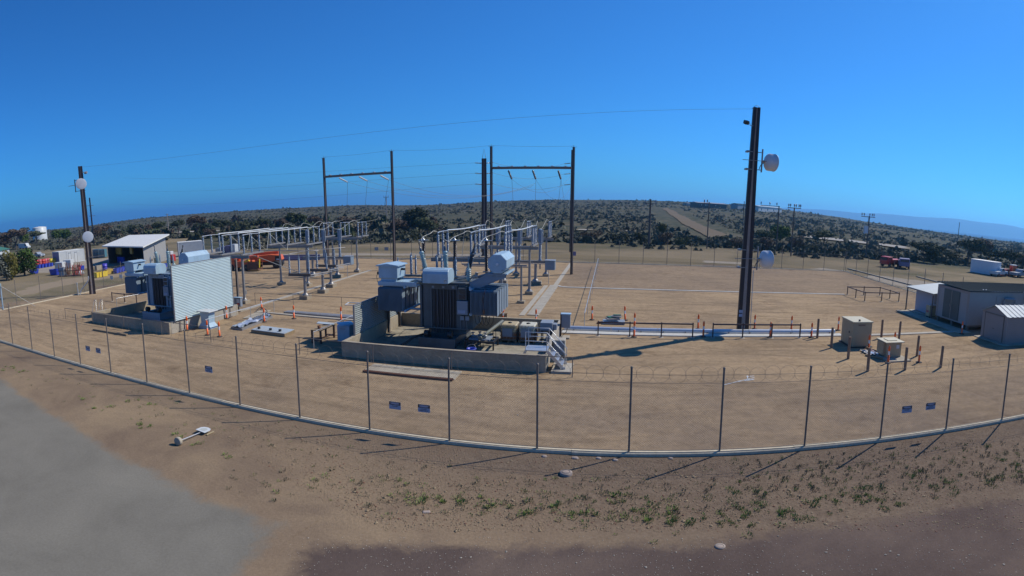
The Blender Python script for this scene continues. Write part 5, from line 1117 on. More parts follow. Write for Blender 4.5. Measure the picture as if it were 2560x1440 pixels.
for i, w in enumerate(('left', 'middle', 'right')):
    for us, bay, z, dd, X0, vv in (((-34.3, -31.4, -28.4), 'left', 12.2, (.55, .75, -.45), XL, 60.4), ((-12.16, -9.31, -6.35), 'right', 12.3, (.18, .55, -.7), XR, 61.0)):
        e = strain(us[i], z, dd, f'{w} insulator string hanging under the {bay} gantry crossbar')
        b = V3((X0+PH[i], vv+1.4, 6.2)); mid = e.lerp(b, .6)+V3((0, 1.8, -1.6))
        cable([e, e.lerp(b, .35)+V3((0, 1.2, -.9)), mid, b], f'thin dropper from the {w} {bay}-gantry string to the rear isolator', .018, 'wire', 'droppers below the gantries')
        ENDS.append((bay, i, e))

# ------------------------------------------------------------------ tall stobie poles with dishes
def dish(root, c, n, R=.6, depth=.42):
    n = V3(n).normalized(); c = V3(c); m = MB()
    m.lathe([(.06, -.30), (.12, -.27), (R*.55, -.20), (R*.85, -.09), (R, 0.0), (R*1.0, depth), (R*1.025, depth), (R*1.025, depth+.03), (R*.99, depth+.035), (R*.5, depth+.05), (.02, depth+.055)], c, n, 28); o = m.build('dish', 'dish_white', root); return o
pR = V3((9.15, 35.3, 0)); hR = 15.35; r = thing('dish_pole', pR, 'tall tapering steel-and-concrete pole with two white dishes at right', 'pole', 'tall dish poles')
RP = r; angR = rad(-2); stobie(r, pR, hR, .82, .46, angR, .30, .27)
for py, z in ((403, None), (647, None)):
    c0 = SV(1896 if py < 500 else 1880, py, 35.3); z = c0.z; sx = .33 if py < 500 else .46
    dish(r, (pR.x+sx+.75, 35.35, z), (.96, .28, 0))
    m = MB(); m.tube([(pR.x+sx+.28, 35.3, z-.75), (pR.x+sx+.28, 35.3, z+.85)], .055, 8)
    for dz in (-.6, .6): m.bar((pR.x-sx-.1, 35.12, z+dz), (pR.x+sx+.3, 35.3, z+dz), .05, .05); m.box(pR.x-sx-.2, pR.x-sx-.02, 35.05, 35.5, z+dz-.06, z+dz+.06)
    m.tube([(pR.x-sx-.45, 35.08, z), (pR.x+sx+.6, 35.12, z+.02)], .022, 6); m.tube([(pR.x+sx+.28, 35.3, z), (pR.x+sx+.5, 35.32, z)], .09, 8); m.build('dish_mount', 'galv', r)
    m = MB(); m.tube(spline([(pR.x+sx+.4, 35.2, z-.1), (pR.x+sx+.15, 35.1, z-.3), (pR.x+sx+.05, 35.1, z-.6)]), .025, 5); m.build('cable', 'black', r)
m = MB(); zc = SV(1868, 312, 35.3).z; m.tube([(pR.x-.2, 35.15, zc-.05), (pR.x-.42, 35.1, zc-.05), (pR.x-.45, 35.1, zc+.1), (pR.x-.62, 35.0, zc+.14)], .025, 6); m.build('lamp_arm', 'galv', r)
m = MB(); m.obox((pR.x-.72, 34.95, zc+.1), .28, .3, .24, .3, .4); m.build('floodlight', 'black', r)
m = MB(); m.tube([(pR.x+.52, 35.2, 0), (pR.x+.48, 35.2, 4.2)], .03, 6); m.build('conduit', 'alu', r)
m = MB(); m.box(pR.x-.36, pR.x-.1, 35.12, 35.14, 1.25, 1.45); m.box(pR.x-.36, pR.x-.12, 35.12, 35.14, .98, 1.18); m.build('name_plate', 'sign_face', r)
m = MB(); m.tube(spline([(pR.x-.35, 35.2, hR-.15), (pR.x-.1, 35.2, hR+.1), (pR.x+.15, 35.2, hR+.05)]), .015, 5); m.build('earth_loop', 'wire', r)
pL = V3((-52.0, 35.4, 0)); hL = 15.1; r = thing('dish_pole', pL, 'tall tapering steel-and-concrete pole with two white dishes at left', 'pole', 'tall dish poles')
LP = r; nd = (V3((-9, 35, 0))-pL); dn = V3((.82, -.57, 0)); stobie(r, pL, hL, .78, .5, rad(55), .3, .27)
for px, py in ((203, 460), (220, 592)):
    d = ray(px, py); t = math.hypot(pL.x, pL.y)/math.hypot(d.x, d.y); c = EYE + d*(t-1.2); z = c.z
    dish(r, c + V3((.0, .0, 0)), (.80, -.60, 0), .62, .25)
    m = MB(); a = V3((pL.x-.6, pL.y-.55, z)); 
    m.tube([a+V3((0, 0, -.8)), a+V3((0, 0, .7))], .055, 8); m.bar(a+V3((0, 0, -.7)), V3((pL.x+.3, pL.y+.2, z-.7)), .06, .06); m.bar(a+V3((0, 0, .6)), V3((pL.x+.3, pL.y+.2, z+.6)), .06, .06); m.tube([a+V3((-.6, -.5, 0)), c], .03, 6); m.build('dish_mount', 'galv_dark', r)
zc = ZA(pL, 208, 433); m = MB(); m.tube([(pL.x+.1, pL.y, zc), (pL.x+.45, pL.y+.2, zc+.1)], .03, 6); m.obox((pL.x+.6, pL.y+.3, zc), .3, .3, .2, .5, .5); m.build('floodlight', 'galv', r)
m = MB(); zc = ZA(pL, 219, 644); m.bar((pL.x-.2, pL.y-.3, zc), (pL.x+1.5, pL.y+1.0, zc+.12), .05, .08); m.build('side_arm', 'conc_pale', r)
m = MB(); m.tube(spline([(pL.x-.05, pL.y-.35, 2.2), (pL.x-.1, pL.y-.4, 1.6), (pL.x-.9, pL.y-1.0, .5), (pL.x-1.0, pL.y-1.1, 0)]), .07, 6); m.build('conduit', 'alu', r)
m = MB(); m.tube([(pL.x-1.1, pL.y-1.3, 0), (pL.x-1.15, pL.y-1.3, 1.5)], .07, 6); tag(m.build('bollard', 'alu', origin=(pL.x-1.1, pL.y-1.3, 0)), 'short pale pipe bollard at the foot of the left dish pole', 'bollard')

# ------------------------------------------------------------------ line poles beyond the yard
def pole_at(base, top_px, label, w0=.36, w1=.24, kind='timber', arms=(), name='power_pole', mat='timber_pole', ang=0):
    b = V3(base); h = ZA(b, *top_px) - b.z; r = thing(name, b, label, 'power pole', 'power poles beyond the yard')
    if kind == 'stobie': stobie(r, b, h, w0, w1, ang, .2, w0*.4)
    else: m = MB(); m.tube([b+V3((0, 0, -.3)), b+V3((0, 0, h))], [w0/2, w1/2], 8); m.build('post', mat, r)
    x = V3((1, 0, 0)); view = V3((b.x, b.y, 0)).normalized(); side = V3((view.y, -view.x, 0))
    for dz, l, off, pins in arms:
        m = MB(); z = b.z+h+dz; a = b*1.0; a.z = z; c = a+side*off; m.bar(c-side*(l/2), c+side*(l/2), .14, .14); m.build('cross_arm', 'galv_dark', r)
        for q in pins: m = MB(); e = c+side*q; m.lathe([(.04, 0), (.04, .3), (.14, .35), (.14, .5), (.07, .55), (.14, .6), (.13, .75), (.03, .8)], e, n=8); m.build('insulator', 'porc_grey', r)
    return r, b, h
b = S(1211, 646); r, b, h = pole_at((SV(1211, 600, 82).x, 82, -.03), (1211, 396), 'thick dark line pole with wire peak standing between the two gantries', .95, .72, 'stobie', ang=rad(0)); MP = b
m = MB(); m.tube([b+V3((-.3, 0, h)), b+V3((0, 0, h+1.5)), b+V3((.3, 0, h))], .035, 5); m.build('wire_peak', 'galv_dark', r)
zz = [ZA(b, 1211, y)-b.z for y in (408, 434, 461)]; MPW = []
for z in zz:
    for sg in (-1, 1): m = MB(); m.lathe(insul_prof(1.0, .11, .5, 8, .04), b+V3((sg*.42, 0, z)), (sg, 0, .08), 8); m.build('insulator', 'porc_grey', r)
    MPW.append(b.z+z)
POLES = [((1622, 617), (1625, 498), 'weathered pole before the hill track, wide-based', .55, .35, ((-.9, 2.4, 0, (-1.0, 0, 1.0)), (-3.2, 1.6, .4, ()))), ((1767, 622), (1770, 505), 'slim dark pole left of the tall right dish pole', .28, .2, ((-.3, 1.6, -.4, (-.6, 0)),)),
 ((1940, 628), (1948, 515), 'pole with one long arm to its left, right of the tall dish pole', .36, .26, ((-.1, 4.0, -2.0, (-1.9, 0, 1.5)),)), ((1977, 641), (1984, 520), 'pole with level crossarm and three double pins', .30, .24, ((0, 2.6, 0, (-1.1, -.75, 0, .35, .9, 1.2)),)),
 ((2164, 646), (2172, 540), 'pole with transformer box and many pins above the right fence', .38, .3, ((-.2, 3.0, -.2, (-1.4, -.9, .3, .8, 1.2)), (-3.6, 2.0, .4, ()), (-5.4, 1.0, .2, ())))]
PB = []
for bp, tp, lab, w0, w1, arms in POLES:
    base = at(*bp); r, b, h = pole_at(base, tp, lab, w0, w1, 'post', arms); PB.append((b, h))
    if 'transformer box' in lab: m = MB(); m.obox(b+V3((-.7, -.3, h-3.0)), .8, .6, 1.6, 0); m.build('pole_transformer', 'dish_white', r)
pole_at(at(2394, 604), (2400, 556), 'lone bare pole on the ridge above the white tank', .5, .4, 'post')
pole_at(at(967, 556), (964, 490), 'thin pale pole standing among scrub behind the left gantry', .55, .35, 'post', ((-.6, 2.2, 0, (-.9, 0, .9)),), mat='conc_grey')
pole_at(at(421, 577), (417, 534), 'thin pale pole among trees left of the white-roofed shed', .5, .35, 'post', ((-.5, 1.8, 0, ()),), mat='conc_grey')
pole_at(at(235, 610), (228, 494), 'dark line pole with angled arms just right of the left dish pole', .85, .6, 'stobie', ((-3.0, 3.0, -.2, ()), (-7.0, 2.4, .3, ())))
pole_at(at(1644, 560) , (1648, 503), 'distant pole seen beside the tall right dish pole', .5, .3, 'post') if False else None
pole_at(at(1857, 565), (1858, 503), 'distant thin pole just left of the tall right dish pole', .45, .3, 'post')
b2 = V3((SV(1427, 600, 92).x, 92, -.03)); r, b2, h2 = pole_at(b2, (1431, 375), 'dark stepped line pole right beside the right gantry pole', .55, .42, 'stobie', ang=rad(60))
for i, y in enumerate((408, 434, 461)):
    z = ZA(b2, 1428, y); m = MB(); m.lathe(insul_prof(1.0, .11, .5, 8, .04), b2+V3((-.3, 0, z-b2.z)), (-1, -.1, -.12), 8); m.build('insulator', 'porc_grey', r)
    a = MP + V3((1.4, 0, MPW[i]-MP.z+.08)); e = V3((b2.x-1.3, b2.y-.1, z-.12)); lv = ('top', 'middle', 'bottom')[i]
    m = MB(); m.tube(catenary(a, e, .9, 12), .016, 4); tag(m.build('power_line', 'wire', origin=a), f'{lv} wire between the thick pole and the stepped pole', 'power line', 'overhead wires')
    a = MP + V3((-1.4, 0, MPW[i]-MP.z+.08)); d = ray(300, (444, 476, 510)[i]); e = EYE + d*190
    m = MB(); m.tube(catenary(a, e, 2.2, 18), .013, 4); tag(m.build('power_line', 'wire', origin=a), f'{lv} wire running left from the thick pole', 'power line', 'overhead wires')
# earth wires over the yard
def line(a, b, sag, label, r=.010, n=20):
    m = MB(); m.tube(catenary(a, b, sag, n), r, 4); tag(m.build('power_line', 'wire', origin=a), label, 'power line', 'overhead wires')
line((pR.x-.3, 35.2, hR-.15), (pL.x, pL.y, hL-.1), 1.6, 'long thin wire strung between the two dish poles', .007, 30)
line((-36.4, 62.3, 15.0), (-26.68, 62.3, 15.15), .15, 'thin earth wire along the top of the left gantry'); line((-26.68, 62.3, 15.15), (-14.15, 62.3, 15.15), .3, 'thin earth wire between the two gantries'); line((-14.15, 62.3, 15.15), (-4.58, 62.3, 15.0), .15, 'thin earth wire along the top of the right gantry')
for bay, i, e in ENDS:
    w = ('left', 'middle', 'right')[i]
    t = V3((-13.2+.3*i, 88, 11.0+.3*i)) if bay == 'left' else V3((b2.x-.2, b2.y-.1, ZA(b2, 1428, (440, 470, 494)[i])))
    line(e, t, 2.2, f'sagging span from the {w} string of the {bay} gantry', .014, 16)
# ------------------------------------------------------------------ huts at the right
r = thing('equipment_hut', (31.5, 36.4, 0), 'pale equipment hut with dark green double doors and dark flat roof', 'hut')
u0, u1, v0, v1, z0, z1 = 27.2, 38.6, 33.95, 38.55, .42, 3.22
m = MB(); m.box(u0, u1, v0, v1, z0, z1); m.build('wall', 'pale_wall', r)
m = MB(); m.box(u0-.012, u0-.002, v0, v0+.28, z0, z1); m.box(u0-.012, u0-.002, v1-.28, v1, z0, z1); m.box(u0-.012, u0-.002, v0+.28, v1-.28, z1-.22, z1); m.build('corner_flashing', 'wall_warm', r)
m = MB(); m.prism([(0, v0-.12, z1+.03), (0, v0-.12, z1+.10), (0, v1+.1, z1+.24), (0, v1+.1, z1+.17)], (u0-.1, 0, 0), (u1+.15, 0, 0))
for i in range(38): x = u0+.05+i*.3; m.prism([(0, v0-.12, z1+.10), (0, v0-.12, z1+.13), (0, v1+.1, z1+.27), (0, v1+.1, z1+.24)], (x, 0, 0), (x+.05, 0, 0))
rf = m.build('roof', 'roof_dark', r)
for i in range(30): m = MB(); x = u0+2.2+i*.3; m.box(x, x+.09, v0-.145, v0-.122, z1+.05, z1+.09); m.build('gutter_clip', 'white', r)
m = MB(); m.obox((u0+1.55, v0+.25, z1+.17), .3, .06, .05, .7); m.obox((u0+1.85, v0+.25, z1+.17), .3, .06, .05, .7); m.build('roof_flashing', 'white', rf) if False else m.build('roof_vent', 'white', r)
m = MB(); m.lathe([(.08, 0), (.08, .4), (.11, .42), (.02, .5)], (u0+9.2, v0+.6, z1+.12), n=8); m.build('roof_vent', 'galv', r)
for a, b in ((35.24, 36.34), (36.38, 37.48)):
    m = MB(); m.box(u0-.055, u0-.004, a, b, .56, 3.0); dd = m.build('door', 'door_green', r)
    m = MB(); y = b-.1 if a < 36 else a+.1; m.box(u0-.10, u0-.057, y-.02, y+.02, 1.55, 1.8); m.build('handle', 'galv', dd)
m = MB(); m.box(u0-.06, u0-.056, 36.335, 36.385, .56, 3.0); m.build('door_strip', 'galv', r)
m = MB()
for x in (u0+.2, u0+2.8, u0+5.4, u0+8):
    for y in (v0+.2, v0+2.3, v1-.2): m.box(x-.1, x+.1, y-.1, y+.1, -.1, z0)
m.box(u0, u1, v0+.03, v0+.10, .28, z0); m.build('stump', 'galv_dark', r)
m = MB(); m.box(u0+1.6, u0+2.5, v0-.38, v0-.03, .55, 1.28); ac = m.build('air_conditioner', 'white', r, bev=.02)
m = MB(); m.lathe([(.27, 0), (.27, .02), (.05, .03)], (u0+1.98, v0-.385, .92), (0, -1, 0), 18); m.build('fan_grille', 'grille', ac)
m = MB(); m.box(u0+2.9, u0+3.5, v0-.035, v0-.003, .6, 2.9); m.build('wall_panel', 'pale_wall', r)
m = MB(); m.tube(spline([(u0+3.6, v0-.1, 2.2), (u0+3.7, v0-.25, 2.7), (u0+4.3, v0-.3, 2.75), (u0+4.9, v0-.2, 2.6), (u0+5.0, v0-.1, 2.1)]), .05, 6); m.box(u0+3.75, u0+4.8, v0-.45, v0-.02, 2.66, 2.72); m.build('cable_hood', 'label_grey', r)
m = MB(); m.obox((u0+6.3, v0-.2, 2.75), .3, .25, .3, .3, .4); m.tube([(u0+6.3, v0, 2.9), (u0+6.3, v0-.2, 2.8)], .03, 6); m.build('floodlight', 'black', r)
# lean-to with corrugated roof
r = thing('lean_to', (29, 42, 0), 'lean-to shelter with pale blue corrugated roof beside the dark-roofed hut', 'shelter')
a = SU(2267, 714, 27.3); zr = a.z; ru0, ru1 = 27.0, 31.2; rv0, rv1 = 38.9, 43.6
m = MB(); k = int((rv1-rv0)/.16); top = []; bot = []
for i in range(k*2+1):
    v = rv0+(rv1-rv0)*i/(k*2); h = .03 if i % 2 else 0
    top.append((v, h))
vs = []; 
for v, h in top: vs += [(ru0, v, zr+h), (ru1, v, zr+.45+h)]
nn = len(vs); vs += [(x, y, z-.02) for x, y, z in vs]; fs = []
for i in range(len(top)-1): fs += [(2*i, 2*i+2, 2*i+3, 2*i+1), (nn+2*i, nn+2*i+1, nn+2*i+3, nn+2*i+2), (2*i, nn+2*i, nn+2*i+2, 2*i+2), (2*i+1, 2*i+3, nn+2*i+3, nn+2*i+1)]
fs += [(0, 1, nn+1, nn), (nn-2, nn+nn-2, nn+nn-1, nn-1)]
m.add(vs, fs); m.build('roof', 'zinc', r)
m = MB(); m.bar((ru0+.1, rv0, zr-.08), (ru0+.1, rv1, zr-.08), .06, .12); m.build('purlin', 'galv', r); m = MB(); m.bar((ru1-.1, rv0, zr+.36), (ru1-.1, rv1, zr+.36), .06, .12); m.build('purlin', 'galv', r)
for u, v in ((27.15, 43.5), (27.15, 39.1), (31.0, 43.5)): m = MB(); m.box(u-.05, u+.05, v-.05, v+.05, 0, zr-.02+(.38 if u > 30 else 0)); m.build('post', 'galv_dark', r)
m = MB(); m.box(27.85, 30.9, 39.9, 43.0, .1, zr-.12); m.build('enclosure', 'wall_blue', r)
m = MB(); m.box(27.2, 31.0, 39.2, 43.2, -.05, .08); m.build('slab', 'conc_pale', r)
r = thing('outdoor_unit', (27.6, 39.4, 0), 'upright tan cabinet with dark grille standing before the lean-to', 'cabinet')
p = S(2330, 795); m = MB(); m.box(p.x-.4, p.x+.4, p.y-.1, p.y+.55, .15, 1.15); m.build('body', 'cream', r, bev=.02); m = MB(); m.box(p.x-.42, p.x+.42, p.y-.12, p.y+.57, 1.151, 1.19); m.build('lid', 'white', r)
m = MB(); m.box(p.x-.415, p.x-.402, p.y+.05, p.y+.4, .5, .68); m.build('label_plate', 'red_faded', r); m = MB(); m.box(p.x-.25, p.x-.05, p.y-.115, p.y-.102, .95, 1.08); m.build('grille', 'grille', r)
m = MB(); m.box(p.x-.35, p.x+.35, p.y, p.y+.5, 0, .149); m.build('base', 'black', r)
# slab path in front of the hut
m = MB(); m.box(25.7, 26.95, 33.0, 42.9, -.04, .07); tag(m.build('concrete_path', 'conc', bev=.01), 'concrete path along the left side of the dark-roofed hut', 'path', kind='structure')
# garden shed
r = thing('garden_shed', (29.5, 30.3, 0), 'small grey-beige shed with shiny ribbed gable roof at the right edge', 'shed')
u0, u1, v0, v1, ze, za = 26.9, 32.5, 28.85, 31.75, 2.12, 2.72; vm = (v0+v1)/2
m = MB(); m.prism([(0, v0, .05), (0, v1, .05), (0, v1, ze), (0, vm, za-.04), (0, v0, ze)], (u0, 0, 0), (u1, 0, 0)); m.build('wall', 'wall_warm', r)
for s, (a, b) in ((0, (v0-.12, vm)), (1, (v1+.12, vm))):
    m = MB(); z_e, z_a = ze-.03, za+.02; nseg = 36
    for i in range(nseg):
        x0 = u0-.12+(u1-u0+.24)*i/nseg; x1 = u0-.12+(u1-u0+.24)*(i+1)/nseg; h = .035 if i % 3 == 0 else 0
        m.prism([(x0, a, z_e+h), (x1, a, z_e+h), (x1, b, z_a+h), (x0, b, z_a+h)], (0, 0, 0), (0, 0, .02))
    m.build('roof', 'zinc', r)
m = MB(); m.box(u0-.03, u0-.002, vm-1.05, vm+1.05, .12, 2.0); dd = m.build('door', 'wall_warm', r); m = MB(); m.box(u0-.045, u0-.003, vm-1.12, vm-1.051, .1, 2.05); m.box(u0-.045, u0-.003, vm+1.051, vm+1.12, .1, 2.05); m.box(u0-.045, u0-.003, vm-1.12, vm+1.12, 2.051, 2.12); m.build('door_frame', 'galv_dark', r)
m = MB(); m.box(u0-.05, u0-.031, vm-.1, vm+.1, .95, 1.0); m.build('handle', 'galv_dark', dd)
m = MB()
for i in range(11): m.box(u0+.1, u1-.1, v0-.012, v0-.001, .25+i*.17, .25+i*.17+.02)
m.build('cladding_lines', 'wall_warm', r)
m = MB(); m.box(u0-.45, u1+.3, v0-.35, v1+.3, -.05, .055); m.build('slab', 'conc', r)
# beige kiosks among the timber bollards
r = thing('beige_kiosk', (15.6, 31, 0), 'tall beige steel cabinet ringed by timber bollards', 'kiosk')
m = MB(); a, b, c = S(2102, 856), S(2134, 871), S(2170, 868); u0, u1, v0, v1 = 15.05, 16.4, 30.15, 31.9
m.box(u0, u1, v0, v1, .05, 1.62); m.build('body', 'beige', r, bev=.015); m = MB(); m.box(u0-.05, u1+.05, v0-.05, v1+.05, 1.621, 1.70); m.build('lid', 'beige_roof', r, bev=.01)
m = MB(); m.box(u0+.35, u0+.85, v0-.012, v0-.001, 1.42, 1.52); m.build('vent', 'timber', r); m = MB(); m.box(u0-.025, u0-.002, v0+.5, v0+.58, .85, 1.0); m.build('handle', 'black', r); m = MB(); m.lathe([(.07, 0), (.07, .1), (.02, .12)], (u0+.5, v0+.2, 1.70), n=8); m.build('lifting_lug', 'timber', r)
m = MB(); m.box(u0-.1, u1+.1, v0-.1, v1+.1, -.05, .05); m.build('base', 'black', r)
r = thing('beige_kiosk', (16.5, 27.7, 0), 'small beige kiosk with flat overhanging lid and white notice', 'kiosk')
u0, u1, v0, v1 = 15.98, 17.0, 27.3, 28.35; m = MB(); m.box(u0, u1, v0, v1, .08, 1.0); m.build('body', 'beige', r, bev=.012); m = MB(); m.box(u0-.14, u1+.14, v0-.14, v1+.1, 1.001, 1.05); m.box(u0+.2, u1-.2, v0+.25, v1-.2, 1.05, 1.085); m.build('lid', 'beige_roof', r)
m = MB(); m.box(u1-.36, u1-.16, v0-.012, v0-.001, .62, .84); m.build('notice', 'white', r); m = MB(); m.box(u0-.16, u0-.002, v0+.2, v1-.1, .2, .98); m.build('side_box', 'beige', r)
m = MB(); m.box(u0-.3, u1+.25, v0-.85, v1+.15, -.05, .08); m.build('base', 'conc', r)
m = MB(); g = []
for i in range(9):
    for j in range(5): g.append((15.2+i*.1, 28.1+j*.3, .05+max(0, .14*mnoise.noise(V3((i*.8, j*.9, 7))))+.03))
m.add(g, [(i*5+j, (i+1)*5+j, (i+1)*5+j+1, i*5+j+1) for i in range(8) for j in range(4)]); tag(m.build('foil_sheet', 'foil', origin=(15.6, 28.6, .05)), 'crumpled shiny sheeting on the ground between the beige kiosks', 'sheeting')
m = MB(); m.bar((15.95, 29.9, .06), (16.4, 28.5, .06), .12, .1); m.bar((15.0, 28.1, .06), (15.7, 27.2, .06), .12, .1); tag(m.build('timber_beam', 'plank', origin=(15.7, 28.5, .05)), 'pieces of timber lying between the beige kiosks', 'timber beam')

# ------------------------------------------------------------------ helpers for far things
def yawed(p, yaw):
    c, s = math.cos(yaw), math.sin(yaw); p = V3(p); return lambda x, y, z: V3((p.x+x*c-y*s, p.y+x*s+y*c, p.z+z))
def wbox(m, T, x0, x1, y0, y1, z0, z1):
    m.add([T(x, y, z) for x in (x0, x1) for y in (y0, y1) for z in (z0, z1)], [(0, 1, 3, 2), (4, 6, 7, 5), (0, 4, 5, 1), (2, 3, 7, 6), (0, 2, 6, 4), (1, 5, 7, 3)]); return m
def between(a, b): d = b-a; return math.atan2(d.y, d.x), math.hypot(d.x, d.y)
def container(a, b, depth, h, label, doors=None, mat='white', endmat='purple_steel'):
    yaw, Ln = between(a, b); T = yawed((a.x, a.y, a.z), yaw); r = thing('shipping_container', a, label, 'container')
    m = MB(); wbox(m, T, .05, Ln-.05, .05, depth-.05, .12, h-.05)
    n = int(Ln/.28)
    for i in range(n): x = .1+(Ln-.2)*i/n; wbox(m, T, x, x+.14, .015, .05, .2, h-.12)
    m.build('body', mat, r)
    m = MB()
    for x in (0, Ln-.15):
        for y in (0, depth-.15): wbox(m, T, x, x+.15, y, y+.15, 0, h)
    wbox(m, T, .15, Ln-.15, 0, .1, h-.12, h); wbox(m, T, .15, Ln-.15, 0, .1, .05, .2); wbox(m, T, .15, Ln-.15, depth-.1, depth, h-.12, h); m.build('frame', mat, r)
    m = MB(); wbox(m, T, -.02, -.003, .18, depth-.18, .15, h-.15); m.build('end_panel', endmat, r)
    m = MB(); wbox(m, T, .02, Ln-.02, .02, depth-.02, h+.001, h+.03); m.build('roof', 'white_roof', r)
    if doors:
        for k in range(2):
            x = Ln*(.30+.24*k); m = MB(); wbox(m, T, x, x+Ln*.22, -.03, .012, .2, h-.15)
            dr = m.build('door', mat, r); m = MB()
            for q in (.25, .75): xx = x+Ln*.22*q; wbox(m, T, xx-.025, xx+.025, -.07, -.031, .25, h-.2)
            m.build('lock_bar', 'galv', dr)
            m = MB(); wbox(m, T, x+Ln*.06, x+Ln*.15, -.035, -.031, h-.65, h-.45); m.build('marking', 'label_grey', dr)
    return r
container(S(150, 662), S(213, 653), 3.0, 2.85, 'white container with doors in its long side, behind the left dish pole', True)
container(S(447, 642), S(508, 637), 3.0, 2.9, 'white ribbed container with dark end right of the open shed', mat='white')
# open shed with skillion roof
a, b, c = S(272, 659), S(362, 668), S(418, 650); a.z = b.z = c.z = 0
r = thing('open_shed', b, 'open-fronted shed with big white sloping roof and pale concrete side', 'shed')
ex = (b-a); ez = (c-b); hf, hb = 3.5, 4.6
d4 = a+ez
m = MB(); th = ez.normalized()*.18; m.prism([V3((b.x, b.y, 0)), V3((c.x, c.y, 0)), V3((c.x, c.y, hb)), V3((b.x, b.y, hf))], (0, 0, 0), -ex.normalized()*.2); m.build('side_wall', 'pale_wall', r)
m = MB(); m.prism([V3((c.x, c.y, 0)), V3((d4.x, d4.y, 0)), V3((d4.x, d4.y, hb)), V3((c.x, c.y, hb))], (0, 0, 0), -th); m.build('back_wall', 'wall_warm', r)
m = MB(); m.prism([V3((a.x, a.y, 0)), V3((d4.x, d4.y, 0)), V3((d4.x, d4.y, hb)), V3((a.x, a.y, hf))], (0, 0, 0), ex.normalized()*.2); m.build('side_wall', 'wall_warm', r)
o1 = ez.normalized()*-1.4; o2 = ex.normalized()*1.2; sl = (hb-hf)/ez.length
m = MB(); m.prism([a-o2+o1+V3((0, 0, hf+.1-1.4*sl)), b+o2+o1+V3((0, 0, hf+.1-1.4*sl)), c+o2-o1*.6+V3((0, 0, hb+.1+.84*sl)), d4-o2-o1*.6+V3((0, 0, hb+.1+.84*sl))], (0, 0, 0), (0, 0, .22)); m.build('roof', 'white_roof', r)
m = MB(); q = a.lerp(b, .08)+ez*.55; 
for f, w, mt, nm, z0, z1 in ((.10, .16, 'yellow_dull', 'yellow_board', 1.7, 3.0), (.52, .06, 'yellow_dull', 'yellow_board', 1.9, 3.1), (.12, .2, 'blue', 'blue_bench', .0, 1.2)):
    q0 = a.lerp(b, f)+ez*.22; q1 = a.lerp(b, f+w)+ez*.22; m = MB(); m.bar(q0+V3((0, 0, (z0+z1)/2)), q1+V3((0, 0, (z0+z1)/2)), .3, z1-z0); m.build(nm, mt, r)
m = MB(); pm = b.lerp(c, .25); m.lathe([(.35, 0), (.35, .05), (.1, .06)], pm+V3((.22, -.1, 1.0)), (b-a).normalized(), 12); m.build('hose_reel', 'galv_dark', r)
m = MB(); q = S(392, 662); m.box(q.x-.3, q.x+.3, q.y-.35, q.y+.35, .1, 1.15); rb = tag(m.build('wheelie_bin', 'green_bin', origin=q, bev=.05), 'green wheelie bin beside the open shed', 'bin')
m = MB(); m.box(q.x-.34, q.x+.34, q.y-.4, q.y+.4, 1.152, 1.22); m.build('lid', 'green_bin', rb); m = MB(); m.tube([(q.x-.25, q.y+.3, .12), (q.x+.25, q.y+.3, .12)], .11, 8); m.build('wheel', 'black', rb)
q = S(430, 657); r = thing('red_pump', q, 'red pump unit with white top right of the open shed', 'pump'); m = MB(); m.box(q.x-.7, q.x+.6, q.y-.5, q.y+.5, .3, 1.5); m.build('body', 'red', r, bev=.05); m = MB(); m.box(q.x-.5, q.x+.2, q.y-.4, q.y+.4, 1.5, 2.1); m.build('tank', 'white', r, bev=.05)
for s in (-.5, .4): m = MB(); m.tube([(q.x+s, q.y-.6, .3), (q.x+s, q.y-.42, .3)], .3, 12); m.build('wheel', 'black', r)
q = S(408, 668); m = MB(); m.box(q.x-.6, q.x+.6, q.y-.4, q.y+.4, 0, .5); m.box(q.x-.65, q.x+.65, q.y-.45, q.y+.45, .5, .58); tag(m.build('blue_crate', 'blue', origin=q), 'blue crate at the foot of the open shed wall', 'crate')
# crates, drums and bins of the storage lot
def drum(q, mat, label, R=.3, h=.9, sc=1.0):
    m = MB(); m.lathe([(R, 0), (R, h*.32), (R*1.05, h*.34), (R, h*.36), (R, h*.64), (R*1.05, h*.66), (R, h*.68), (R, h), (R*.92, h-.02), (.03, h-.02)], q, n=14); return tag(m.build('drum', mat, origin=q), label, 'drum', 'drums in the storage lot')
for i, (px, py, mt, lab) in enumerate([(93, 665, 'red', 'red drum half hidden by the near tree'), (101, 663, 'red_faded', 'faded red drum, left of the row behind the blue trays'), (109, 662, 'red', 'dark red drum, second in the row behind the blue trays'), (115, 661, 'red_faded', 'faded red drum, third in the row behind the blue trays'), (122, 660, 'red_faded', 'pinkish drum at the right of the red row'), (130, 663, 'yellow', 'bright yellow drum beside the red drums'), (137, 662, 'yellow_dull', 'dull ochre drum next to the bright yellow one')]):
    drum(S(px, py), mt, lab, .42 if i < 5 else .48, 1.35 if i < 5 else 1.5)
drum(S(263, 677), 'violet', 'lone violet-blue drum behind the yellow bins', .42, 1.25)
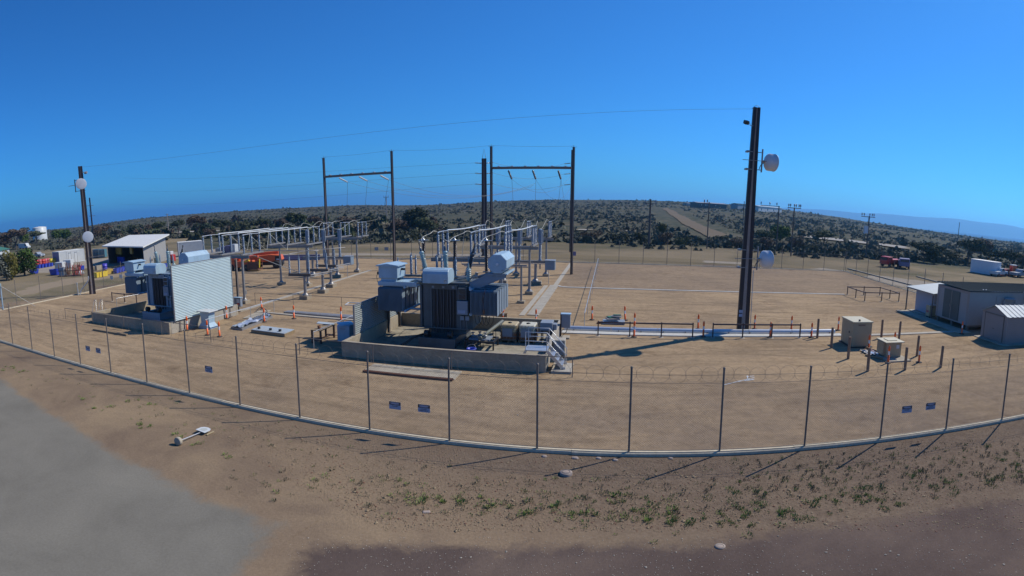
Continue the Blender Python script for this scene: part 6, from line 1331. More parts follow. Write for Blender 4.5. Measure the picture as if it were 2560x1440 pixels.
def tray(q, mat, label, group, w=.9, d=.7, h=.5, yaw=0):
    T = yawed(q, yaw); m = MB(); a = .82
    lo = [T(sx*w/2*a, sy*d/2*a, .02) for sx, sy in ((-1, -1), (1, -1), (1, 1), (-1, 1))]; hi = [T(sx*w/2, sy*d/2, h) for sx, sy in ((-1, -1), (1, -1), (1, 1), (-1, 1))]; inn = [T(sx*w/2*.88, sy*d/2*.85, h) for sx, sy in ((-1, -1), (1, -1), (1, 1), (-1, 1))]; il = [T(sx*w/2*.75, sy*d/2*.7, .08) for sx, sy in ((-1, -1), (1, -1), (1, 1), (-1, 1))]
    fs = [(3, 2, 1, 0)]
    for k in range(4): j = (k+1) % 4; fs += [(k, j, 4+j, 4+k), (4+k, 4+j, 8+j, 8+k), (8+k, 8+j, 12+j, 12+k)]
    fs.append((12, 13, 14, 15)); m.add(lo+hi+inn+il, fs); return tag(m.build('storage_tub', mat, origin=q), label, 'tub', group)
for i, px in enumerate((96, 104, 112, 120, 127)): tray(S(px, 671-i*1.3), 'blue', ('leftmost', 'second', 'middle', 'fourth', 'rightmost')[i]+' blue tub in the row before the red drums', 'blue tubs before the red drums', 1.0, .8, .75, .5)
for i, px in enumerate((243, 250, 257, 263)): tray(S(px, 694-i*1.2), 'yellow', ('leftmost', 'second', 'third', 'rightmost')[i]+' bright yellow bin in the near row right of the left dish pole', 'yellow bins', .62, .7, .8, .2)
for i, px in enumerate((268, 274, 280)): tray(S(px, 686-i*1.5), 'yellow_dull', ('left', 'middle', 'right')[i]+' duller yellow bin behind the near yellow row', 'yellow bins', .62, .7, .75, .2)
for i, px in enumerate((291, 298, 305, 312, 319)): tray(S(px, 683-i*2), 'blue', ('leftmost', 'second', 'middle', 'fourth', 'rightmost')[i]+' blue bin in the row ending at the left transformer', 'blue bins beside the yellow bins', .75, .7, .75, .3)
tray(S(86, 684), 'blue', 'blue open tub beneath the near tree', 'blue skips', 1.6, 1.2, .8); tray(S(139, 687), 'blue', 'long blue trough before the white box units', 'blue skips', 2.6, 1.0, 1.0); tray(S(203, 675), 'blue', 'small blue tub behind the white pipes', 'blue skips', 1.2, .8, .8)
tray(S(38, 685), 'violet', 'violet tub in shade under the near tree', 'blue skips', 1.2, .8, .7)
for px, py, lab in ((152, 677, 'white box unit with dark side, left of a pair in the storage lot'), (173, 670, 'white box unit, right of a pair in the storage lot')):
    q = S(px, py); T = yawed(q, .5); r = thing('box_unit', q, lab, 'box unit'); m = MB(); wbox(m, T, -.85, .85, -.7, .7, .1, 1.65); m.build('body', 'white', r, bev=.04); m = MB(); wbox(m, T, -.86, -.852, -.6, .6, .2, 1.5); m.build('side_panel', 'label_grey', r); m = MB(); wbox(m, T, -.7, .7, -.6, .6, 0, .1); m.build('base', 'black', r)
q = S(176, 690); r = thing('scrap_rack', q, 'rack of rusty red and dark upright steel in the storage lot', 'rack')
m = MB(); T = yawed(q, .45); wbox(m, T, -2.2, 2.4, -.5, .5, 0, .15); wbox(m, T, -2.2, 2.4, -.5, -.45, .9, 1.0); m.build('frame', 'rust', r)
m = MB()
for i in range(26): x = rnd.uniform(-2.1, 2.3); y = rnd.uniform(-.45, .45); h = rnd.uniform(.9, 2.3); m.bar(T(x, y, .1), T(x+rnd.uniform(-.3, .3), y, h), .08, .08)
m.build('steel_lengths', 'rust', r)
m = MB()
for i in range(7): x = rnd.uniform(.6, 2.3); m.bar(T(x, -.3, .2), T(x+rnd.uniform(-.8, .8), .3, 1.8), .1, .1)
m.build('red_bars', 'red', r); m = MB(); wbox(m, T, -1.9, -1.0, -.4, .4, .15, 1.5); m.build('crate', 'label_grey', r)
m = MB(); q = S(200, 685)
for i in range(6): a_, b_ = S(189+i*.5, 686-i*.7), S(211-i*1.2, 684-i*.7); m.tube([a_+V3((0, 0, .1+.12*(i % 2))), b_+V3((0, 0, .1+.12*(i % 2)))], .10, 8)
tag(m.build('pipe_bundle', 'white', origin=q), 'bundle of white pipes lying beside the rusty rack', 'pipes')
for px, lab in ((243, 'teal mesh cage, left of a pair beside the open shed'), (258, 'teal mesh cage, right of a pair beside the open shed')):
    q = S(px, 644); T = yawed(q, .5); r = thing('mesh_cage', q, lab, 'cage', 'teal cages'); m = MB(); wbox(m, T, -.75, .75, -.7, .7, .15, 2.0); m.build('load', 'teal', r)
    m = MB()
    for x in (-.85, -.4, 0, .4, .8):
        for y in (-.8, .75): wbox(m, T, x, x+.05, y, y+.05, 0, 2.15)
    for z in (.1, .7, 1.4, 2.1): wbox(m, T, -.85, .85, -.8, -.76, z, z+.05); wbox(m, T, -.85, -.81, -.8, .8, z, z+.05)
    m.build('frame', 'galv', r)
q = S(262, 668); m = MB(); a_, b_ = S(240, 676), S(262, 672); m.bar(a_+V3((0, 0, .4)), b_+V3((0, 0, .4)), .5, .8); tag(m.build('concrete_block', 'conc', origin=a_), 'grey concrete block wall behind the violet drum', 'block wall')
for i, (px, mt, lab) in enumerate([(549, 'label_grey', 'grey crate stack by the far fence, leftmost of four'), (561, 'purple_steel', 'purple-grey crate stack by the far fence, second of four'), (574, 'purple_steel', 'taller purple-grey crate stack by the far fence, third of four'), (587, 'white', 'white crate with blue base by the far fence, rightmost of four')]):
    q = S(px, 633); h = 1.1 + .25*i; r = thing('crate_stack', q, lab, 'crate stack', 'crate stacks by the far fence')
    m = MB()
    for k in range(3): m.box(q.x-.6, q.x+.6, q.y-.6, q.y+.6, .45*k*h/1.35+.02, .45*(k+1)*h/1.35)
    m.build('crate', mt, r); m = MB(); m.box(q.x-.64, q.x+.64, q.y-.64, q.y+.64, 0, .35 if i == 3 else .1); m.build('base', 'blue' if i == 3 else 'black', r)
m = MB()
for k in range(5): a_, b_ = S(683+k*2, 652-k*2.4), S(800, 650-k*2.4); m.ibeam(a_+V3((0, 0, .15+.1*(k % 2))), b_+V3((0, 0, .15+.1*(k % 2))), .2, .3)
tag(m.build('steel_beams', 'purple_steel', origin=S(740, 648)), 'stack of grey steel beams on the ground behind the orange machines', 'steel beams')
# two orange machines
def wheel(root, c, ax, R, w, mat='rubber'):
    m = MB(); c = V3(c); ax = V3(ax).normalized(); m.lathe([(R*.5, -w/2), (R*.9, -w/2), (R, -w*.35), (R, w*.35), (R*.9, w/2), (R*.5, w/2)], c, ax, 18); o = m.build('wheel', mat, root); m = MB(); m.lathe([(.05, -w*.52), (R*.5, -w*.45), (R*.5, w*.45), (.05, w*.52)], c, ax, 12); m.build('rim', 'galv_dark', o); return o
a, b = S(636, 674), S(690, 668); yaw = math.atan2((b-a).y, (b-a).x)*.2+.15; q = S(660, 672); T = yawed(q+V3((0, 1.0, 0)), yaw)
r = thing('telehandler', q, 'orange wheeled lifting machine parked facing right by the far fence', 'telehandler')
for x in (-1.5, 1.5):
    for y in (-.95, .95): wheel(r, T(x, y, .55), T(0, 1, 0)-T(0, 0, 0), .55, .42)
m = MB(); wbox(m, T, -2.2, 2.3, -.55, .55, .45, .95); m.build('chassis', 'black', r, bev=.03)
m = MB(); m.prism([T(-2.1, -.85, .95), T(1.9, -.85, .95), T(2.3, -.85, 1.2), T(2.1, -.85, 1.85), T(.6, -.85, 2.0), T(-2.1, -.85, 1.75)], (0, 0, 0), T(0, 1.5, 0)-T(0, 0, 0)); m.build('body', 'machine_orange', r, bev=.06)
m = MB(); wbox(m, T, 1.3, 2.2, -.86, -.852, 1.15, 1.75); m.build('engine_grille', 'black', r); m = MB(); wbox(m, T, 1.5, 2.0, -.875, -.862, 1.18, 1.38); m.build('light_cluster', 'white', r)
m = MB(); m.bar(T(-2.3, .3, 2.02), T(1.6, .3, 2.18), .38, .38, (0, 0, 1)); m.build('boom', 'machine_orange', r, bev=.03); m = MB(); m.prism([T(-2.9, -.5, .5), T(-2.3, -.5, .5), T(-2.1, -.5, 1.9), T(-2.6, -.5, 1.9)], (0, 0, 0), T(0, 1.1, 0)-T(0, 0, 0)); m.build('boom_head', 'machine_orange', r)
q = S(608, 677); T = yawed(q+V3((0, .8, 0)), .12); r = thing('lift_platform', q, 'orange work platform with open cage beside the wheeled machine', 'work platform')
for x in (-2.0, .5):
    for y in (-.8, .8): wheel(r, T(x, y, .45), T(0, 1, 0)-T(0, 0, 0), .45, .35)
m = MB(); wbox(m, T, -2.6, 1.0, -.8, .8, .45, 1.35); m.build('chassis', 'machine_orange', r, bev=.06); m = MB(); wbox(m, T, -2.5, -1.3, -.78, .78, 1.35, 1.95); m.build('engine_cover', 'machine_orange', r, bev=.08); m = MB(); m.bar(T(-1.2, 0, 1.7), T(2.0, 0, 1.9), .4, .35); m.build('boom', 'machine_orange', r)
m = MB()
for x in (.9, 2.6):
    for y in (-1.2, .0):
        m.bar(T(x, y, .2), T(x, y, 1.6), .06, .06)
for z in (.25, .9, 1.6): m.bar(T(.9, -1.2, z), T(2.6, -1.2, z), .05, .05); m.bar(T(.9, 0, z), T(2.6, 0, z), .05, .05); m.bar(T(.9, -1.2, z), T(.9, 0, z), .05, .05); m.bar(T(2.6, -1.2, z), T(2.6, 0, z), .05, .05)
wbox(m, T, .9, 2.6, -1.2, 0, .18, .24); wbox(m, T, .95, 2.5, -1.19, -1.17, .25, 1.3); m.build('cage', 'rust', r); m = MB(); m.bar(T(2.75, -1.1, .5), T(2.85, -1.1, 1.7), .16, .1); m.build('guard', 'yellow', r); m = MB(); m.bar(T(.3, -.85, 1.3), T(1.0, -.85, 1.5), .3, .25); m.build('hose_guide', 'yellow', r)
# vehicles far left, water tank, long white shed
def small_car(q, yaw, body, label, kind='ute', cat='car', name='parked_car', L0=4.6, W=1.75, H=1.6):
    T = yawed(q, yaw); r = thing(name, q, label, cat)
    def pr(poly, y0, y1): m = MB(); m.prism([T(x, y0, z) for x, z in poly], (0, 0, 0), T(0, y1-y0, 0)-T(0, 0, 0)); return m
    l = L0/2
    if kind == 'van': bp = [(-l, .35), (l, .35), (l, 1.0), (l-.5, 1.15), (l-1.1, H), (-l, H)]; gp = [(l-1.65, 1.15), (l-.75, 1.15), (l-1.15, H-.12), (l-1.65, H-.12)]
    else: bp = [(-l, .4), (l, .4), (l, .85), (l-.15, .98), (l-1.2, 1.02), (l-1.8, H), (-.25, H), (-.55, 1.02), (-l, 1.0)]; gp = [(l-1.45, 1.06), (l-1.9, H-.08), (-.15, H-.08), (-.4, 1.06)]
    pr(bp, -W/2, W/2).build('body', body, r, bev=.05)
    for s in (-1, 1): y = s*(W/2+.003); pr(gp, y-.004, y+.004).build('side_window', 'glass', r)
    for x in (-l+.85, l-.9):
        for s in (-1, 1): wheel(r, T(x, s*(W/2-.08), .34), T(0, 1, 0)-T(0, 0, 0), .34, .22)
    for s in (-1, 1): m = MB(); wbox(m, T, l-.02, l+.02, s*.6-.15, s*.6+.15, .68, .82); m.build('headlight', 'refl', r)
    return r
q = at(95, 644); small_car(q, .2, 'label_grey', 'grey utility vehicle behind the near tree at far left', 'ute')
q = at(62, 622); small_car(q, .4, 'white', 'white box van beyond the near tree at far left', 'van', 'van', 'delivery_van', 5.0, 2.0, 2.3)
q = at(101, 600); r = thing('water_tank', q, 'large white round water tank on the plain at far left', 'water tank')
ht = ZA(q, 101, 569)-q.z; RR = math.hypot(q.x, q.y)*18/1343.5; m = MB(); m.lathe([(RR, -1), (RR, ht), (RR*.97, ht+.1)], q, n=48); m.build('shell', 'white', r); m = MB(); m.lathe([(RR*1.01, 0), (RR*1.01, .12), (RR*.5, .5), (.1, .7)], q+V3((0, 0, ht)), n=48); m.build('roof', 'white_roof', r)
m = MB(); q2 = q + V3((.5, -1, 0)).normalized()*(RR+.1); m.box(q2.x-.2, q2.x+.2, q2.y-.05, q2.y+.05, q.z, q.z+ht); m.build('ladder', 'galv', r)
a, b = at(-30, 656), at(25, 641); yaw, Ln = between(a, b); T = yawed((a.x, a.y, 0), yaw); r = thing('long_shed', a, 'long white shed with green roof edge at the extreme left', 'shed')
m = MB(); wbox(m, T, 0, Ln, 0, 7, 0, 2.9); m.build('wall', 'white', r); m = MB(); m.prism([T(-.3, -.4, 2.9), T(-.3, 7.4, 2.9), T(-.3, 3.5, 4.0)], (0, 0, 0), T(Ln+.6, 0, 0)-T(0, 0, 0)); m.build('roof', 'green_bin', r)
# right side: trucks, tank, clutter
def truck(q, yaw, body, label):
    T = yawed(q, yaw); r = thing('parked_truck', q, label, 'truck', 'two trucks beyond the right fence'); m = MB(); m.prism([T(1.0, -.95, .5), T(2.5, -.95, .5), T(2.5, -.95, 1.2), T(2.2, -.95, 1.9), T(1.0, -.95, 1.95)], (0, 0, 0), T(0, 1.9, 0)-T(0, 0, 0)); m.build('cab', body, r, bev=.06)
    m = MB(); wbox(m, T, 1.3, 2.2, -.96, -.952, 1.25, 1.75); wbox(m, T, 2.38, 2.46, -.8, .8, 1.3, 1.7); m.build('window', 'glass', r); m = MB(); wbox(m, T, -2.5, .9, -1.0, 1.0, .75, 1.45); m.build('tray', body, r, bev=.04); m = MB(); wbox(m, T, -2.4, 2.3, -.5, .5, .45, .74); m.build('chassis', 'black', r)
    for x in (-1.5, 1.6):
        for s in (-1, 1): wheel(r, T(x, s*.85, .42), T(0, 1, 0)-T(0, 0, 0), .42, .26)
    return r
truck(S(2229, 667), rad(-160), 'red', 'red truck parked beyond the right corner of the yard'); truck(S(2257, 670), rad(-115), 'purple_steel', 'mauve truck with white roof beside the red truck')
a, b = S(2420, 679), S(2486, 690); yaw, Ln = between(a, b); T = yawed(a, yaw); r = thing('storage_tank', a, 'long rounded white storage unit with bright roof beyond the huts', 'tank')
m = MB(); hh = 2.55; n = 10; poly = [(0, 0), (Ln, 0)]; R0 = .9
pl = [(x0+R0*math.cos(t), y0+R0*math.sin(t)) for x0, y0, t0 in ((R0, R0, 180), (Ln-R0, R0, 270), (Ln-R0, 2.6-R0, 0), (R0, 2.6-R0, 90)) for t in [rad(t0+90*k/6) for k in range(7)]]
m.prism([T(x, y, 0) for x, y in pl], (0, 0, 0.05), (0, 0, hh)); m.build('shell', 'dish_white', r); m = MB(); m.prism([T(x, y, 0) for x, y in pl], (0, 0, hh+.001), (0, 0, hh+.10)); m.build('roof', 'white_roof', r)
q = S(2531, 690); r = thing('portable_toilet', q, 'orange portable toilet with white roof near the right edge', 'portable toilet'); m = MB(); m.box(q.x-.55, q.x+.55, q.y-.55, q.y+.55, .05, 2.1); m.build('cabin', 'machine_orange', r, bev=.04); m = MB(); m.box(q.x-.58, q.x+.58, q.y-.58, q.y+.58, 2.1, 2.3); m.build('roof', 'white', r, bev=.08); m = MB(); m.box(q.x-.56, q.x-.552, q.y-.35, q.y+.3, .15, 1.95); m.build('door', 'red', r)
small_car(S(2496, 690), rad(20), 'white', 'low white car by the rusty crates near the right edge', 'ute'); small_car(S(2548, 693), rad(10), 'label_grey', 'dark car cut by the right edge of the photo', 'ute')
for px, lab in ((2507, 'rusty crate left of the orange toilet'), (2518, 'brown crate touching the orange toilet')):
    q = S(px, 688); m = MB(); m.box(q.x-.7, q.x+.7, q.y-.6, q.y+.6, 0, 1.3)
    for k in range(4): m.box(q.x-.72, q.x+.72, q.y-.62, q.y-.6, .05+.33*k, .3+.33*k)
    tag(m.build('crate', 'red_faded' if px < 2510 else 'rust', origin=q), lab, 'crate')
# buildings on the hill
def hill_building(pl, pr, ptop, label, wall, roof, depth=12, name='building', gable=False, windows=0):
    a, b = at(*pl), at(*pr); a.z = b.z = min(a.z, b.z)-.3; h = ZA(a.lerp(b, .5), (pl[0]+pr[0])/2, ptop)-a.z; yaw, Ln = between(a, b); T = yawed(a, yaw); r = thing(name, a, label, 'building')
    m = MB(); wbox(m, T, 0, Ln, 0, depth, 0, h*.86); m.build('wall', wall, r)
    m = MB(); m.prism([T(-.5, -.5, h*.86), T(-.5, depth+.5, h*.86), T(-.5, depth*.5, h*1.02)], (0, 0, 0), T(Ln+1, 0, 0)-T(0, 0, 0)); m.build('roof', roof, r)
    for i in range(windows): x = Ln*(.12+.76*i/max(1, windows-1)); m = MB(); wbox(m, T, x-.9, x+.9, -.06, -.002, h*.28, h*.62); m.build('window', 'glass', r)
    for f in ((.14, .27, .32, .62) if 'long dark' in label else ()): x = Ln*f; m = MB(); wbox(m, T, x-.35, x+.35, -.06, -.002, h*.5, h*.66); m.build('lamp', 'white', r)
    return r
hill_building((1743, 520), (1816, 522), 506.5, 'long dark shed with pale roof on the hilltop', 'black', 'galv')
hill_building((1718, 514), (1742, 515), 507.5, 'small pale block left of the long dark shed', 'pale_wall', 'galv', 6)
hill_building((1844, 523), (1890, 524), 510.5, 'grey shed behind the tall dish pole on the hilltop', 'label_grey', 'roof_dark', 8)
hill_building((1896, 529), (1954, 531), 516, 'white house with dark windows on the hill right of the dish pole', 'white', 'zinc', 9, windows=4)
# insects or birds against the sky
# ------------------------------------------------------------------ vegetation
def leaf_cloud(n, blobs, size, rg, flat=.0):
    """small leaf-sized quads scattered through a set of ellipsoids (cx, cy, cz, rx, ry, rz)"""
    m = MB(); wts = [b[3]*b[4]*b[5] for b in blobs]
    for _ in range(n):
        b = rg.choices(blobs, wts)[0]
        while True:
            p = V3((rg.uniform(-1, 1), rg.uniform(-1, 1), rg.uniform(-1, 1)))
            if .18 < p.length < 1: break
        p = p.normalized()*(p.length**.45); c = V3((b[0]+p.x*b[3], b[1]+p.y*b[4], b[2]+p.z*b[5]))
        nn = (p*.7+V3((rg.uniform(-1, 1), rg.uniform(-1, 1), rg.uniform(-.4, 1)))).normalized(); t = nn.orthogonal().normalized(); t = Quaternion(nn, rg.uniform(0, 6.28)) @ t; q = nn.cross(t); s = size*rg.uniform(.6, 1.35)
        m.add([c-t*s-q*s*.5, c+t*s*.3-q*s*.7, c+t*s+q*s*.25, c-t*s*.2+q*s*.75], [(0, 1, 2, 3)])
    return m
TREE_PROTO = {}
def tree_proto(kind, k):
    """unit tree 1 m tall; kinds differ in crown shape"""
    key = (kind, k)
    if key in TREE_PROTO: return TREE_PROTO[key]
    rg = random.Random(hash(kind) % 1000 if False else sum(map(ord, kind))*7+k)
    if kind == 'umbrella': bl = [(rg.uniform(-.32, .32), rg.uniform(-.3, .3), rg.uniform(.62, .86), rg.uniform(.16, .26), rg.uniform(.16, .26), rg.uniform(.08, .14)) for _ in range(9)]
    elif kind == 'round': bl = [(rg.uniform(-.22, .22), rg.uniform(-.22, .22), rg.uniform(.40, .80), rg.uniform(.16, .26), rg.uniform(.16, .26), rg.uniform(.14, .20)) for _ in range(10)]
    elif kind == 'droopy': bl = [(rg.uniform(-.25, .25), rg.uniform(-.25, .25), rg.uniform(.28, .80), rg.uniform(.14, .22), rg.uniform(.14, .22), rg.uniform(.16, .28)) for _ in range(12)]
    else: bl = [(rg.uniform(-.38, .38), rg.uniform(-.38, .38), rg.uniform(.25, .72), rg.uniform(.16, .30), rg.uniform(.16, .30), rg.uniform(.14, .26)) for _ in range(8)]
    cr = leaf_cloud(1500, bl, .034, rg)
    tr = MB(); top = .5; tr.tube([(0, 0, -.06), (.02, 0, .2), (-.01, .02, .42)], [.035, .028, .018], 6)
    for b in bl[:6]: tr.tube([(0, .01, .24+.1*rg.random()), (b[0]*.5, b[1]*.5, .35+b[2]*.25), (b[0], b[1], b[2])], [.017, .011, .004], 5)
    TREE_PROTO[key] = (cr, tr); return TREE_PROTO[key]
TREE_MESH = {}
def tree(base, h, w, kind, mat, label, name='tree', group=None, k=None):
    k = rnd.randrange(3) if k is None else k; key = (kind, k, mat); r = thing(name, base, label, 'bush' if name == 'bush' else 'tree', group)
    if key not in TREE_MESH:
        cr, tr = tree_proto(kind, k); c = cr.build('crown', mat); t = tr.build('trunk', 'bark'); TREE_MESH[key] = (c.data, t.data); D.objects.remove(c); D.objects.remove(t)
    for nm, me in zip(('crown', 'trunk'), TREE_MESH[key]): o = D.objects.new(nm, me); COL.objects.link(o); o.parent = r
    r.scale = (w, w, h); r.rotation_euler = (0, 0, rnd.uniform(0, 6.28)); return r
def ptree(px, by, ty, wpx, kind, mat, label, name='tree', group=None):
    b = at(px, by); h = ZA(b, px, ty)-b.z; w = math.hypot(b.x, b.y)*wpx/1343.5; b.z -= .1; sp = {'umbrella': .95, 'round': .8, 'droopy': .8}.get(kind, 1.1); return tree(b, h*1.06, w/sp, kind, mat, label, name, group)
ptree(17, 701, 632, 62, 'droopy', 'fol_grey', 'grey-leaved tree nearest the left edge beside the storage lot')
ptree(62, 690, 620, 66, 'droopy', 'fol_green', 'dense green tree right of the grey one in the storage lot')
ptree(30, 700, 626, 40, 'droopy', 'fol_gold', 'olive-gold tree between the grey and the green one at far left')
TL = [(12, 622, 583, 40, 'round', 'fol_brown', 'brown-leaved tree at the extreme left skyline'), (40, 624, 572, 60, 'umbrella', 'fol_brown', 'wide brown tree before the skyline at far left'), (52, 616, 570, 46, 'umbrella', 'fol_grey', 'pale sparse tree rising over the brown trees at far left'), (63, 614, 579, 28, 'round', 'fol_green', 'green tree right of the brown trees at far left'),
 (92, 608, 577, 44, 'umbrella', 'fol_olive', 'olive tree in front of the white water tank'), (148, 604, 570, 40, 'round', 'fol_green', 'round green tree standing alone right of the water tank'), (168, 604, 571, 30, 'round', 'fol_green', 'second green tree beside the lone one right of the tank'), (181, 609, 593, 24, 'shrub', 'fol_brown', 'reddish bush right of the two green trees'),
 (246, 605, 565, 28, 'round', 'fol_brown', 'dark brown tree just right of the left dish pole'), (264, 602, 560, 36, 'umbrella', 'fol_brown', 'tall brown tree behind the open shed, left'), (290, 603, 568, 38, 'umbrella', 'fol_grey', 'greyish tree behind the open shed, middle'), (338, 593, 560, 34, 'round', 'fol_dark', 'dark tree above the open shed roof'), (380, 592, 556, 34, 'round', 'fol_brown', 'brown tree between shed roof and thin pole'),
 (400, 594, 552, 30, 'umbrella', 'fol_olive', 'olive tree left of the thin pale pole'), (447, 588, 548, 40, 'umbrella', 'fol_dark', 'spreading dark tree right of the thin pale pole'), (495, 592, 537, 52, 'umbrella', 'fol_brown', 'big brown tree above the left busbars'), (528, 596, 566, 40, 'round', 'fol_brown', 'low brown tree behind the left end of the busbars'), (560, 588, 548, 46, 'umbrella', 'fol_dark', 'dark tree behind the left busbars, centre'), (600, 594, 551, 50, 'round', 'fol_dark', 'dark tree over the orange machines'),
 (655, 588, 545, 52, 'umbrella', 'fol_dark', 'wide dark tree above the right end of the busbars'), (700, 584, 540, 46, 'round', 'fol_brown', 'brown tree left of the left gantry'), (745, 586, 530, 50, 'umbrella', 'fol_olive', 'olive tree beside the left gantry pole'), (790, 580, 535, 44, 'round', 'fol_brown', 'brown tree behind the left gantry pole'), (868, 578, 541, 60, 'umbrella', 'fol_brown', 'brown tree under the left gantry, left'), (930, 575, 540, 54, 'umbrella', 'fol_dark', 'dark tree under the left gantry, right'),
 (1000, 588, 545, 52, 'round', 'fol_brown', 'brown tree right of the left gantry'), (1035, 586, 512, 70, 'round', 'fol_dark', 'largest dark green tree between the two gantries'), (1070, 590, 540, 56, 'round', 'fol_olive', 'olive tree right of the largest dark tree'), (1020, 604, 568, 60, 'shrub', 'fol_dark', 'dark shrub below the largest dark tree'),
 (1652, 590, 557, 26, 'round', 'fol_gold', 'yellow-green bush by the hill track'), (1655, 612, 577, 44, 'shrub', 'fol_brown', 'purplish bush right of the wide-based pole'), (1706, 618, 587, 40, 'shrub', 'fol_olive', 'olive bush behind the far fence right of the wide-based pole'), (1737, 606, 588, 40, 'shrub', 'fol_dark', 'dark bush at the foot of the hill track'), (1800, 606, 586, 46, 'shrub', 'fol_dark', 'dark bush right of the slim dark pole'), (1842, 620, 590, 44, 'shrub', 'fol_brown', 'brown bush left of the tall right dish pole'),
 (1480, 604, 572, 60, 'shrub', 'fol_brown', 'brown thicket right of the right gantry'), (1545, 606, 575, 56, 'shrub', 'fol_dark', 'dark thicket between the right gantry and the wide-based pole'), (1600, 612, 578, 40, 'shrub', 'fol_dark', 'dark bush left of the wide-based pole'), (1445, 606, 584, 40, 'shrub', 'fol_grey', 'grey bush at the foot of the right gantry pole'),
 (1910, 616, 575, 52, 'umbrella', 'fol_olive', 'olive tree right of the tall right dish pole'), (1950, 612, 556, 58, 'round', 'fol_green', 'pale green tree between the two crossarm poles'), (1925, 628, 590, 44, 'shrub', 'fol_brown', 'brown scrub tree behind the lower dish'), (1988, 626, 585, 40, 'shrub', 'fol_brown', 'brown scrub tree beside the level-armed pole'), (2058, 618, 575, 62, 'umbrella', 'fol_olive', 'spreading grey-green tree left of the box pole'),
 (2310, 655, 604, 76, 'umbrella', 'fol_dark', 'dark spreading tree behind the mauve truck'), (2335, 660, 612, 50, 'round', 'fol_dark', 'dark tree with visible stem right of the mauve truck'), (2375, 656, 620, 44, 'shrub', 'fol_dark', 'dark shrub left of the white storage unit'), (2420, 662, 594, 70, 'umbrella', 'fol_dark', 'big dark tree directly behind the white storage unit'), (2450, 650, 596, 60, 'round', 'fol_brown', 'brownish tree over the white storage unit'), (2480, 666, 625, 56, 'umbrella', 'fol_dark', 'dark tree right of the white storage unit'), (2530, 676, 626, 58, 'umbrella', 'fol_dark', 'dark tree above the orange toilet'), (2556, 672, 632, 40, 'round', 'fol_brown', 'brown tree cut by the right edge'),
 (2022, 634, 606, 40, 'shrub', 'fol_dark', 'dark low shrub right of the level-armed pole'), (2110, 636, 615, 44, 'shrub', 'fol_dark', 'dark shrub left of the box pole foot'), (2195, 645, 620, 50, 'shrub', 'fol_grey', 'grey shrub right of the box pole foot')]
for t in TL: ptree(*t[:6], t[6], 'bush' if t[4] == 'shrub' else 'tree', 'trees and bushes round the yard')
# woodland that reads as one mass behind the left bay, and scrub over the hill: stuff
def mass(name, spots, mat, seed, kind_of):
    rg = random.Random(seed); V = []; Fc = []
    for (b, h, w) in spots:
        n = kind_of(h)
        for _ in range(n):
            p = V3((rg.gauss(0, .42), rg.gauss(0, .42), 0)); rr = min(1, p.length); zz = (1-rr**1.6)*rg.uniform(.35, 1.0)+.03
            c = V3((b.x+p.x*w*.5, b.y+p.y*w*.5, b.z+h*min(1, zz))); s = max(w, h)*rg.uniform(.11, .22)*(1.25 if n < 14 else 1)
            nn = V3((rg.uniform(-1, 1), rg.uniform(-1, .6), rg.uniform(0, 1.0))).normalized(); t = nn.orthogonal().normalized(); t = Quaternion(nn, rg.uniform(0, 6.28)) @ t; q = nn.cross(t); o = len(V)
            V += [c-t*s-q*s*.45, c+t*s*.3-q*s*.75, c+t*s+q*s*.25, c-t*s*.25+q*s*.8]; Fc.append((o, o+1, o+2, o+3))
    me = D.meshes.new(name); me.from_pydata(V, [], Fc); me.materials.append(M[mat]); o = D.objects.new(name, me); COL.objects.link(o); tag(o, kind='stuff'); return o
rg = random.Random(5)
def on_road(x, y): return False
HR = [at(*p) for p in [(1660, 520), (1690, 545), (1740, 570), (1800, 594)]]
def hill_clear(p):
    for a, b in zip(HR, HR[1:]):
        ab = V3((b.x-a.x, b.y-a.y, 0)); t = max(0, min(1, ((p.x-a.x)*ab.x+(p.y-a.y)*ab.y)/ab.length_squared)); q = V3((a.x, a.y, 0))+ab*t
        if math.hypot(p.x-q.x, p.y-q.y) < 9+.012*math.hypot(p.x, p.y): return False
    return True
sp = []
while len(sp) < 13000:
    az = rg.uniform(-56, 57); r_ = 116 + (RS-116)*rg.random()**1.35; a = rad(az); c, s = math.cos(TH), math.sin(TH); dx, dy = math.sin(a)*c+math.cos(a)*s, -math.sin(a)*s+math.cos(a)*c; x, y = dx*r_, dy*r_
    if az < -30 and r_ < 190: continue
    if az > 38 and r_ < 128: continue
    dens = .6+1.1*mnoise.noise(V3((x*.018, y*.018, 9)))
    if rg.random() > dens or not hill_clear(V3((x, y, 0))): continue
    z = terrain_z(x, y); h = rg.uniform(.4, 1.3)*(1 if rg.random() < .93 else 2.0); w = h*rg.uniform(1.3, 2.6); sp.append((V3((x, y, z-.1)), h, w))
mass('scrub', sp, 'scrub', 11, lambda h: 20)
sp2 = []
while len(sp2) < 140:
    px = rg.uniform(215, 1130); by = rg.uniform(552, 604) if px > 300 else rg.uniform(575, 606)
    b = at(px, by); rr = math.hypot(b.x, b.y)
    if rr < 105 or rr > 420: continue
    if mnoise.noise(V3((b.x*.02, b.y*.02, 2))) < -.22: continue
    h = rg.uniform(1.8, 4.2); sp2.append((b-V3((0, 0, .2)), h, h*rg.uniform(.9, 1.5)))
mass('woodland', sp2[:35], 'fol_dark', 21, lambda h: 170); mass('woodland', sp2[35:75], 'fol_brown', 22, lambda h: 170); mass('woodland', sp2[75:], 'fol_olive', 23, lambda h: 170)
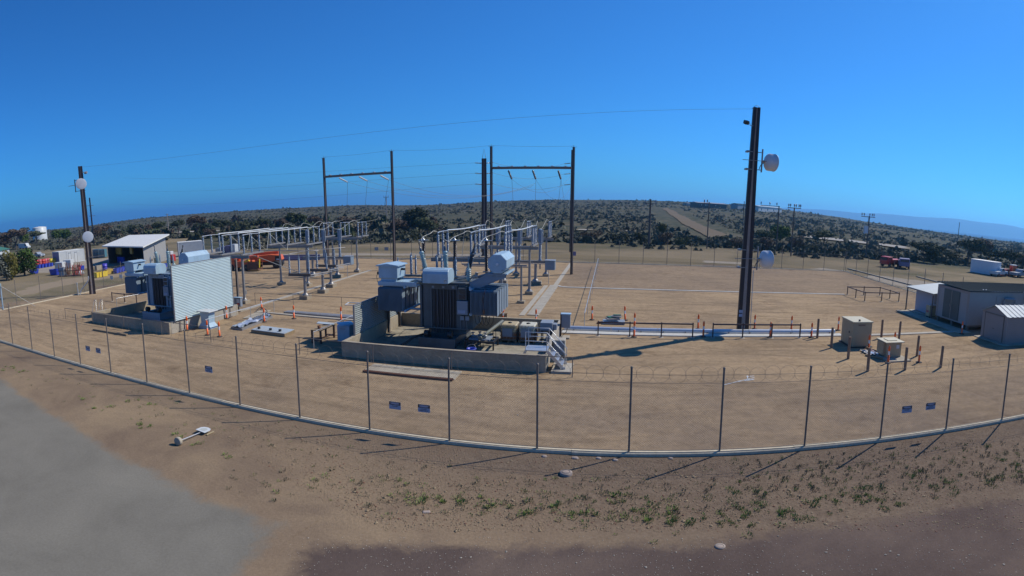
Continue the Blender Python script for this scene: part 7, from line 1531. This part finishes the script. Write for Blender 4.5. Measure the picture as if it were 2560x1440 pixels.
# low bushes along the foot of the hill behind the far fence
sp3 = []
while len(sp3) < 330:
    px = rg.uniform(900, 2560); d_ = rg.uniform(104, 135); dr = ray(px, 560); t = d_/math.hypot(dr.x, dr.y); x, y = dr.x*t, dr.y*t
    if px > 2200 and d_ < 118: continue
    if px < 1150 and d_ < 112: continue
    if mnoise.noise(V3((x*.05, y*.05, 4))) < -.15: continue
    h = rg.uniform(.5, 1.6)*(.6 if d_ < 112 else 1); sp3.append((V3((x, y, terrain_z(x, y)-.05)), h, h*rg.uniform(1.2, 2.2)))
mass('scrub', sp3, 'scrub', 31, lambda h: 70)
# dry tufts on the grass strip, green plants and straw on the verge
def weeds(name, spots, mat, seed):
    rg = random.Random(seed); V = []; Fc = []
    for (x, y, z, h, w, n, up) in spots:
        for _ in range(n):
            a = rg.uniform(0, 6.28); r0 = w*math.sqrt(rg.random())*.5; bx, by = x+math.cos(a)*r0, y+math.sin(a)*r0; l = h*rg.uniform(.5, 1.2); ln = rg.uniform(.1, .9)*(1-up); a2 = a+rg.uniform(-.8, .8)
            tip = V3((bx+math.cos(a2)*l*ln, by+math.sin(a2)*l*ln, z+l*(1-.5*ln))); wd = h*rg.uniform(.09, .20)*(1-.7*up); sd = V3((-math.sin(a2), math.cos(a2), 0))*wd; b0 = V3((bx, by, z)); md = b0.lerp(tip, .6)+V3((0, 0, h*.12)); o = len(V)
            V += [b0-sd*.3, b0+sd*.3, md+sd, tip, md-sd]; Fc.append((o, o+1, o+2, o+3, o+4))
    me = D.meshes.new(name); me.from_pydata(V, [], Fc); me.materials.append(M[mat]); o = D.objects.new(name, me); COL.objects.link(o); tag(o, kind='stuff'); return o
gs, ds = [], []
def clump(px, py, spread, n, hh=(.04, .11), lst=gs, up=.2):
    c = S(px, py, -.09)
    for _ in range(n):
        x, y = c.x+rg.gauss(0, spread), c.y+rg.gauss(0, spread*.75); h = rg.uniform(*hh); lst.append((x, y, -.095, h, h*rg.uniform(1.6, 3.2), int(12+h*130), up))
for px, py, sd, n in [(25, 920, .5, 8), (45, 928, .35, 6), (210, 997, .2, 4), (330, 1000, .2, 3), (350, 1066, .25, 6), (385, 1012, .2, 3), (270, 1015, .15, 3), (240, 1020, .1, 2), (490, 1113, .12, 3), (565, 1140, .12, 3), (450, 1088, .15, 3), (1050, 1250, .35, 9), (1100, 1255, .3, 9), (1160, 1260, .25, 8), (1250, 1262, .25, 8), (1380, 1260, .3, 8), (1425, 1280, .2, 6), (1480, 1300, .5, 16), (1560, 1250, .3, 8), (1600, 1300, .5, 16), (1640, 1290, .35, 12), (1720, 1310, .2, 5), (1870, 1228, .3, 10), (1850, 1300, .4, 14), (1810, 1295, .3, 9), (1900, 1278, .4, 10), (2020, 1300, .3, 10), (2120, 1255, .35, 12), (2060, 1258, .25, 7), (2220, 1270, .35, 10), (2340, 1225, .3, 8), (2470, 1118, .12, 3), (2500, 1148, .35, 8), (2535, 1175, .3, 8), (2180, 1240, .2, 5), (1960, 1275, .2, 5), (2480, 1200, .3, 8), (1330, 1285, .15, 4)]: clump(px, py, sd, n)
for _ in range(520):
    px = rg.uniform(560, 2560); t = rg.betavariate(2.2, 1.6); py = 1150+(px-1400)*-.02+t*150-(max(0, px-1700)*.06) - max(0, 1100-px)*.13
    if px < 900 and rg.random() < .55: continue
    c = S(px, py, -.09)
    if c.y > FV-.5: continue
    h = rg.uniform(.03, .11); (gs if rg.random() < .35 else ds).append((c.x, c.y, -.095, h, h*rg.uniform(1.5, 4), int(8+h*90), .35))
for _ in range(330):
    px = rg.uniform(1850, 2560); py = rg.uniform(1120, 1235)-(px-1850)*.02; c = S(px, py, -.09)
    if c.y > FV-.6: continue
    h = rg.uniform(.05, .13); (gs if rg.random() < .3 else ds).append((c.x, c.y, -.095, h, h*.9, int(6+h*50), .7))
for _ in range(160):
    px = rg.uniform(0, 900); py = 905+px*.21+rg.uniform(0, 75); c = S(px, py, -.09)
    if c.y > FV-.5: continue
    h = rg.uniform(.02, .08); (gs if rg.random() < .3 else ds).append((c.x, c.y, -.095, h, h*3, int(6+h*90), .3))
weeds('grass', gs, 'weed', 3); weeds('dry_grass', ds, 'weed_dry', 4)
# pebbles on the verge and the gravel road
def pebbles(n, fn, mat, seed, sz, z=-.085):
    rg = random.Random(seed); V = []; Fc = []; ico = [(0, 0, 1), (.9, 0, .3), (.28, .85, .3), (-.72, .53, .3), (-.72, -.53, .3), (.28, -.85, .3), (0, 0, -.4)]
    for _ in range(n):
        p = fn(rg); s = rg.uniform(*sz)*(1 if rg.random() < .93 else 2.0); a = rg.uniform(0, 6.28); c_, s_ = math.cos(a), math.sin(a); o = len(V); sx = rg.uniform(.7, 1.4)
        for x, y, q in ico: V.append((p.x+(x*c_*sx-y*s_)*s, p.y+(x*s_*sx+y*c_)*s, z+q*s*.7))
        for k in range(5): Fc.append((o, o+1+k, o+1+(k+1) % 5)); Fc.append((o+6, o+1+(k+1) % 5, o+1+k))
    me = D.meshes.new('gravel'); me.from_pydata(V, [], Fc); me.materials.append(M[mat]); o = D.objects.new('gravel', me); COL.objects.link(o); tag(o, kind='stuff')
def vp(rg):
    while True:
        p = S(rg.uniform(500, 2560), rg.uniform(1060, 1330), -.09)
        q_ = rg.random()
        if p.y < FV-.35 and not (p.x < -4.5 and p.y < 10.6-(p.x+4.5)*.36): return p
pebbles(5000, vp, 'plank', 8, (.008, .03)); pebbles(3000, vp, 'rust', 9, (.008, .022))
pebbles(900, lambda rg: S(rg.uniform(720, 2560), rg.uniform(1340, 1440), -.085), 'conc_pale', 10, (.006, .016), -.08)
pebbles(1400, lambda rg: V3((rg.uniform(-30, 20), rg.uniform(17, 32), 0)), 'conc_pale', 12, (.006, .022), .002); pebbles(1200, lambda rg: V3((rg.uniform(-30, 20), rg.uniform(17, 33), 0)), 'timber', 13, (.006, .025), .002)
# ------------------------------------------------------------------ air
if HAZE > 0:
    m = MB(); m.box(-9600, 9600, -9600, 9600, -30, 190); hm = D.materials.new('haze_air'); hm.use_nodes = True; nt = hm.node_tree; nt.nodes.clear()
    out = nt.nodes.new('ShaderNodeOutputMaterial'); vol = nt.nodes.new('ShaderNodeVolumePrincipled'); vol.inputs['Color'].default_value = HAZE_COL; vol.inputs['Density'].default_value = HAZE; vol.inputs['Anisotropy'].default_value = 0.5; nt.links.new(vol.outputs[0], out.inputs['Volume'])
    M['haze'] = hm; o = m.build('haze', 'haze'); tag(o, kind='stuff')
# ------------------------------------------------------------------ light, sky, camera
SUN_EL = rad(46); SUN_AZ = rad(55.4)          # azimuth from +y toward +x
w = D.worlds.new('World'); scene.world = w; w.use_nodes = True; nt = w.node_tree; bg = nt.nodes['Background']
sky = nt.nodes.new('ShaderNodeTexSky'); sky.sky_type = 'NISHITA'; sky.sun_disc = False; sky.sun_elevation = SUN_EL; sky.sun_rotation = SUN_AZ
sky.air_density = AIR; sky.dust_density = DUST; sky.ozone_density = OZONE; sky.altitude = 0
tint = nt.nodes.new('ShaderNodeMix'); tint.data_type = 'RGBA'; tint.blend_type = 'MULTIPLY'; tint.inputs[0].default_value = 1.0; tint.inputs[7].default_value = TINT; nt.links.new(sky.outputs[0], tint.inputs[6]); nt.links.new(tint.outputs[2], bg.inputs[0]); bg.inputs[1].default_value = SKY
sl = D.lights.new('sun', 'SUN'); sl.energy = SUN; sl.angle = rad(0.53); sl.color = (1.0, 0.93, 0.81); so = D.objects.new('sun', sl); COL.objects.link(so)
sd = V3((math.sin(SUN_AZ)*math.cos(SUN_EL), math.cos(SUN_AZ)*math.cos(SUN_EL), math.sin(SUN_EL))); so.rotation_euler = sd.to_track_quat('Z', 'Y').to_euler(); so.location = (30, 20, 60)
cam = D.cameras.new('camera'); co = D.objects.new('camera', cam); COL.objects.link(co); scene.camera = co
fwd = cam_dir(0, 1, 0); up = cam_dir(0, 0, 1); rt = cam_dir(1, 0, 0)
co.matrix_world = Matrix(((rt.x, up.x, -fwd.x, 0), (rt.y, up.y, -fwd.y, 0), (rt.z, up.z, -fwd.z, CAMH), (0, 0, 0, 1)))
cam.type = 'PANO'; cam.clip_start = 0.1; cam.clip_end = 40000
for tgt in (cam, getattr(cam, "cycles", None)):
    if tgt is None: continue
    try:
        tgt.panorama_type = 'EQUIRECTANGULAR'; tgt.longitude_min = -1280/F; tgt.longitude_max = 1280/F; tgt.latitude_min = (720+CY-1440)/F; tgt.latitude_max = (720+CY)/F
    except Exception as e: print('cam', type(tgt), e)
scene.render.engine = 'CYCLES'
cy = scene.cycles; cy.use_denoising = True; cy.max_bounces = 6; cy.diffuse_bounces = 3; cy.glossy_bounces = 3; cy.transparent_max_bounces = 24; cy.volume_bounces = 1; cy.caustics_reflective = False; cy.caustics_refractive = False; cy.sample_clamp_indirect = 4
cy.use_adaptive_sampling = True; cy.adaptive_threshold = 0.01
vs = scene.view_settings; vs.view_transform = 'Standard'; vs.look = 'None'; vs.exposure = EXPO; vs.gamma = 1
